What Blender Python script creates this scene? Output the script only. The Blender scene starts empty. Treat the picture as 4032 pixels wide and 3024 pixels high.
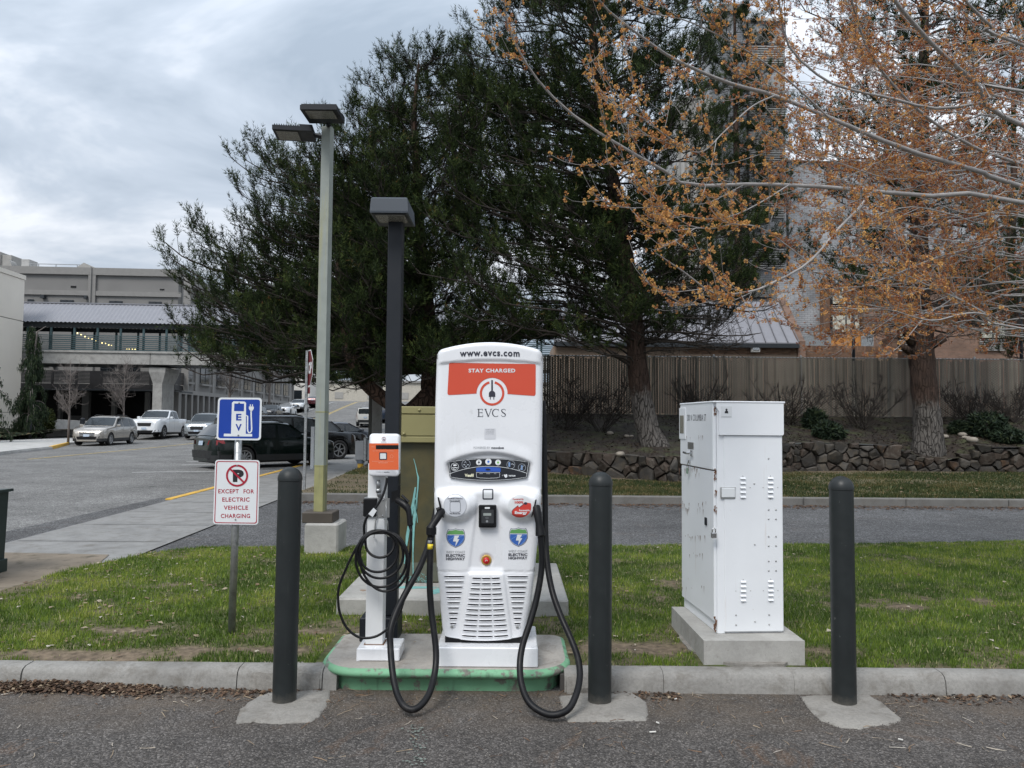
import bpy, math, random
import numpy as np
from mathutils import Vector, Matrix
R = math.radians
rnd = random.Random(7)
nr = np.random.RandomState(11)
sc = bpy.context.scene
COL = sc.collection

# ------------------------------------------------------------------ camera
CAM_H, FPX, PITCH, ROLL = 1.6, 3028.0, math.atan(144 / 3028.0), 0.0085
cam_d = bpy.data.cameras.new('camera')
cam_d.sensor_width = 36.0
cam_d.lens = FPX / 4032.0 * 36.0
cam_d.clip_start = 0.05
cam_d.clip_end = 3000
cam = bpy.data.objects.new('camera', cam_d)
CM = Matrix.Rotation(R(90) + PITCH, 4, 'X') @ Matrix.Rotation(ROLL, 4, 'Z')
cam.matrix_world = Matrix.Translation((0, 0, CAM_H)) @ CM
COL.objects.link(cam)
sc.camera = cam

# ------------------------------------------------------------------ sky and sun (overcast spring day)
SUN_EL, SUN_AZ = R(52), R(205)
w = bpy.data.worlds.new('World'); sc.world = w; w.use_nodes = True
nt = w.node_tree; nt.nodes.clear()
def N(t, **k):
    n = nt.nodes.new(t)
    for a, b in k.items(): setattr(n, a, b)
    return n
out = N('ShaderNodeOutputWorld'); bg = N('ShaderNodeBackground')
tc = N('ShaderNodeTexCoord')
sky = N('ShaderNodeTexSky', sky_type='NISHITA', sun_disc=False, sun_elevation=SUN_EL, sun_rotation=SUN_AZ)
# cloud layer: noise on the view direction projected onto a flat cloud deck, so it thins to bands near the horizon
sep = N('ShaderNodeSeparateXYZ'); nt.links.new(tc.outputs['Generated'], sep.inputs[0])
def math_n(op, a, b=None, c=None, clamp=False):
    m = N('ShaderNodeMath', operation=op); m.use_clamp = clamp
    for i, v in enumerate((a, b, c)):
        if v is None: continue
        if isinstance(v, (int, float)): m.inputs[i].default_value = v
        else: nt.links.new(v, m.inputs[i])
    return m.outputs[0]
zc = math_n('MAXIMUM', math_n('ABSOLUTE', sep.outputs[2]), 0.0)
den = math_n('ADD', zc, 0.30)
cx = math_n('DIVIDE', sep.outputs[0], den); cy = math_n('DIVIDE', sep.outputs[1], den)
comb = N('ShaderNodeCombineXYZ'); nt.links.new(cx, comb.inputs[0]); nt.links.new(cy, comb.inputs[1])
n1 = N('ShaderNodeTexNoise'); n1.inputs['Scale'].default_value = 1.7; n1.inputs['Detail'].default_value = 6; n1.inputs['Roughness'].default_value = 0.56; n1.inputs['Distortion'].default_value = 0.55
mp = N('ShaderNodeMapping'); mp.inputs['Location'].default_value = (3.3, 1.7, 0); mp.inputs['Scale'].default_value = (0.75, 0.9, 1); mp.inputs['Rotation'].default_value = (0, 0, 0.35)
nt.links.new(comb.outputs[0], mp.inputs[0]); nt.links.new(mp.outputs[0], n1.inputs['Vector'])
ramp = N('ShaderNodeValToRGB')
ramp.color_ramp.elements[0].position = 0.38; ramp.color_ramp.elements[0].color = (0.28, 0.335, 0.405, 1)
ramp.color_ramp.elements[1].position = 0.61; ramp.color_ramp.elements[1].color = (0.68, 0.71, 0.76, 1)
e = ramp.color_ramp.elements.new(0.5); e.color = (0.42, 0.475, 0.55, 1)
nt.links.new(n1.outputs[0], ramp.inputs[0])
# brightness of an overcast dome grows towards the zenith
gain = math_n('ADD', math_n('MULTIPLY', zc, 1.05), 0.73)
vm = N('ShaderNodeVectorMath', operation='SCALE'); nt.links.new(ramp.outputs[0], vm.inputs[0]); nt.links.new(gain, vm.inputs['Scale'])
sv = N('ShaderNodeVectorMath', operation='SCALE'); nt.links.new(sky.outputs[0], sv.inputs[0]); sv.inputs['Scale'].default_value = 0.05
mx = N('ShaderNodeMix', data_type='RGBA'); mx.inputs[0].default_value = 0.93
nt.links.new(sv.outputs[0], mx.inputs[6]); nt.links.new(vm.outputs[0], mx.inputs[7])
nt.links.new(mx.outputs[2], bg.inputs[0]); bg.inputs[1].default_value = 1.0
nt.links.new(bg.outputs[0], out.inputs[0])

sun_d = bpy.data.lights.new('sun', 'SUN'); sun_d.energy = 1.5; sun_d.angle = R(22); sun_d.color = (1, 0.965, 0.92)
sun = bpy.data.objects.new('sun', sun_d); COL.objects.link(sun)
sd = Vector((math.sin(SUN_AZ) * math.cos(SUN_EL), math.cos(SUN_AZ) * math.cos(SUN_EL), math.sin(SUN_EL)))
sun.rotation_euler = sd.to_track_quat('Z', 'Y').to_euler()
sun.location = (0, 0, 30)
sc.view_settings.view_transform = 'Standard'; sc.view_settings.look = 'None'
sc.view_settings.exposure = 0.62; sc.view_settings.gamma = 1.0; sc.view_settings.use_curve_mapping = False
sc.cycles.max_bounces = 6; sc.cycles.transparent_max_bounces = 12

# ------------------------------------------------------------------ photo measurements -> real positions
CM3 = CM.to_3x3()
def ray(x, y):
    return CM3 @ Vector(((x - 2016) / FPX, -(y - 1512) / FPX, -1.0))
def at(x, y, Y):                      # point seen at photo pixel (x, y) on the plane Y = const
    d = ray(x, y); t = Y / d.y
    return Vector((d.x * t, Y, CAM_H + d.z * t))
def G(x, y, z=0.0):                   # the same on a level plane
    d = ray(x, y); t = (z - CAM_H) / d.z
    return Vector((d.x * t, d.y * t, z))
# street frame: x = to the right of the centre line, y = along the street
SO = Vector((-18.6, 38.7, 0)); SA = R(4.16)
SU = Vector((-math.sin(SA), math.cos(SA), 0)); SV = Vector((math.cos(SA), math.sin(SA), 0))
def ST(r, s, z=0.0):
    p = SO + SU * s + SV * r; p.z = z; return p
def Ss(x, y, s):                      # pixel on the cross-street plane s = const -> local (r, s, z)
    d = ray(x, y); o = Vector((0, 0, CAM_H))
    t = (s - (o - SO).dot(SU)) / d.dot(SU)
    p = o + d * t
    return Vector(((p - SO).dot(SV), s, p.z))
def Sr(x, y, r):                      # pixel on the plane r = const -> local
    d = ray(x, y); o = Vector((0, 0, CAM_H))
    t = (r - (o - SO).dot(SV)) / d.dot(SV)
    p = o + d * t
    return Vector((r, (p - SO).dot(SU), p.z))
_sy = [-50, 40, 51, 62, 75, 93.6, 108, 122, 134, 150, 400]
_sz = [0, 0, .08, .42, .98, 2.05, 3.25, 4.3, 4.75, 4.6, 4.0]
def hz(y):                            # height of the street along its length
    return float(np.interp(y, _sy, _sz))

# ------------------------------------------------------------------ scene helpers
def thing(name, label, cat, loc=(0, 0, 0), rz=0.0, group=None, kind=None):
    o = bpy.data.objects.new(name, None); COL.objects.link(o)
    o.empty_display_size = 0.1
    o.location = loc; o.rotation_euler = (0, 0, rz)
    if kind: o['kind'] = kind
    else: o['label'] = label; o['category'] = cat
    if kind and label: o['label'] = label
    if group: o['group'] = group
    return o
def tag(o, label=None, cat=None, group=None, kind=None):
    if label: o['label'] = label
    if cat: o['category'] = cat
    if group: o['group'] = group
    if kind: o['kind'] = kind
    return o
def root_inv(o):
    m = Matrix.Identity(4)
    while o is not None:
        m = o.matrix_basis @ m; o = o.parent
    return m.inverted()
def dup(root, loc=None, rz=None, label=None):
    def cp(o, par):
        c = o.copy(); COL.objects.link(c)
        if par is not None: c.parent = par
        for ch in KIDS.get(o.name, []): KIDS.setdefault(c.name, []).append(cp(ch, c))
        return c
    r = cp(root, None)
    if loc is not None: r.location = loc
    if rz is not None: r.rotation_euler = (0, 0, rz)
    if label: r['label'] = label
    return r
KIDS = {}
def link(name, me, parent=None, loc=None):
    o = bpy.data.objects.new(name, me); COL.objects.link(o)
    if parent is not None:
        o.parent = parent; KIDS.setdefault(parent.name, []).append(o)
    if loc is not None: o.location = loc
    return o

class MB:
    """collects polygons; build() links them as one mesh object"""
    def __init__(s): s.v = []; s.f = []; s.m = []; s.mats = []; s.cur = 0; s.X = None
    def use(s, m):
        if m not in s.mats: s.mats.append(m)
        s.cur = s.mats.index(m); return s
    def add(s, vs, fs):
        b = len(s.v)
        if s.X is not None: vs = [s.X @ Vector(p) for p in vs]
        s.v += [tuple(p) for p in vs]
        s.f += [tuple(b + i for i in f) for f in fs]
        s.m += [s.cur] * len(fs); return s
    def box(s, x0, x1, y0, y1, z0, z1, b=0.0):
        if x0 > x1: x0, x1 = x1, x0
        if y0 > y1: y0, y1 = y1, y0
        if z0 > z1: z0, z1 = z1, z0
        b = min(b, (x1-x0)*.49, (y1-y0)*.49, (z1-z0)*.49)
        if b <= 0:
            vs = [(x, y, z) for z in (z0, z1) for y in (y0, y1) for x in (x0, x1)]
            return s.add(vs, [(0,2,3,1),(4,5,7,6),(0,1,5,4),(2,6,7,3),(0,4,6,2),(1,3,7,5)])
        vs = []; idx = {}
        for i, x in enumerate((x0, x1)):
            for j, y in enumerate((y0, y1)):
                for k, z in enumerate((z0, z1)):
                    sx, sy, sz = (1,-1)[i]*b, (1,-1)[j]*b, (1,-1)[k]*b
                    idx[i,j,k,0] = len(vs); vs.append((x, y+sy, z+sz))
                    idx[i,j,k,1] = len(vs); vs.append((x+sx, y, z+sz))
                    idx[i,j,k,2] = len(vs); vs.append((x+sx, y+sy, z))
        F = []
        q = lambda a,b_,c,d: F.append((idx[a],idx[b_],idx[c],idx[d]))
        for i in (0,1):
            l = [(i,0,0,0),(i,0,1,0),(i,1,1,0),(i,1,0,0)]; q(*(l if i == 0 else l[::-1]))
            l = [(0,i,0,1),(1,i,0,1),(1,i,1,1),(0,i,1,1)]; q(*(l if i == 0 else l[::-1]))
            l = [(0,0,i,2),(0,1,i,2),(1,1,i,2),(1,0,i,2)]; q(*(l if i == 0 else l[::-1]))
        for i in (0,1):
            for j in (0,1):
                q((i,j,0,0),(i,j,1,0),(i,j,1,1),(i,j,0,1))
                q((i,0,j,0),(i,1,j,0),(i,1,j,2),(i,0,j,2))
                q((0,i,j,1),(1,i,j,1),(1,i,j,2),(0,i,j,2))
                for k in (0,1): F.append((idx[i,j,k,0],idx[i,j,k,1],idx[i,j,k,2]))
        return s.add(vs, F)
    def prism(s, poly, a0, a1, axis='z', cap=True):
        """poly: 2D points; extruded along axis from a0 to a1. axis z: (x,y); y: (x,z); x: (y,z)"""
        def P(p, a):
            return (p[0], p[1], a) if axis == 'z' else ((p[0], a, p[1]) if axis == 'y' else (a, p[0], p[1]))
        n = len(poly)
        vs = [P(p, a0) for p in poly] + [P(p, a1) for p in poly]
        fs = [(i, (i+1) % n, n + (i+1) % n, n + i) for i in range(n)]
        if cap: fs += [tuple(range(n))[::-1], tuple(range(n, 2*n))]
        return s.add(vs, fs)
    def loft(s, rings, close=True, caps=True):
        n = len(rings[0]); vs = [p for r in rings for p in r]; fs = []
        for k in range(len(rings)-1):
            for i in range(n if close else n-1):
                a, b = k*n+i, k*n+(i+1) % n
                fs.append((a, b, b+n, a+n))
        if caps and close:
            fs.append(tuple(range(n))[::-1]); fs.append(tuple(range((len(rings)-1)*n, len(rings)*n)))
        return s.add(vs, fs)
    def tube(s, pts, r, n=8, caps=True, r1=None):
        pts = [Vector(p) for p in pts]; k = len(pts)
        rs = r if isinstance(r, (list, tuple)) else [r + ((r1 if r1 is not None else r) - r) * i / max(1, k-1) for i in range(k)]
        rings = []; up = None
        for i, p in enumerate(pts):
            d = (pts[min(i+1, k-1)] - pts[max(i-1, 0)])
            if d.length < 1e-9: d = Vector((0,0,1))
            d.normalize()
            if up is None:
                up = Vector((0,0,1)) if abs(d.z) < .9 else Vector((1,0,0))
                up = (up - d * up.dot(d)).normalized()
            else:
                up = up - d * up.dot(d)
                up = up.normalized() if up.length > 1e-6 else d.orthogonal().normalized()
            sd_ = d.cross(up)
            rings.append([p + (up * math.cos(2*math.pi*j/n) + sd_ * math.sin(2*math.pi*j/n)) * rs[i] for j in range(n)])
        return s.loft(rings, True, caps)
    def lathe(s, prof, n=24, c=(0,0,0), axis='z', caps=True):
        rings = []
        for r_, h in prof:
            ring = []
            for j in range(n):
                a = 2*math.pi*j/n
                u, v = r_*math.cos(a), r_*math.sin(a)
                p = (u, v, h) if axis == 'z' else ((u, h, v) if axis == 'y' else (h, u, v))
                ring.append((c[0]+p[0], c[1]+p[1], c[2]+p[2]))
            rings.append(ring)
        return s.loft(rings, True, caps)
    def quad(s, a, b, c, d): return s.add([a, b, c, d], [(0,1,2,3)])
    def poly(s, pts): return s.add(pts, [tuple(range(len(pts)))])
    def build(s, name, mat_=None, parent=None, smooth=False, world=False, angle=None, loc=None, mesh_only=False):
        me = bpy.data.meshes.new(name)
        vs = s.v
        if world and parent is not None:
            inv = root_inv(parent); vs = [tuple(inv @ Vector(p)) for p in vs]
        me.from_pydata(vs, [], s.f)
        mats = s.mats if s.mats else []
        if mat_ is not None and not mats: mats = [mat_]
        for m in mats: me.materials.append(m)
        if len(mats) > 1: me.polygons.foreach_set('material_index', s.m)
        if smooth or angle is not None:
            me.polygons.foreach_set('use_smooth', [True]*len(me.polygons))
            if angle is not None:
                me.set_sharp_from_angle(angle=R(angle))
        me.update()
        if mesh_only: return me
        return link(name, me, parent, loc)

def arr_mesh(name, V, T, mat_, parent=None, tint=None, smooth=False, world=False):
    """numpy vertex (n,3) and triangle (m,3) arrays -> one mesh object; tint = per-vertex value 0..1"""
    V = np.asarray(V, dtype=np.float32); T = np.asarray(T, dtype=np.int32)
    if world and parent is not None:
        inv = np.array(root_inv(parent)); V = V @ inv[:3,:3].T.astype(np.float32) + inv[:3,3].astype(np.float32)
    me = bpy.data.meshes.new(name)
    me.vertices.add(len(V)); me.vertices.foreach_set('co', V.ravel())
    k = T.shape[1]
    me.loops.add(T.size); me.loops.foreach_set('vertex_index', T.ravel())
    me.polygons.add(len(T))
    me.polygons.foreach_set('loop_start', np.arange(0, T.size, k, dtype=np.int32))
    me.polygons.foreach_set('loop_total', np.full(len(T), k, dtype=np.int32))
    if smooth: me.polygons.foreach_set('use_smooth', np.ones(len(T), dtype=bool))
    if tint is not None:
        a = me.attributes.new('tint', 'FLOAT', 'POINT'); a.data.foreach_set('value', np.asarray(tint, dtype=np.float32))
    me.materials.append(mat_); me.update(calc_edges=True)
    return link(name, me, parent)

# ------------------------------------------------------------------ materials
MATS = {}
def _mix(t, fac, a, b, blend='MIX'):
    m = t.nodes.new('ShaderNodeMix'); m.data_type = 'RGBA'; m.blend_type = blend
    for i, v in ((0, fac), (6, a), (7, b)):
        if hasattr(v, 'is_linked') or hasattr(v, 'links'): t.links.new(v, m.inputs[i])
        elif isinstance(v, (int, float)): m.inputs[i].default_value = v
        else: m.inputs[i].default_value = (*v[:3], 1)
    return m.outputs[2]
def _noise(t, vec, scale, detail=4, rough=.55, dist=0.0, sc3=None):
    n = t.nodes.new('ShaderNodeTexNoise'); n.inputs['Scale'].default_value = scale
    n.inputs['Detail'].default_value = detail; n.inputs['Roughness'].default_value = rough; n.inputs['Distortion'].default_value = dist
    if sc3:
        mpn = t.nodes.new('ShaderNodeMapping'); mpn.inputs['Scale'].default_value = sc3
        t.links.new(vec, mpn.inputs[0]); vec = mpn.outputs[0]
    t.links.new(vec, n.inputs['Vector']); return n.outputs[0]
def _ramp(t, fac, stops):
    r = t.nodes.new('ShaderNodeValToRGB'); el = r.color_ramp.elements
    while len(el) < len(stops): el.new(.5)
    for e_, (p, c) in zip(el, stops):
        e_.position = p; e_.color = (*(c if isinstance(c, (tuple, list)) else (c, c, c)), 1)
    t.links.new(fac, r.inputs[0]); return r.outputs[0]
def base_mat(name):
    m = bpy.data.materials.new(name); m.use_nodes = True; t = m.node_tree
    b = t.nodes['Principled BSDF']; c = t.nodes.new('ShaderNodeTexCoord')
    return m, t, b, c.outputs['Object']
def bump(t, b, h, strength, dist=.01):
    n = t.nodes.new('ShaderNodeBump'); n.inputs['Strength'].default_value = strength; n.inputs['Distance'].default_value = dist
    t.links.new(h, n.inputs['Height'])
    if b.inputs['Normal'].links: t.links.new(b.inputs['Normal'].links[0].from_socket, n.inputs['Normal'])
    t.links.new(n.outputs[0], b.inputs['Normal'])
def mat(name, col, rough=.6, metal=0.0, var=.12, vs=3.0, col2=None, c2s=6.0, c2t=.6, c2w=.08, bs=0, bst=.2, bd=.004, spec=.5, coat=0, streak=None, alpha=None, trans=0):
    """plain painted/solid surface: slow tone variation, optional second colour in patches (dirt, rust), optional vertical streaks, fine relief"""
    if name in MATS: return MATS[name]
    m, t, b, oc = base_mat(name)
    n = _noise(t, oc, vs, 5)
    lo = tuple(max(0, c*(1-var)) for c in col); hi = tuple(min(1, c*(1+var)) for c in col)
    c = _ramp(t, n, [(.3, lo), (.7, hi)])
    if col2 is not None:
        f = _ramp(t, _noise(t, oc, c2s, 8, .65), [(c2t-c2w, 0.0), (c2t+c2w, 1.0)])
        c = _mix(t, f, c, col2)
    if streak is not None:
        f = _ramp(t, _noise(t, oc, 1.0, 5, .6, 0, (streak[1], streak[1], streak[1]*.06)), [(streak[2], 0.0), (streak[2]+.15, 1.0)])
        sm = t.nodes.new('ShaderNodeMath'); sm.operation = 'MULTIPLY'; sm.inputs[1].default_value = streak[3]
        t.links.new(f, sm.inputs[0]); c = _mix(t, sm.outputs[0], c, streak[0])
    t.links.new(c, b.inputs['Base Color'])
    rr = _ramp(t, _noise(t, oc, vs*4, 4), [(.3, max(.03, rough-.08)), (.7, min(1, rough+.08))])
    t.links.new(rr, b.inputs['Roughness'])
    b.inputs['Metallic'].default_value = metal; b.inputs['Specular IOR Level'].default_value = spec
    b.inputs['Coat Weight'].default_value = coat; b.inputs['Coat Roughness'].default_value = .05
    if trans: b.inputs['Transmission Weight'].default_value = trans
    if bs: bump(t, b, _noise(t, oc, bs, 6, .6), bst, bd)
    MATS[name] = m; return m
def vary(m, amt=.35):
    """each piece (separate object) gets its own tone"""
    t = m.node_tree; b = t.nodes['Principled BSDF']; oi = t.nodes.new('ShaderNodeObjectInfo')
    l = b.inputs['Base Color'].links[0].from_socket
    c = _mix(t, 1.0, l, _ramp(t, oi.outputs['Random'], [(0, 1-amt), (1, 1.0)]), 'MULTIPLY'); t.links.new(c, b.inputs['Base Color'])
def emis(name, col, st):
    m = bpy.data.materials.new(name); m.use_nodes = True; b = m.node_tree.nodes['Principled BSDF']
    b.inputs['Base Color'].default_value = (*col, 1); b.inputs['Emission Color'].default_value = (*col, 1); b.inputs['Emission Strength'].default_value = st
    return m
def tint_mat(name, stops, rough=.7, bs=0, bst=.3, spec=.3, backlit=0.0, noise=0):
    m, t, b, oc = base_mat(name)
    a = t.nodes.new('ShaderNodeAttribute'); a.attribute_name = 'tint'
    c = _ramp(t, a.outputs['Fac'], stops)
    if noise: c = _mix(t, .5, c, _ramp(t, _noise(t, oc, noise, 5), [(.3, .0), (.7, 1.0)]), 'OVERLAY')
    t.links.new(c, b.inputs['Base Color']); b.inputs['Roughness'].default_value = rough; b.inputs['Specular IOR Level'].default_value = spec
    if bs: bump(t, b, _noise(t, oc, bs, 5), bst)
    if backlit:
        tr = t.nodes.new('ShaderNodeBsdfTranslucent'); t.links.new(c, tr.inputs[0])
        ms = t.nodes.new('ShaderNodeMixShader'); ms.inputs[0].default_value = backlit
        t.links.new(b.outputs[0], ms.inputs[1]); t.links.new(tr.outputs[0], ms.inputs[2])
        t.links.new(ms.outputs[0], t.nodes['Material Output'].inputs[0])
    return m
def asphalt(name, dark, light, agg=90, crack=True, needles=0.0):
    m, t, b, oc = base_mat(name)
    v = t.nodes.new('ShaderNodeTexVoronoi'); v.inputs['Scale'].default_value = agg; t.links.new(oc, v.inputs['Vector'])
    sepn = t.nodes.new('ShaderNodeSeparateColor'); t.links.new(v.outputs['Color'], sepn.inputs[0])
    c = _ramp(t, sepn.outputs[0], [(.0, tuple(x*.55 for x in dark)), (.55, dark), (.85, light), (.97, tuple(min(1, x*1.5) for x in light))])
    big = _ramp(t, _noise(t, oc, .55, 6, .6), [(.3, .62), (.7, 1.0)])
    c = _mix(t, 1.0, c, big, 'MULTIPLY')
    mid = _ramp(t, _noise(t, oc, 3.2, 7, .7), [(.35, .72), (.65, 1.0)])
    c = _mix(t, 1.0, c, mid, 'MULTIPLY')
    if crack:
        v2 = t.nodes.new('ShaderNodeTexVoronoi'); v2.feature = 'DISTANCE_TO_EDGE'; v2.inputs['Scale'].default_value = .45
        wv = t.nodes.new('ShaderNodeVectorMath'); wv.operation = 'ADD'
        nn = t.nodes.new('ShaderNodeTexNoise'); nn.inputs['Scale'].default_value = 2.2; nn.inputs['Detail'].default_value = 6; t.links.new(oc, nn.inputs['Vector'])
        t.links.new(oc, wv.inputs[0]); t.links.new(nn.outputs['Color'], wv.inputs[1]); t.links.new(wv.outputs[0], v2.inputs['Vector'])
        f = _ramp(t, v2.outputs[0], [(.0, 1.0), (.009, 0.0)])
        f2 = t.nodes.new('ShaderNodeMath'); f2.operation = 'MULTIPLY'; t.links.new(f, f2.inputs[0])
        t.links.new(_ramp(t, _noise(t, oc, .35, 3), [(.5, 0.0), (.62, .7)]), f2.inputs[1])
        c = _mix(t, f2.outputs[0], c, (.025, .025, .024))
    if needles:
        f = _ramp(t, _noise(t, oc, 1.3, 9, .75, 1.2), [(.56, 0.0), (.66, needles)])
        c = _mix(t, f, c, (.17, .095, .05))
    t.links.new(c, b.inputs['Base Color']); b.inputs['Roughness'].default_value = .92; b.inputs['Specular IOR Level'].default_value = .25
    h = t.nodes.new('ShaderNodeMath'); h.operation = 'MULTIPLY'; h.inputs[1].default_value = -1.0; t.links.new(v.outputs['Distance'], h.inputs[0])
    bump(t, b, h.outputs[0], .75, .006); bump(t, b, _noise(t, oc, agg*.28, 6, .7), .5, .012)
    return m
def concrete(name, col, stain=(.12,.105,.085), st=.35, pit=1.0, bst=.35):
    m, t, b, oc = base_mat(name)
    c = _ramp(t, _noise(t, oc, 2.3, 8, .65), [(.28, tuple(x*.7 for x in col)), (.52, col), (.75, tuple(min(1, x*1.18) for x in col))])
    c = _mix(t, _ramp(t, _noise(t, oc, 60, 4, .7), [(.35, .5*st), (.6, 0.0)]), c, tuple(x*.5 for x in col))
    c = _mix(t, _ramp(t, _noise(t, oc, 5.5, 9, .72, .4), [(.5, 0.0), (.68, st)]), c, stain)
    v = t.nodes.new('ShaderNodeTexVoronoi'); v.inputs['Scale'].default_value = 38; t.links.new(oc, v.inputs['Vector'])
    c = _mix(t, _ramp(t, v.outputs['Distance'], [(.05, .5*pit), (.13, 0.0)]), c, tuple(x*.35 for x in col))
    t.links.new(c, b.inputs['Base Color']); b.inputs['Roughness'].default_value = .9; b.inputs['Specular IOR Level'].default_value = .3
    bump(t, b, _noise(t, oc, 45, 8, .7), bst, .006); bump(t, b, _noise(t, oc, 7, 5, .6), bst*.8, .012)
    return m
def brickwall(name, c1, c2, mortar, scale=1.0):
    m, t, b, oc = base_mat(name); s_ = t.nodes.new('ShaderNodeSeparateXYZ'); t.links.new(oc, s_.inputs[0]); k = t.nodes.new('ShaderNodeCombineXYZ')
    ad = t.nodes.new('ShaderNodeMath'); t.links.new(s_.outputs[0], ad.inputs[0]); t.links.new(s_.outputs[1], ad.inputs[1]); t.links.new(ad.outputs[0], k.inputs[0]); t.links.new(s_.outputs[2], k.inputs[1])
    br = t.nodes.new('ShaderNodeTexBrick'); t.links.new(k.outputs[0], br.inputs['Vector'])
    for a, v in (('Scale', 1.0), ('Mortar Size', .008*scale), ('Brick Width', .212*scale), ('Row Height', .074*scale)): br.inputs[a].default_value = v
    for a, v in (('Color1', c1), ('Color2', c2), ('Mortar', mortar)): br.inputs[a].default_value = (*v, 1)
    c = _mix(t, .35, br.outputs[0], _ramp(t, _noise(t, oc, .7, 5), [(.3, .0), (.7, 1.0)]), 'OVERLAY'); t.links.new(c, b.inputs['Base Color']); b.inputs['Roughness'].default_value = .88; bump(t, b, br.outputs['Fac'], -.4, .01); return m
def text_mesh(body, bold=0.0, spacing=1.0, shear=0.0):
    cu = bpy.data.curves.new('lettering', 'FONT'); cu.body = body; cu.size = 1; cu.offset = bold; cu.space_character = spacing; cu.shear = shear
    cu.resolution_u = 3
    o = bpy.data.objects.new('lettering', cu); COL.objects.link(o)
    dg = bpy.context.evaluated_depsgraph_get()
    me = bpy.data.meshes.new_from_object(o.evaluated_get(dg), depsgraph=dg)
    bpy.data.objects.remove(o); bpy.data.curves.remove(cu)
    n = len(me.vertices); a = np.empty(n*3, dtype=np.float32); me.vertices.foreach_get('co', a); a = a.reshape(-1, 3)
    fs = [tuple(p.vertices) for p in me.polygons]; bpy.data.meshes.remove(me)
    return a[:, :2], fs
def text_on(name, body, bbox, fn, mat_, parent, bold=0.0, spacing=1.0, world=True, shear=0.0):
    """lettering fitted to a rectangle (u0, v0, u1, v1) of the surface map fn(u, v) -> 3D"""
    a, fs = text_mesh(body, bold, spacing, shear)
    lo, hi = a.min(0), a.max(0); q = (a-lo)/(hi-lo+1e-9)
    u0, v0, u1, v1 = bbox
    b = MB(); b.add([fn(u0+(u1-u0)*p[0], v0+(v1-v0)*p[1]) for p in q], fs)
    return b.build(name, mat_, parent, world=world)
# ------------------------------------------------------------------ shared materials
M = {}
M['lot'] = asphalt('lot_asphalt', (.112,.103,.096), (.178,.164,.153), 115, crack=False, needles=.5)
def gutter_dirt(m):
    t = m.node_tree; b = t.nodes['Principled BSDF']; oc = [n for n in t.nodes if n.type == 'TEX_COORD'][0].outputs['Object']
    sp_ = t.nodes.new('ShaderNodeSeparateXYZ'); t.links.new(oc, sp_.inputs[0]); mr = t.nodes.new('ShaderNodeMapRange'); t.links.new(sp_.outputs[1], mr.inputs[0]); mr.inputs[1].default_value = 3.9; mr.inputs[2].default_value = 4.55
    n = _ramp(t, _noise(t, oc, 2.6, 8, .7), [(.38, .15), (.6, 1.0)]); mu = t.nodes.new('ShaderNodeMath'); mu.operation = 'MULTIPLY'; t.links.new(mr.outputs[0], mu.inputs[0]); t.links.new(n, mu.inputs[1])
    l = b.inputs['Base Color'].links[0].from_socket; t.links.new(_mix(t, mu.outputs[0], l, _mix(t, _noise(t, oc, 60, 5, .7), (.07,.052,.038), (.19,.155,.12))), b.inputs['Base Color'])
gutter_dirt(M['lot'])
M['street'] = asphalt('street_asphalt', (.235,.232,.225), (.32,.317,.308), 60, crack=True)
M['aisle'] = asphalt('aisle_asphalt', (.13,.13,.132), (.20,.20,.202), 70, crack=True, needles=.12)
M['kerb'] = concrete('kerb_concrete', (.29,.28,.26), st=.7, bst=.6)
M['walk'] = concrete('sidewalk_concrete', (.255,.253,.245), st=.5)
M['walkl'] = concrete('pale_sidewalk_concrete', (.46,.455,.44), st=.15)
M['pad'] = concrete('pad_concrete', (.40,.39,.365), st=.3)
M['patch'] = concrete('patch_concrete', (.29,.275,.25), st=.75, bst=1.0)
M['island'] = concrete('island_concrete', (.38,.355,.32), stain=(.14,.11,.085), st=.5)
M['beam'] = concrete('bridge_concrete', (.36,.355,.34), st=.2)
M['greenpaint'] = mat('green_kerb_paint', (.165,.37,.215), .65, var=.25, vs=4, col2=(.17,.165,.14), c2s=13, c2t=.56, c2w=.03, streak=((.05,.055,.045), 14, .55, .7), bs=30, bst=.3)
M['white'] = mat('white_gloss_shell', (.80,.81,.83), .26, var=.05, vs=2, coat=.35, streak=((.5,.48,.44), 20, .62, .22), col2=(.62,.62,.62), c2s=14, c2t=.72)
M['whitecab'] = mat('white_cabinet_paint', (.80,.82,.84), .4, var=.04, vs=2.0, col2=(.55,.5,.42), c2s=24, c2t=.72, c2w=.03, streak=((.42,.27,.16), 26, .66, .45), bs=60, bst=.06)
M['whitepost'] = mat('white_post_paint', (.70,.71,.71), .45, var=.06, vs=4, streak=((.4,.38,.34), 18, .6, .35))
M['bollard'] = mat('bollard_plastic', (.019,.0225,.023), .45, spec=.35, var=.12, vs=5, col2=(.085,.085,.082), c2s=24, c2t=.69, c2w=.03, bs=120, bst=.12, streak=((.09,.09,.085), 22, .62, .35))
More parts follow.
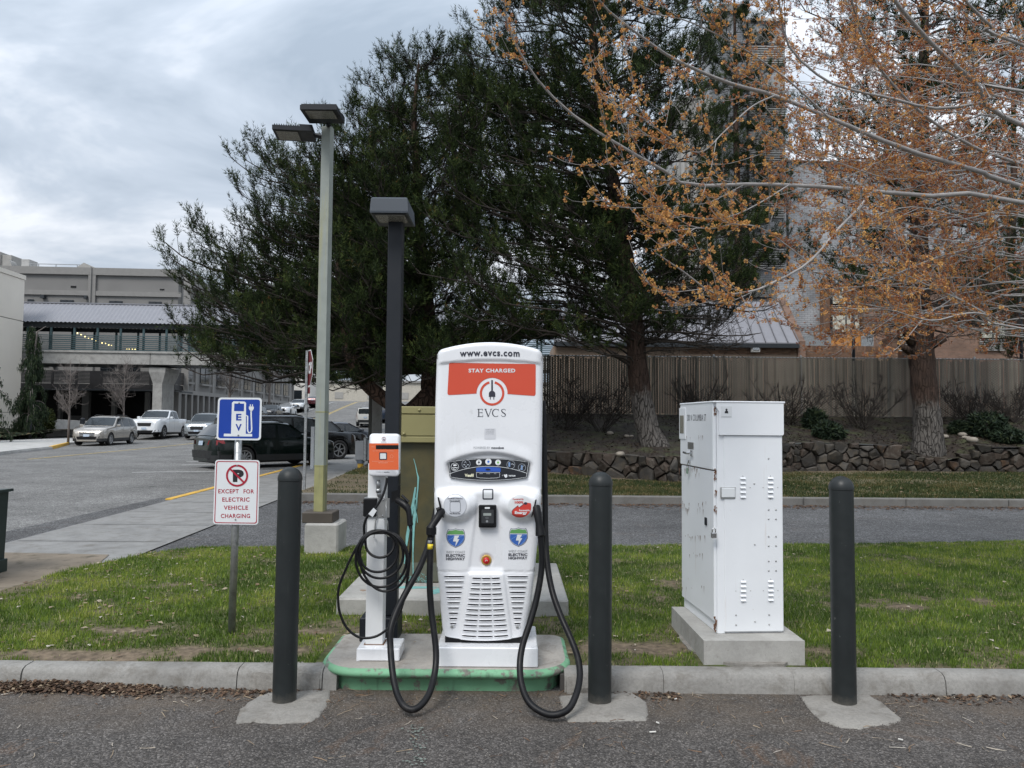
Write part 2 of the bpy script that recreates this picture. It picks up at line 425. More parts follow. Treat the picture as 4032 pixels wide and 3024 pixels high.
def base_dirt(m, z0, z1, col):
    t = m.node_tree; b = t.nodes['Principled BSDF']; oc = [n for n in t.nodes if n.type == 'TEX_COORD'][0].outputs['Object']
    sp_ = t.nodes.new('ShaderNodeSeparateXYZ'); t.links.new(oc, sp_.inputs[0]); ad = t.nodes.new('ShaderNodeMath'); ad.operation = 'MULTIPLY_ADD'; t.links.new(_noise(t, oc, 22, 7, .75), ad.inputs[0]); ad.inputs[1].default_value = z1*1.6; t.links.new(sp_.outputs[2], ad.inputs[2])
    mr = t.nodes.new('ShaderNodeMapRange'); t.links.new(ad.outputs[0], mr.inputs[0]); mr.inputs[1].default_value = z1*1.75; mr.inputs[2].default_value = z1*.8; mr.inputs[4].default_value = .75
    l = b.inputs['Base Color'].links[0].from_socket; t.links.new(_mix(t, mr.outputs[0], l, col), b.inputs['Base Color'])
base_dirt(M['bollard'], 0, .07, (.11,.10,.085))
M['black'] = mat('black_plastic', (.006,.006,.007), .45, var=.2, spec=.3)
M['cable'] = mat('black_cable_rubber', (.005,.005,.006), .45, spec=.3, var=.15, col2=(.03,.028,.026), c2s=9, c2t=.66)
M['rubber'] = mat('tyre_rubber', (.014,.014,.015), .8, var=.2)
M['darkmetal'] = mat('dark_grey_metal', (.011,.0135,.018), .45, spec=.35, var=.12, vs=3, streak=((.07,.07,.07), 16, .62, .3))
M['shoebox'] = mat('blue_grey_luminaire_paint', (.06,.072,.088), .5, var=.08)
M['lens'] = mat('luminaire_lens', (.20,.19,.165), .25, var=.25, vs=30)
M['galv'] = mat('galvanised_steel', (.40,.41,.41), .42, metal=.75, var=.18, vs=14, col2=(.26,.27,.27), c2s=20, c2t=.55)
M['polegreen'] = mat('grey_green_pole_paint', (.27,.295,.27), .55, var=.12, vs=5, streak=((.33,.31,.12), 10, .52, .6), bs=30, bst=.1)
M['polelow'] = mat('stained_pole_paint', (.29,.28,.13), .6, var=.2, vs=6, streak=((.16,.16,.13), 14, .5, .6))
M['bronze'] = mat('brown_base_cover', (.075,.062,.05), .6, var=.15)
M['olive'] = mat('olive_cabinet_paint', (.085,.072,.03), .5, var=.18, vs=3, col2=(.055,.055,.03), c2s=3.2, c2t=.55, c2w=.1, bs=25, bst=.1)
M['olivelid'] = mat('pale_olive_lid_paint', (.26,.235,.105), .5, var=.08, vs=2)
M['teal'] = mat('teal_spilled_paint', (.20,.44,.42), .5, var=.15, vs=20)
M['boxgreen'] = mat('dark_green_utility_paint', (.018,.032,.028), .5, var=.15, col2=(.045,.055,.05), c2s=3, c2t=.7)
M['chrome'] = mat('bright_steel', (.62,.62,.62), .2, metal=1.0, var=.05)
M['steelplate'] = mat('brushed_steel_plate', (.42,.42,.41), .4, metal=.8, var=.12, vs=9)
M['red'] = mat('red_banner_print', (.62,.075,.035), .5, var=.02)
M['orange'] = mat('orange_print', (.74,.135,.04), .5, var=.02)
M['navyink'] = mat('dark_ink', (.028,.03,.045), .5, var=.02)
M['greyink'] = mat('grey_ink', (.25,.26,.27), .5, var=.02)
M['signwhite'] = mat('sign_white_sheeting', (.72,.74,.75), .45, var=.03)
M['signblue'] = mat('sign_blue_sheeting', (.004,.045,.33), .4, var=.04)
M['signred'] = mat('sign_red_sheeting', (.38,.008,.03), .45, var=.03)
M['signblack'] = mat('sign_black_sheeting', (.015,.015,.017), .5, var=.03)
M['stopred'] = mat('stop_sign_red', (.12,.004,.007), .45, var=.05)
M['decalwhite'] = mat('decal_white', (.70,.72,.73), .45, var=.03)
M['glossblack'] = mat('gloss_black_panel', (.007,.007,.009), .12, var=.1)
M['yellow'] = mat('yellow_paint', (.68,.40,.05), .6, var=.12, vs=4, col2=(.3,.22,.08), c2s=9, c2t=.62)
M['lineyellow'] = mat('yellow_road_line', (.55,.40,.11), .8, var=.15, vs=2, col2=(.2,.19,.15), c2s=7, c2t=.56)
M['linewhite'] = mat('white_road_line', (.62,.62,.60), .8, var=.12, vs=2, col2=(.25,.25,.24), c2s=9, c2t=.66)
M['beige'] = mat('beige_precast_wall', (.74,.69,.61), .85, var=.04, vs=.5)
M['greywall'] = mat('grey_painted_wall', (.20,.195,.187), .85, var=.09, vs=.5, bs=3, bst=.1)
M['greywall2'] = mat('grey_trim', (.24,.233,.222), .85, var=.06)
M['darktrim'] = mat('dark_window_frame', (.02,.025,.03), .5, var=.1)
M['glassdark'] = mat('dark_window_glass', (.012,.016,.02), .06, var=.2, vs=.6, spec=.6)
M['curtain'] = mat('pale_curtain', (.50,.48,.40), .8, var=.15, vs=9)
M['slatblack'] = mat('black_balcony_slat', (.016,.016,.018), .5, var=.2)
M['roofmetal'] = mat('lavender_grey_roof_metal', (.235,.24,.265), .7, metal=0, var=.05)
M['tealsteel'] = mat('teal_bridge_steel', (.045,.085,.095), .5, var=.12)
M['duct'] = mat('rooftop_duct_metal', (.33,.32,.30), .6, metal=.1, var=.1)
M['greybrick'] = brickwall('grey_painted_brick', (.36,.37,.385), (.33,.34,.355), (.19,.19,.2), 1.5)
M['brick'] = mat('orange_brown_brick', (.255,.15,.095), .85, var=.14, vs=7)
M['brick2'] = mat('dark_brown_brick', (.20,.115,.075), .85, var=.14, vs=7)
M['mortar'] = mat('brick_mortar', (.26,.19,.14), .9, var=.1)
M['brickwall'] = brickwall('brick_masonry', (.22,.125,.085), (.155,.09,.062), (.19,.15,.125))
M['seamroof'] = mat('standing_seam_roof', (.22,.22,.24), .7, metal=0, var=.05)
M['slatfence'] = mat('taupe_fence_slat', (.37,.335,.265), .7, var=.2, vs=2, streak=((.07,.06,.045), 9, .55, .5))
M['wire'] = mat('weathered_fence_wire', (.035,.03,.024), .6, var=.2)
for q_, a_ in (('slatfence', .55), ('brick', .4), ('brick2', .4)): vary(M[q_], a_)
def bark(name, c0, c1, sc_=6.0, stretch=.28):
    m, t, b, oc = base_mat(name)
    mpn = t.nodes.new('ShaderNodeMapping'); mpn.inputs['Scale'].default_value = (1, 1, stretch); t.links.new(oc, mpn.inputs[0])
    wv = t.nodes.new('ShaderNodeVectorMath'); wv.operation = 'ADD'
    nn = t.nodes.new('ShaderNodeTexNoise'); nn.inputs['Scale'].default_value = 3; nn.inputs['Detail'].default_value = 5; t.links.new(oc, nn.inputs['Vector'])
    sm = t.nodes.new('ShaderNodeVectorMath'); sm.operation = 'SCALE'; sm.inputs['Scale'].default_value = .16
    t.links.new(nn.outputs['Color'], sm.inputs[0]); t.links.new(mpn.outputs[0], wv.inputs[0]); t.links.new(sm.outputs[0], wv.inputs[1])
    v = t.nodes.new('ShaderNodeTexVoronoi'); v.feature = 'DISTANCE_TO_EDGE'; v.inputs['Scale'].default_value = sc_; t.links.new(wv.outputs[0], v.inputs['Vector'])
    f = _ramp(t, v.outputs[0], [(.0, 0.0), (.10, 1.0)])
    c = _mix(t, f, tuple(x*.38 for x in c0), _ramp(t, _noise(t, oc, 9, 7, .7), [(.3, c0), (.7, c1)]))
    t.links.new(c, b.inputs['Base Color']); b.inputs['Roughness'].default_value = .95; b.inputs['Specular IOR Level'].default_value = .2
    bump(t, b, f, 1.0, .03); bump(t, b, _noise(t, oc, 40, 5, .7), .6, .01)
    return m
M['barkgrey'] = bark('pale_grey_pine_bark', (.17,.155,.145), (.27,.255,.24), 8.0)
M['barkdark'] = bark('dark_brown_pine_bark', (.055,.038,.03), (.10,.062,.046))
M['twigdark'] = mat('dark_pine_twig', (.032,.025,.02), .9, var=.3)
M['maplebark'] = mat('smooth_grey_maple_bark', (.31,.295,.285), .8, var=.2, vs=14, bs=60, bst=.25)
M['twiggrey'] = mat('grey_brown_twig', (.15,.13,.12), .85, var=.2)
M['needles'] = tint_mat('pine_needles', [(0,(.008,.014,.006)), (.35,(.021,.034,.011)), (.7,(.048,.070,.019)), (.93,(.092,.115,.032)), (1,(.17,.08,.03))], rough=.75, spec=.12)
M['flowers'] = tint_mat('maple_flowers', [(0,(.20,.05,.03)), (.3,(.41,.165,.075)), (.65,(.60,.30,.105)), (1,(.76,.50,.17))], rough=.8, backlit=.25)
M['grass'] = tint_mat('grass_blades', [(0,(.052,.092,.015)), (.4,(.12,.19,.027)), (.72,(.225,.29,.04)), (.9,(.34,.36,.085)), (1,(.48,.43,.26))], rough=.65, backlit=.25)
M['lawnsoil'] = tint_mat('lawn_soil', [(0,(.15,.115,.08)), (.5,(.09,.085,.04)), (1,(.06,.085,.022))], rough=.95, bs=40, bst=.6, noise=22)
M['drygrass'] = tint_mat('verge_grass_blades', [(0,(.025,.042,.012)), (.45,(.06,.072,.022)), (.8,(.12,.10,.04)), (1,(.2,.145,.07))], rough=.7, backlit=.2)
M['litter'] = tint_mat('fallen_leaves', [(0,(.045,.03,.021)), (.35,(.095,.058,.038)), (.7,(.17,.105,.065)), (.88,(.32,.25,.17)), (1,(.5,.46,.40))], rough=.8, backlit=.1)
M['bank'] = mat('pine_duff_soil', (.026,.018,.012), .95, var=.35, vs=3, col2=(.045,.05,.018), c2s=2.2, c2t=.56, bs=25, bst=.8, bd=.03)  # soil colour darkened to hold the shade under the pines
M['stone'] = mat('basalt_stone', (.075,.068,.06), .85, var=.45, vs=2.2, col2=(.13,.105,.075), c2s=5, c2t=.60, c2w=.12, bs=22, bst=.6, bd=.03)
M['stone2'] = mat('brown_basalt_stone', (.075,.055,.042), .85, var=.4, vs=2.5, col2=(.15,.135,.115), c2s=6, c2t=.60, c2w=.12, bs=22, bst=.6, bd=.03)
M['stone3'] = mat('rusty_basalt_stone', (.12,.068,.036), .85, var=.35, vs=3, col2=(.07,.065,.06), c2s=5, c2t=.52, bs=22, bst=.6, bd=.03)
for q_ in ('stone', 'stone2', 'stone3'): vary(M[q_], .6)
def bark2(name, zc):
    """pale platy bark near the ground, dark red-brown above, ragged change"""
    m = bark(name, (.085,.077,.07), (.155,.142,.13), 13.0, .2); t = m.node_tree; b = t.nodes['Principled BSDF']; oc = [n for n in t.nodes if n.type == 'TEX_COORD'][0].outputs['Object']
    l = b.inputs['Base Color'].links[0].from_socket; sp_ = t.nodes.new('ShaderNodeSeparateXYZ'); t.links.new(oc, sp_.inputs[0])
    ad = t.nodes.new('ShaderNodeMath'); ad.operation = 'MULTIPLY_ADD'; t.links.new(_noise(t, oc, 7, 5, .7), ad.inputs[0]); ad.inputs[1].default_value = 1.1; t.links.new(sp_.outputs[2], ad.inputs[2])
    f = _ramp(t, ad.outputs[0], [(0.0, 0.0), (1.0, 1.0)]); r_ = f.node; mr = t.nodes.new('ShaderNodeMapRange'); t.links.new(ad.outputs[0], mr.inputs[0]); mr.inputs[1].default_value = zc+.38; mr.inputs[2].default_value = zc+.72
    c = _mix(t, mr.outputs[0], l, _mix(t, _noise(t, oc, 6, 5), (.032,.024,.02), (.075,.047,.036))); t.links.new(c, b.inputs['Base Color']); return m
M['shrubleaf'] = tint_mat('dark_conifer_leaves', [(0,(.008,.016,.009)), (.6,(.018,.034,.016)), (1,(.045,.06,.022))], rough=.7)
M['cypress'] = tint_mat('weeping_cypress_leaves', [(0,(.010,.020,.010)), (.6,(.024,.042,.018)), (1,(.055,.075,.028))], rough=.75)

# ------------------------------------------------------------------ value noise shared by lawn colour, blades and terrain
_tab = np.random.RandomState(5).rand(256, 256)
def vn(x, y):
    x = np.asarray(x, dtype=np.float64); y = np.asarray(y, dtype=np.float64)
    xi = np.floor(x).astype(int); yi = np.floor(y).astype(int); fx = x-xi; fy = y-yi
    fx = fx*fx*(3-2*fx); fy = fy*fy*(3-2*fy)
    g = lambda a, b: _tab[a & 255, b & 255]
    return (g(xi,yi)*(1-fx)+g(xi+1,yi)*fx)*(1-fy) + (g(xi,yi+1)*(1-fx)+g(xi+1,yi+1)*fx)*fy
def fbm(x, y, o=4):
    s_ = 0; a = .5; t_ = 0
    for i in range(o):
        s_ = s_ + a*vn(x*2**i+i*17.3, y*2**i+i*9.1); t_ += a; a *= .5
    return s_/t_
# ================================================================== GROUND
ZL = 0.13
def sheet(name, nx, ny, fx, mat_, dz=0.0, kind='structure'):
    """grid sheet: fx(u, v) -> (x, y[, z]) ; z defaults to the street profile"""
    V = []; F = []
    for j in range(ny+1):
        for i in range(nx+1):
            p = fx(i/nx, j/ny)
            z = (p[2] if len(p) > 2 else hz(p[1])) + dz
            V.append((p[0], p[1], z))
    for j in range(ny):
        for i in range(nx):
            a = j*(nx+1)+i; F.append((a, a+1, a+nx+2, a+nx+1))
    b = MB(); b.add(V, F); o = b.build(name, mat_, smooth=True)
    if kind: o['kind'] = kind
    return o
def yv(v):   # denser rows near the place
    return -60 + 60*v/.1 if v < .1 else (150*(v-.1)/.6 if v < .7 else 150+1100*(v-.7)/.3)
M['earth'] = mat('distant_earth', (.12,.115,.095), .95, var=.25, vs=.05)
sheet('ground', 2, 100, lambda u, v: ((u-.5)*2600, yv(v), hz(yv(v))-.02), M['earth'])
# the drive between the two lawns, and the street
sheet('road', 6, 80, lambda u, v: (*ST(-10 + 21.4*u, -52 + 235*v).xy,), M['street'], .0)
sheet('aisle', 12, 6, lambda u, v: (-7 + 47*u, 3.0 + 12.4*v, .004), M['aisle'])
lot = sheet('parking_lot', 30, 16, lambda u, v: (-14 + 28*u, -6 + 10.62*v, .010), M['lot'])

# pavement along the right side of the street (driveway apron and footway)
def rside(y, o): return o - .045*(y-15)
sheet('pavement', 3, 60, lambda u, v: (rside(2+68*v, -6.55+2.0*u), 2+68*v, .02 + hz(2+68*v)), M['walk'])
jm = MB()
for k in range(40):
    y = 5.2 + 1.55*k
    jm.quad((rside(y,-6.5), y, .0245+hz(y)), (rside(y,-4.6), y, .0245+hz(y)), (rside(y,-4.6), y+.018, .0245+hz(y)), (rside(y,-6.5), y+.018, .0245+hz(y)))
tag(jm.build('pavement_joint', mat('dark_joint', (.10,.10,.095), .95)), kind='structure')
# broken asphalt patches along the gutter (slightly darker sheets, ragged outline)
def blob(cx, cy, rx, ry, n=26, ang=0.0, jag=.25, seed=0):
    r_ = random.Random(seed); pts = []
    for k in range(n):
        a = 2*math.pi*k/n; q = 1 + jag*(r_.random()-.5)*2
        x, y = rx*q*math.cos(a), ry*q*math.sin(a)
        pts.append((cx + x*math.cos(ang)-y*math.sin(ang), cy + x*math.sin(ang)+y*math.cos(ang)))
    return pts
pm = MB()
for i, (px, py, rx, ry) in enumerate(((330, 2093, 1.5, .22), (690, 1998, .9, .16), (560, 2040, .7, .2), (120, 2150, .7, .18), (760, 1975, .35, .08))):
    c = G(px, py, 0); pm.poly([(x, y, .0044+.0012*i) for x, y in blob(c.x, c.y, rx*.6, ry*1.6, ang=1.5, jag=.4, seed=i)])
tag(pm.build('road_patch', asphalt('dark_gutter_patch', (.055,.053,.05), (.10,.095,.09), 40, crack=False, needles=.5)), kind='structure')

# kerb of the street on the right side, painted yellow
kb = MB(); kg = MB()
for k in range(30):
    y0 = 15.0 + 1.55*k; y1 = y0 + 1.53
    tgt = kb if k < 15 else kg
    tgt.prism([(rside(y0,-6.70), y0), (rside(y0,-6.548), y0), (rside(y1,-6.548), y1), (rside(y1,-6.70), y1)], hz(y0)-.05, hz(y1)+.032)
st_k = thing('street_kerb', None, None, kind='structure')
kb.build('kerb_paint', M['yellow'], st_k); kg.build('kerb_edge', M['kerb'], st_k)

# road markings
def line(name, pts, wdt, mat_, dz=.010, parent=None, n=24):
    b = MB(); V = []; 
    P = []
    for (a, c) in zip(pts[:-1], pts[1:]):
        for i in range(n): P.append(Vector(a).lerp(Vector(c), i/n))
    P.append(Vector(pts[-1])); F = []
    for i, p in enumerate(P):
        d = (P[min(i+1, len(P)-1)] - P[max(0, i-1)]); d.z = 0; d.normalize(); nn = Vector((-d.y, d.x, 0))*wdt/2
        for q in (p-nn, p+nn): V.append((q.x, q.y, hz(q.y)+dz))
    for i in range(len(P)-1): F.append((2*i, 2*i+2, 2*i+3, 2*i+1))
    b.add(V, F); o = b.build(name, mat_, parent)
    if parent is None: o['kind'] = 'structure'
    return o
line('road_line', [ST(-.12, -10), ST(-.12, 115)], .13, M['lineyellow'], n=60)
line('road_line', [ST(.14, 18), ST(.14, 115)], .13, M['lineyellow'], n=60)
for px0, py0, px1, py1 in ((716, 1832, 1010, 1828), (520, 1861, 1010, 1856)):
    a, c = G(px0, py0, 0), G(px1, py1, 0); line('road_line', [a, c + (c-a)*.3], .11, M['linewhite'])
for k in range(2, 9):
    a = Vector((rside(24+3.1*k,-6.8), 24+3.1*k, 0)); line('road_line', [a, a+Vector((-4.3,-2.2,0))], .11, M['linewhite'])
line('road_line', [ST(-3.6, 30), ST(-3.6, 95)], .11, M['linewhite'], n=40)

# far-left corner: pavement bulge with a yellow kerb, planting strip
def slab(name, poly, z0, z1, mat_, parent=None, kind='structure'):
    b = MB(); b.prism(poly, z0, z1); o = b.build(name, mat_, parent)
    if kind: o['kind'] = kind
    return o
A0 = [(-75, 24), (-21.0, 31.5), (-22.0, 35.3), (-22.6, 38.0), (-25.2, 44.0)]
A1 = [ST(-6.0, s).xy[:] for s in (6.5, 20, 33)]
left = A0 + [tuple(p) for p in A1] + [tuple(ST(-9.5, 33).xy), tuple(ST(-45, 33).xy)]
slab('far_pavement', left, -.2, .14, M['walkl'])
sheet('far_pavement', 2, 30, lambda u, v: (*ST(-9.6+3.6*u, 20+75*v).xy, hz(ST(-6, 20+75*v).y)+.15), M['walkl'])
fk = thing('far_kerb', None, None, kind='structure')
def kerbline(pts, wdt, h, m, parent, name='kerb_edge', z0=-.1):
    b = MB()
    for (a, c) in zip(pts[:-1], pts[1:]):
        a = Vector((a[0], a[1], 0)); c = Vector((c[0], c[1], 0)); d = (c-a).normalized(); nn = Vector((-d.y, d.x, 0))*wdt
        b.prism([(a.x, a.y), (c.x, c.y), (c.x+nn.x, c.y+nn.y), (a.x+nn.x, a.y+nn.y)], z0, h)
    return b.build(name, m, parent)
kerbline([(-22.55, 37.9), (-25.15, 43.9)], .16, .155, M['yellow'], fk, 'kerb_paint')
kerbline([(-21.0, 31.4), (-22.5, 37.85)], .16, .09, M['walkl'], fk)
# planting strip with ground cover, rising to the building on the far left
def cover_z(x, y):
    p = Vector((x, y, 0)) - SO; r_ = p.dot(SV); s_ = p.dot(SU)
    return .15 + max(0, min(1, (-11.5-r_)/5.0))*.55
rng = [(-34.5, 47.0), (-30.9, 47.5), (-31.0, 52), (-31.2, 58.5), (-38, 61), (-52, 58), (-60, 44)]
sheet('planting_bed', 14, 14, lambda u, v: ((-62 + 31.2*u + 2*(v)*0), 44.5 + 15*v - 1.0*u, .16 + .55*min(1, max(0, (v-.02)*1.6))), M['bank'])

# ------------------------------------------------------------------ near kerb, in cast lengths with joints between them
kerb = thing('near_kerb', None, None, kind='structure')
def kx(px): return at(px, 2600, 4.62).x
def kerb_piece(x0, x1, parent=kerb):
    prof = [(4.585, -.03), (4.598, .085), (4.612, .112), (4.638, .125), (4.72, .128), (4.735, .122), (4.735, -.03)]
    rings = []
    n = max(2, int((x1-x0)/.05))
    for i in range(n+1):
        x = x0 + (x1-x0)*i/n
        e = 0
        rings.append([(x, y + (e if y < 4.66 else -e) + .004*(float(fbm(x*9, y*40+z*30, 3))-.5), z - e + (.005*(float(fbm(x*7+3, z*60, 3))-.5) if z > 0 else 0)) for y, z in prof])
    b = MB(); b.loft(rings); b.build('kerb_stone', M['kerb'], parent, angle=50)
edges = [(-420, 92), (98, 938), (942, 1272), (1276, 1330), (2222, 2292), (2295, 2609), (2611, 3121), (3122, 3712), (3716, 4460)]
for a, c in edges: kerb_piece(kx(a), kx(c))
b = MB()   # mortar bed closes the joints behind the faces
b.box(kx(-420), -1.10, 4.61, 4.72, -.03, .105); b.box(.30, kx(4460), 4.61, 4.72, -.03, .105)
b.build('joint_filler', mat('joint_filler_dark', (.06,.055,.05), .95, var=.2), kerb)

# far kerb of the aisle
M['darkkerb'] = concrete('shaded_kerb_concrete', (.17,.165,.155), st=.5)  # darker copy of the kerb concrete, shade put into its colour
fkb = thing('verge_kerb', None, None, kind='structure')
for k in range(13):
    x0 = -4.30 + 2.0*k + (.0 if k else .12)
    b = MB(); b.box(x0, -4.30+2.0*(k+1)-.012, 15.05, 15.22, -.02, .15, .018); b.build('kerb_stone', M['darkkerb'], fkb)
b = MB()
for k in range(9):
    y0 = 15.25 + 1.2*k
    b.prism([(rside(y0,-4.52), y0), (rside(y0,-4.42), y0), (rside(y0+1.18,-4.42), y0+1.18), (rside(y0+1.18,-4.52), y0+1.18)], 0, .05)
b.build('footway_edging', M['kerb'], fkb)

# ------------------------------------------------------------------ near lawn
_bp = [(-900,2420),(-300,2375),(0,2324),(200,2262),(365,2215),(547,2178),(711,2148),(857,2137),(1094,2135),(2100,2135),(3000,2128),(4032,2115),(5000,2110)]
_bw = [G(px, py, ZL) for px, py in _bp]
_bx = [p.x for p in _bw]; _by = [p.y for p in _bw]
def yb(x): return np.interp(x, _bx, _by)
def lawn_h(x, y):
    d = np.clip((yb(x)-y)/.35, 0, 1)
    return ZL*(.25+.75*d) + .025*(fbm(x*1.4, y*1.4, 3)-.5) + .012*(fbm(x*6, y*6, 3)-.5) - .012*np.clip((4.9-y)/.15, 0, 1)
# worn and bare places: (x, y, rx, ry, strength)
BARE = []
def bare(px, py, rx, ry, s=1.0):
    p = G(px, py, ZL); BARE.append((p.x, p.y, rx, ry, s))
for a in ((150, 2570, .8, .07, .7), (760, 2565, .4, .09, .8), (1020, 2560, .25, .1, .8), (1240, 2480, .22, .25, .5), (2380, 2540, .33, .16, 1.3), (2560, 2565, .35, .11, 1.3), (2330, 2430, .12, .35, .5),
          (1560, 2470, .45, .32, 1.2), (2180, 2470, .2, .3, .9), (3260, 2560, .3, .16, 1.1), (3560, 2390, .45, .14, .9), (3750, 2360, .5, .14, .8), (3900, 2380, .3, .1, .8), (3230, 2330, .22, .18, .9),
          (4000, 2570, .4, .12, .7), (2640, 2300, .25, .4, .6), (500, 2480, .4, .1, .7), (330, 2590, .5, .1, .8), (1380, 2440, .18, .2, .6), (60, 2300, .5, .35, 1.2), (1180, 2560, .3, .1, .9), (2700, 2500, .2, .3, .9)):
    bare(*a)
def green(x, y):
    x = np.asarray(x, float); y = np.asarray(y, float)
    g = .88 + 1.4*(fbm(x*1.9+5, y*1.9, 4)-.5) + 1.1*(fbm(x*8, y*8+3, 3)-.5)
    for bx, by, rx, ry, s in [(a, b_, c, d, e_*.72) for a, b_, c, d, e_ in BARE]:
        d = ((x-bx)/rx)**2 + ((y-by)/ry)**2
        g = g - s*np.exp(-d*1.1)
    g = g - .25*np.exp(-((y-4.77)/.09)**2)*(.35+fbm(x*2.2, y*0+2, 2))
    return np.clip(g, 0, 1)
nx, ny = 300, 110
xs = np.linspace(-9.5, 10.5, nx+1); V = []; 
UU, VV = np.meshgrid(xs, np.linspace(0, 1, ny+1))
YY = 4.728 + (yb(UU)-4.728)*VV**1.15
ZZ = lawn_h(UU, YY)
Vv = np.stack([UU.ravel(), YY.ravel(), ZZ.ravel()], 1)
ii = np.arange(nx*ny); r_, c_ = ii//nx, ii % nx; a = r_*(nx+1)+c_
lawn = arr_mesh('lawn', Vv, np.stack([a, a+1, a+nx+2, a+nx+1], 1), M['lawnsoil'], tint=green(UU, YY).ravel(), smooth=True)
lawn['kind'] = 'structure'
# dirt path at the left end of the lawn, by the green box
b = MB(); b.poly([(x, y, .0275) for x, y in ((-9.5, 5.6), (-4.6, 5.9), (-4.15, 7.2), (-4.35, 8.1), (-4.6, 8.9), (-6.2, 9.0), (-9.5, 9.2))])
tag(b.build('dirt_path', mat('trodden_dirt', (.20,.165,.125), .95, var=.2, vs=2, col2=(.10,.085,.06), c2s=6, c2t=.6, bs=40, bst=.5)), kind='structure')

# footprints kept clear of blades: (x0, x1, y0, y1)
CLEAR = [(-1.18,.40,4.4,5.36), (-1.33,.46,5.84,7.4), (1.15,1.82,4.7,5.66)]
def blades(name, n, x0, x1, yfn0, yfn1, hfn, gfn, mat_, h0, h1, wid, seed, lean=.55, clampx=None):
    r_ = np.random.RandomState(seed)
    x = r_.uniform(x0, x1, n); v = r_.rand(n)**1.25
    y = yfn0(x) + (yfn1(x)-yfn0(x))*v
    g = gfn(x, y); keep = r_.rand(n) < np.clip((g-.12)*1.9, .02, 1)
    for a0, a1, c0, c1 in CLEAR: keep &= ~((x > a0) & (x < a1) & (y > c0) & (y < c1))
    if clampx is not None: keep &= x > clampx(y)
    x, y, g = x[keep], y[keep], g[keep]; n = len(x)
    z = hfn(x, y); L = (h0 + (h1-h0)*r_.rand(n)**1.6)*(.5+.7*g); az = r_.uniform(0, 2*np.pi, n); ln = lean*r_.rand(n)**.7
    fa = r_.uniform(0, 2*np.pi, n); wx, wy = np.cos(fa)*wid*.5, np.sin(fa)*wid*.5
    tip = np.stack([x+np.cos(az)*L*ln*1.1, y+np.sin(az)*L*ln*1.1, z+L*np.sqrt(np.clip(1-ln**2*.7, .1, 1))], 1)
    mid = np.stack([x+np.cos(az)*L*ln*.4, y+np.sin(az)*L*ln*.4, z+L*.62], 1)
    w3 = np.stack([wx, wy, 0*wx], 1); bs = np.stack([x, y, z-.004], 1)
    Vt = np.stack([bs-w3, bs+w3, tip], 1).reshape(-1, 3); k = np.arange(n)*3; T = np.stack([k, k+1, k+2], 1)
    tn = np.clip(.33 + 1.1*(fbm(x*1.3, y*1.9+7, 3)-.5) + .5*(r_.rand(n)-.45) + .8*(fbm(x*5+2, y*5, 2)-.5), 0, .88)
    tn = np.where(r_.rand(n) < .05 + .12*(g < .35), .97, tn)
    return arr_mesh(name, Vt, T, mat_, tint=np.repeat(tn, 3))
g1 = blades('grass', 340000, -7.6, 8.2, lambda x: np.full_like(x, 4.735), yb, lawn_h, green, M['grass'], .014, .044, .0085, 3)
tag(g1, 'short patchy green lawn grass behind the near kerb', 'grass', kind='stuff')

# ------------------------------------------------------------------ fallen leaves, needles and crumbs
def litter_mesh(name, P, size, mat_, seed, tints=None, curl=.35, up=None):
    r_ = np.random.RandomState(seed); n = len(P)
    a = r_.uniform(0, 2*np.pi, n); s_ = size*(.5+r_.rand(n)*.9); asp = .35+.5*r_.rand(n)
    dx = np.stack([np.cos(a), np.sin(a), curl*(r_.rand(n)-.4)], 1)*s_[:, None]
    dy = np.stack([-np.sin(a), np.cos(a), curl*(r_.rand(n)-.4)], 1)*(s_*asp)[:, None]
    lift = np.stack([0*a, 0*a, s_*.35*r_.rand(n)], 1)
    V = np.stack([P-dx, P+dy+lift, P+dx, P-dy+lift*.4], 1).reshape(-1, 3); k = np.arange(n)*4
    T = np.concatenate([np.stack([k, k+3, k+1], 1), np.stack([k+1, k+3, k+2], 1)])
    tn = r_.rand(n) if tints is None else tints
    return arr_mesh(name, V, T, mat_, tint=np.repeat(tn, 4))
def scat(n, x0, x1, y0, y1, zf, seed, dens=None):
    r_ = np.random.RandomState(seed); x = r_.uniform(x0, x1, n); y = r_.uniform(y0, y1, n)
    if dens is not None:
        k = r_.rand(n) < dens(x, y); x, y = x[k], y[k]
    return np.stack([x, y, zf(x, y)], 1)
r_ = np.random.RandomState(4)
Pl = scat(3600, -7, 8, 4.76, 9.2, lambda x, y: lawn_h(x, y)+.014, 21, lambda x, y: (y < yb(x)-.05)*(.25+.9*(fbm(x*1.5, y*1.5+9, 3) > .52)*(x < 1)))
o = litter_mesh('dry_leaves', Pl, .020, M['litter'], 5, tints=.3+.7*np.random.RandomState(1).rand(len(Pl))**.45)
tag(o, 'curled dry leaves scattered over the near lawn', 'leaves', kind='stuff')
# drift of brown leaves in the gutter, thick on the left
n = 5200; gx = np.concatenate([r_.uniform(-3.9, -2.05, n), r_.uniform(-2.2, -1.1, 500), r_.uniform(.55, 1.0, 160), r_.uniform(2.2, 4.3, 420)])
gy = 4.585 - np.abs(r_.randn(len(gx)))*.055*(1+.3*np.sin(gx*3)); hgt = np.clip(.045-(4.585-gy)*.35, 0, .05)*r_.rand(len(gx))*np.clip(-1.6-gx, .15, 1)
o = litter_mesh('gutter_leaves', np.stack([gx, gy, .016+hgt], 1), .013, M['litter'], 6, tints=r_.rand(len(gx))**1.3*.9, curl=.9)
tag(o, 'drift of brown leaf litter lying in the gutter', 'leaf litter', kind='stuff')
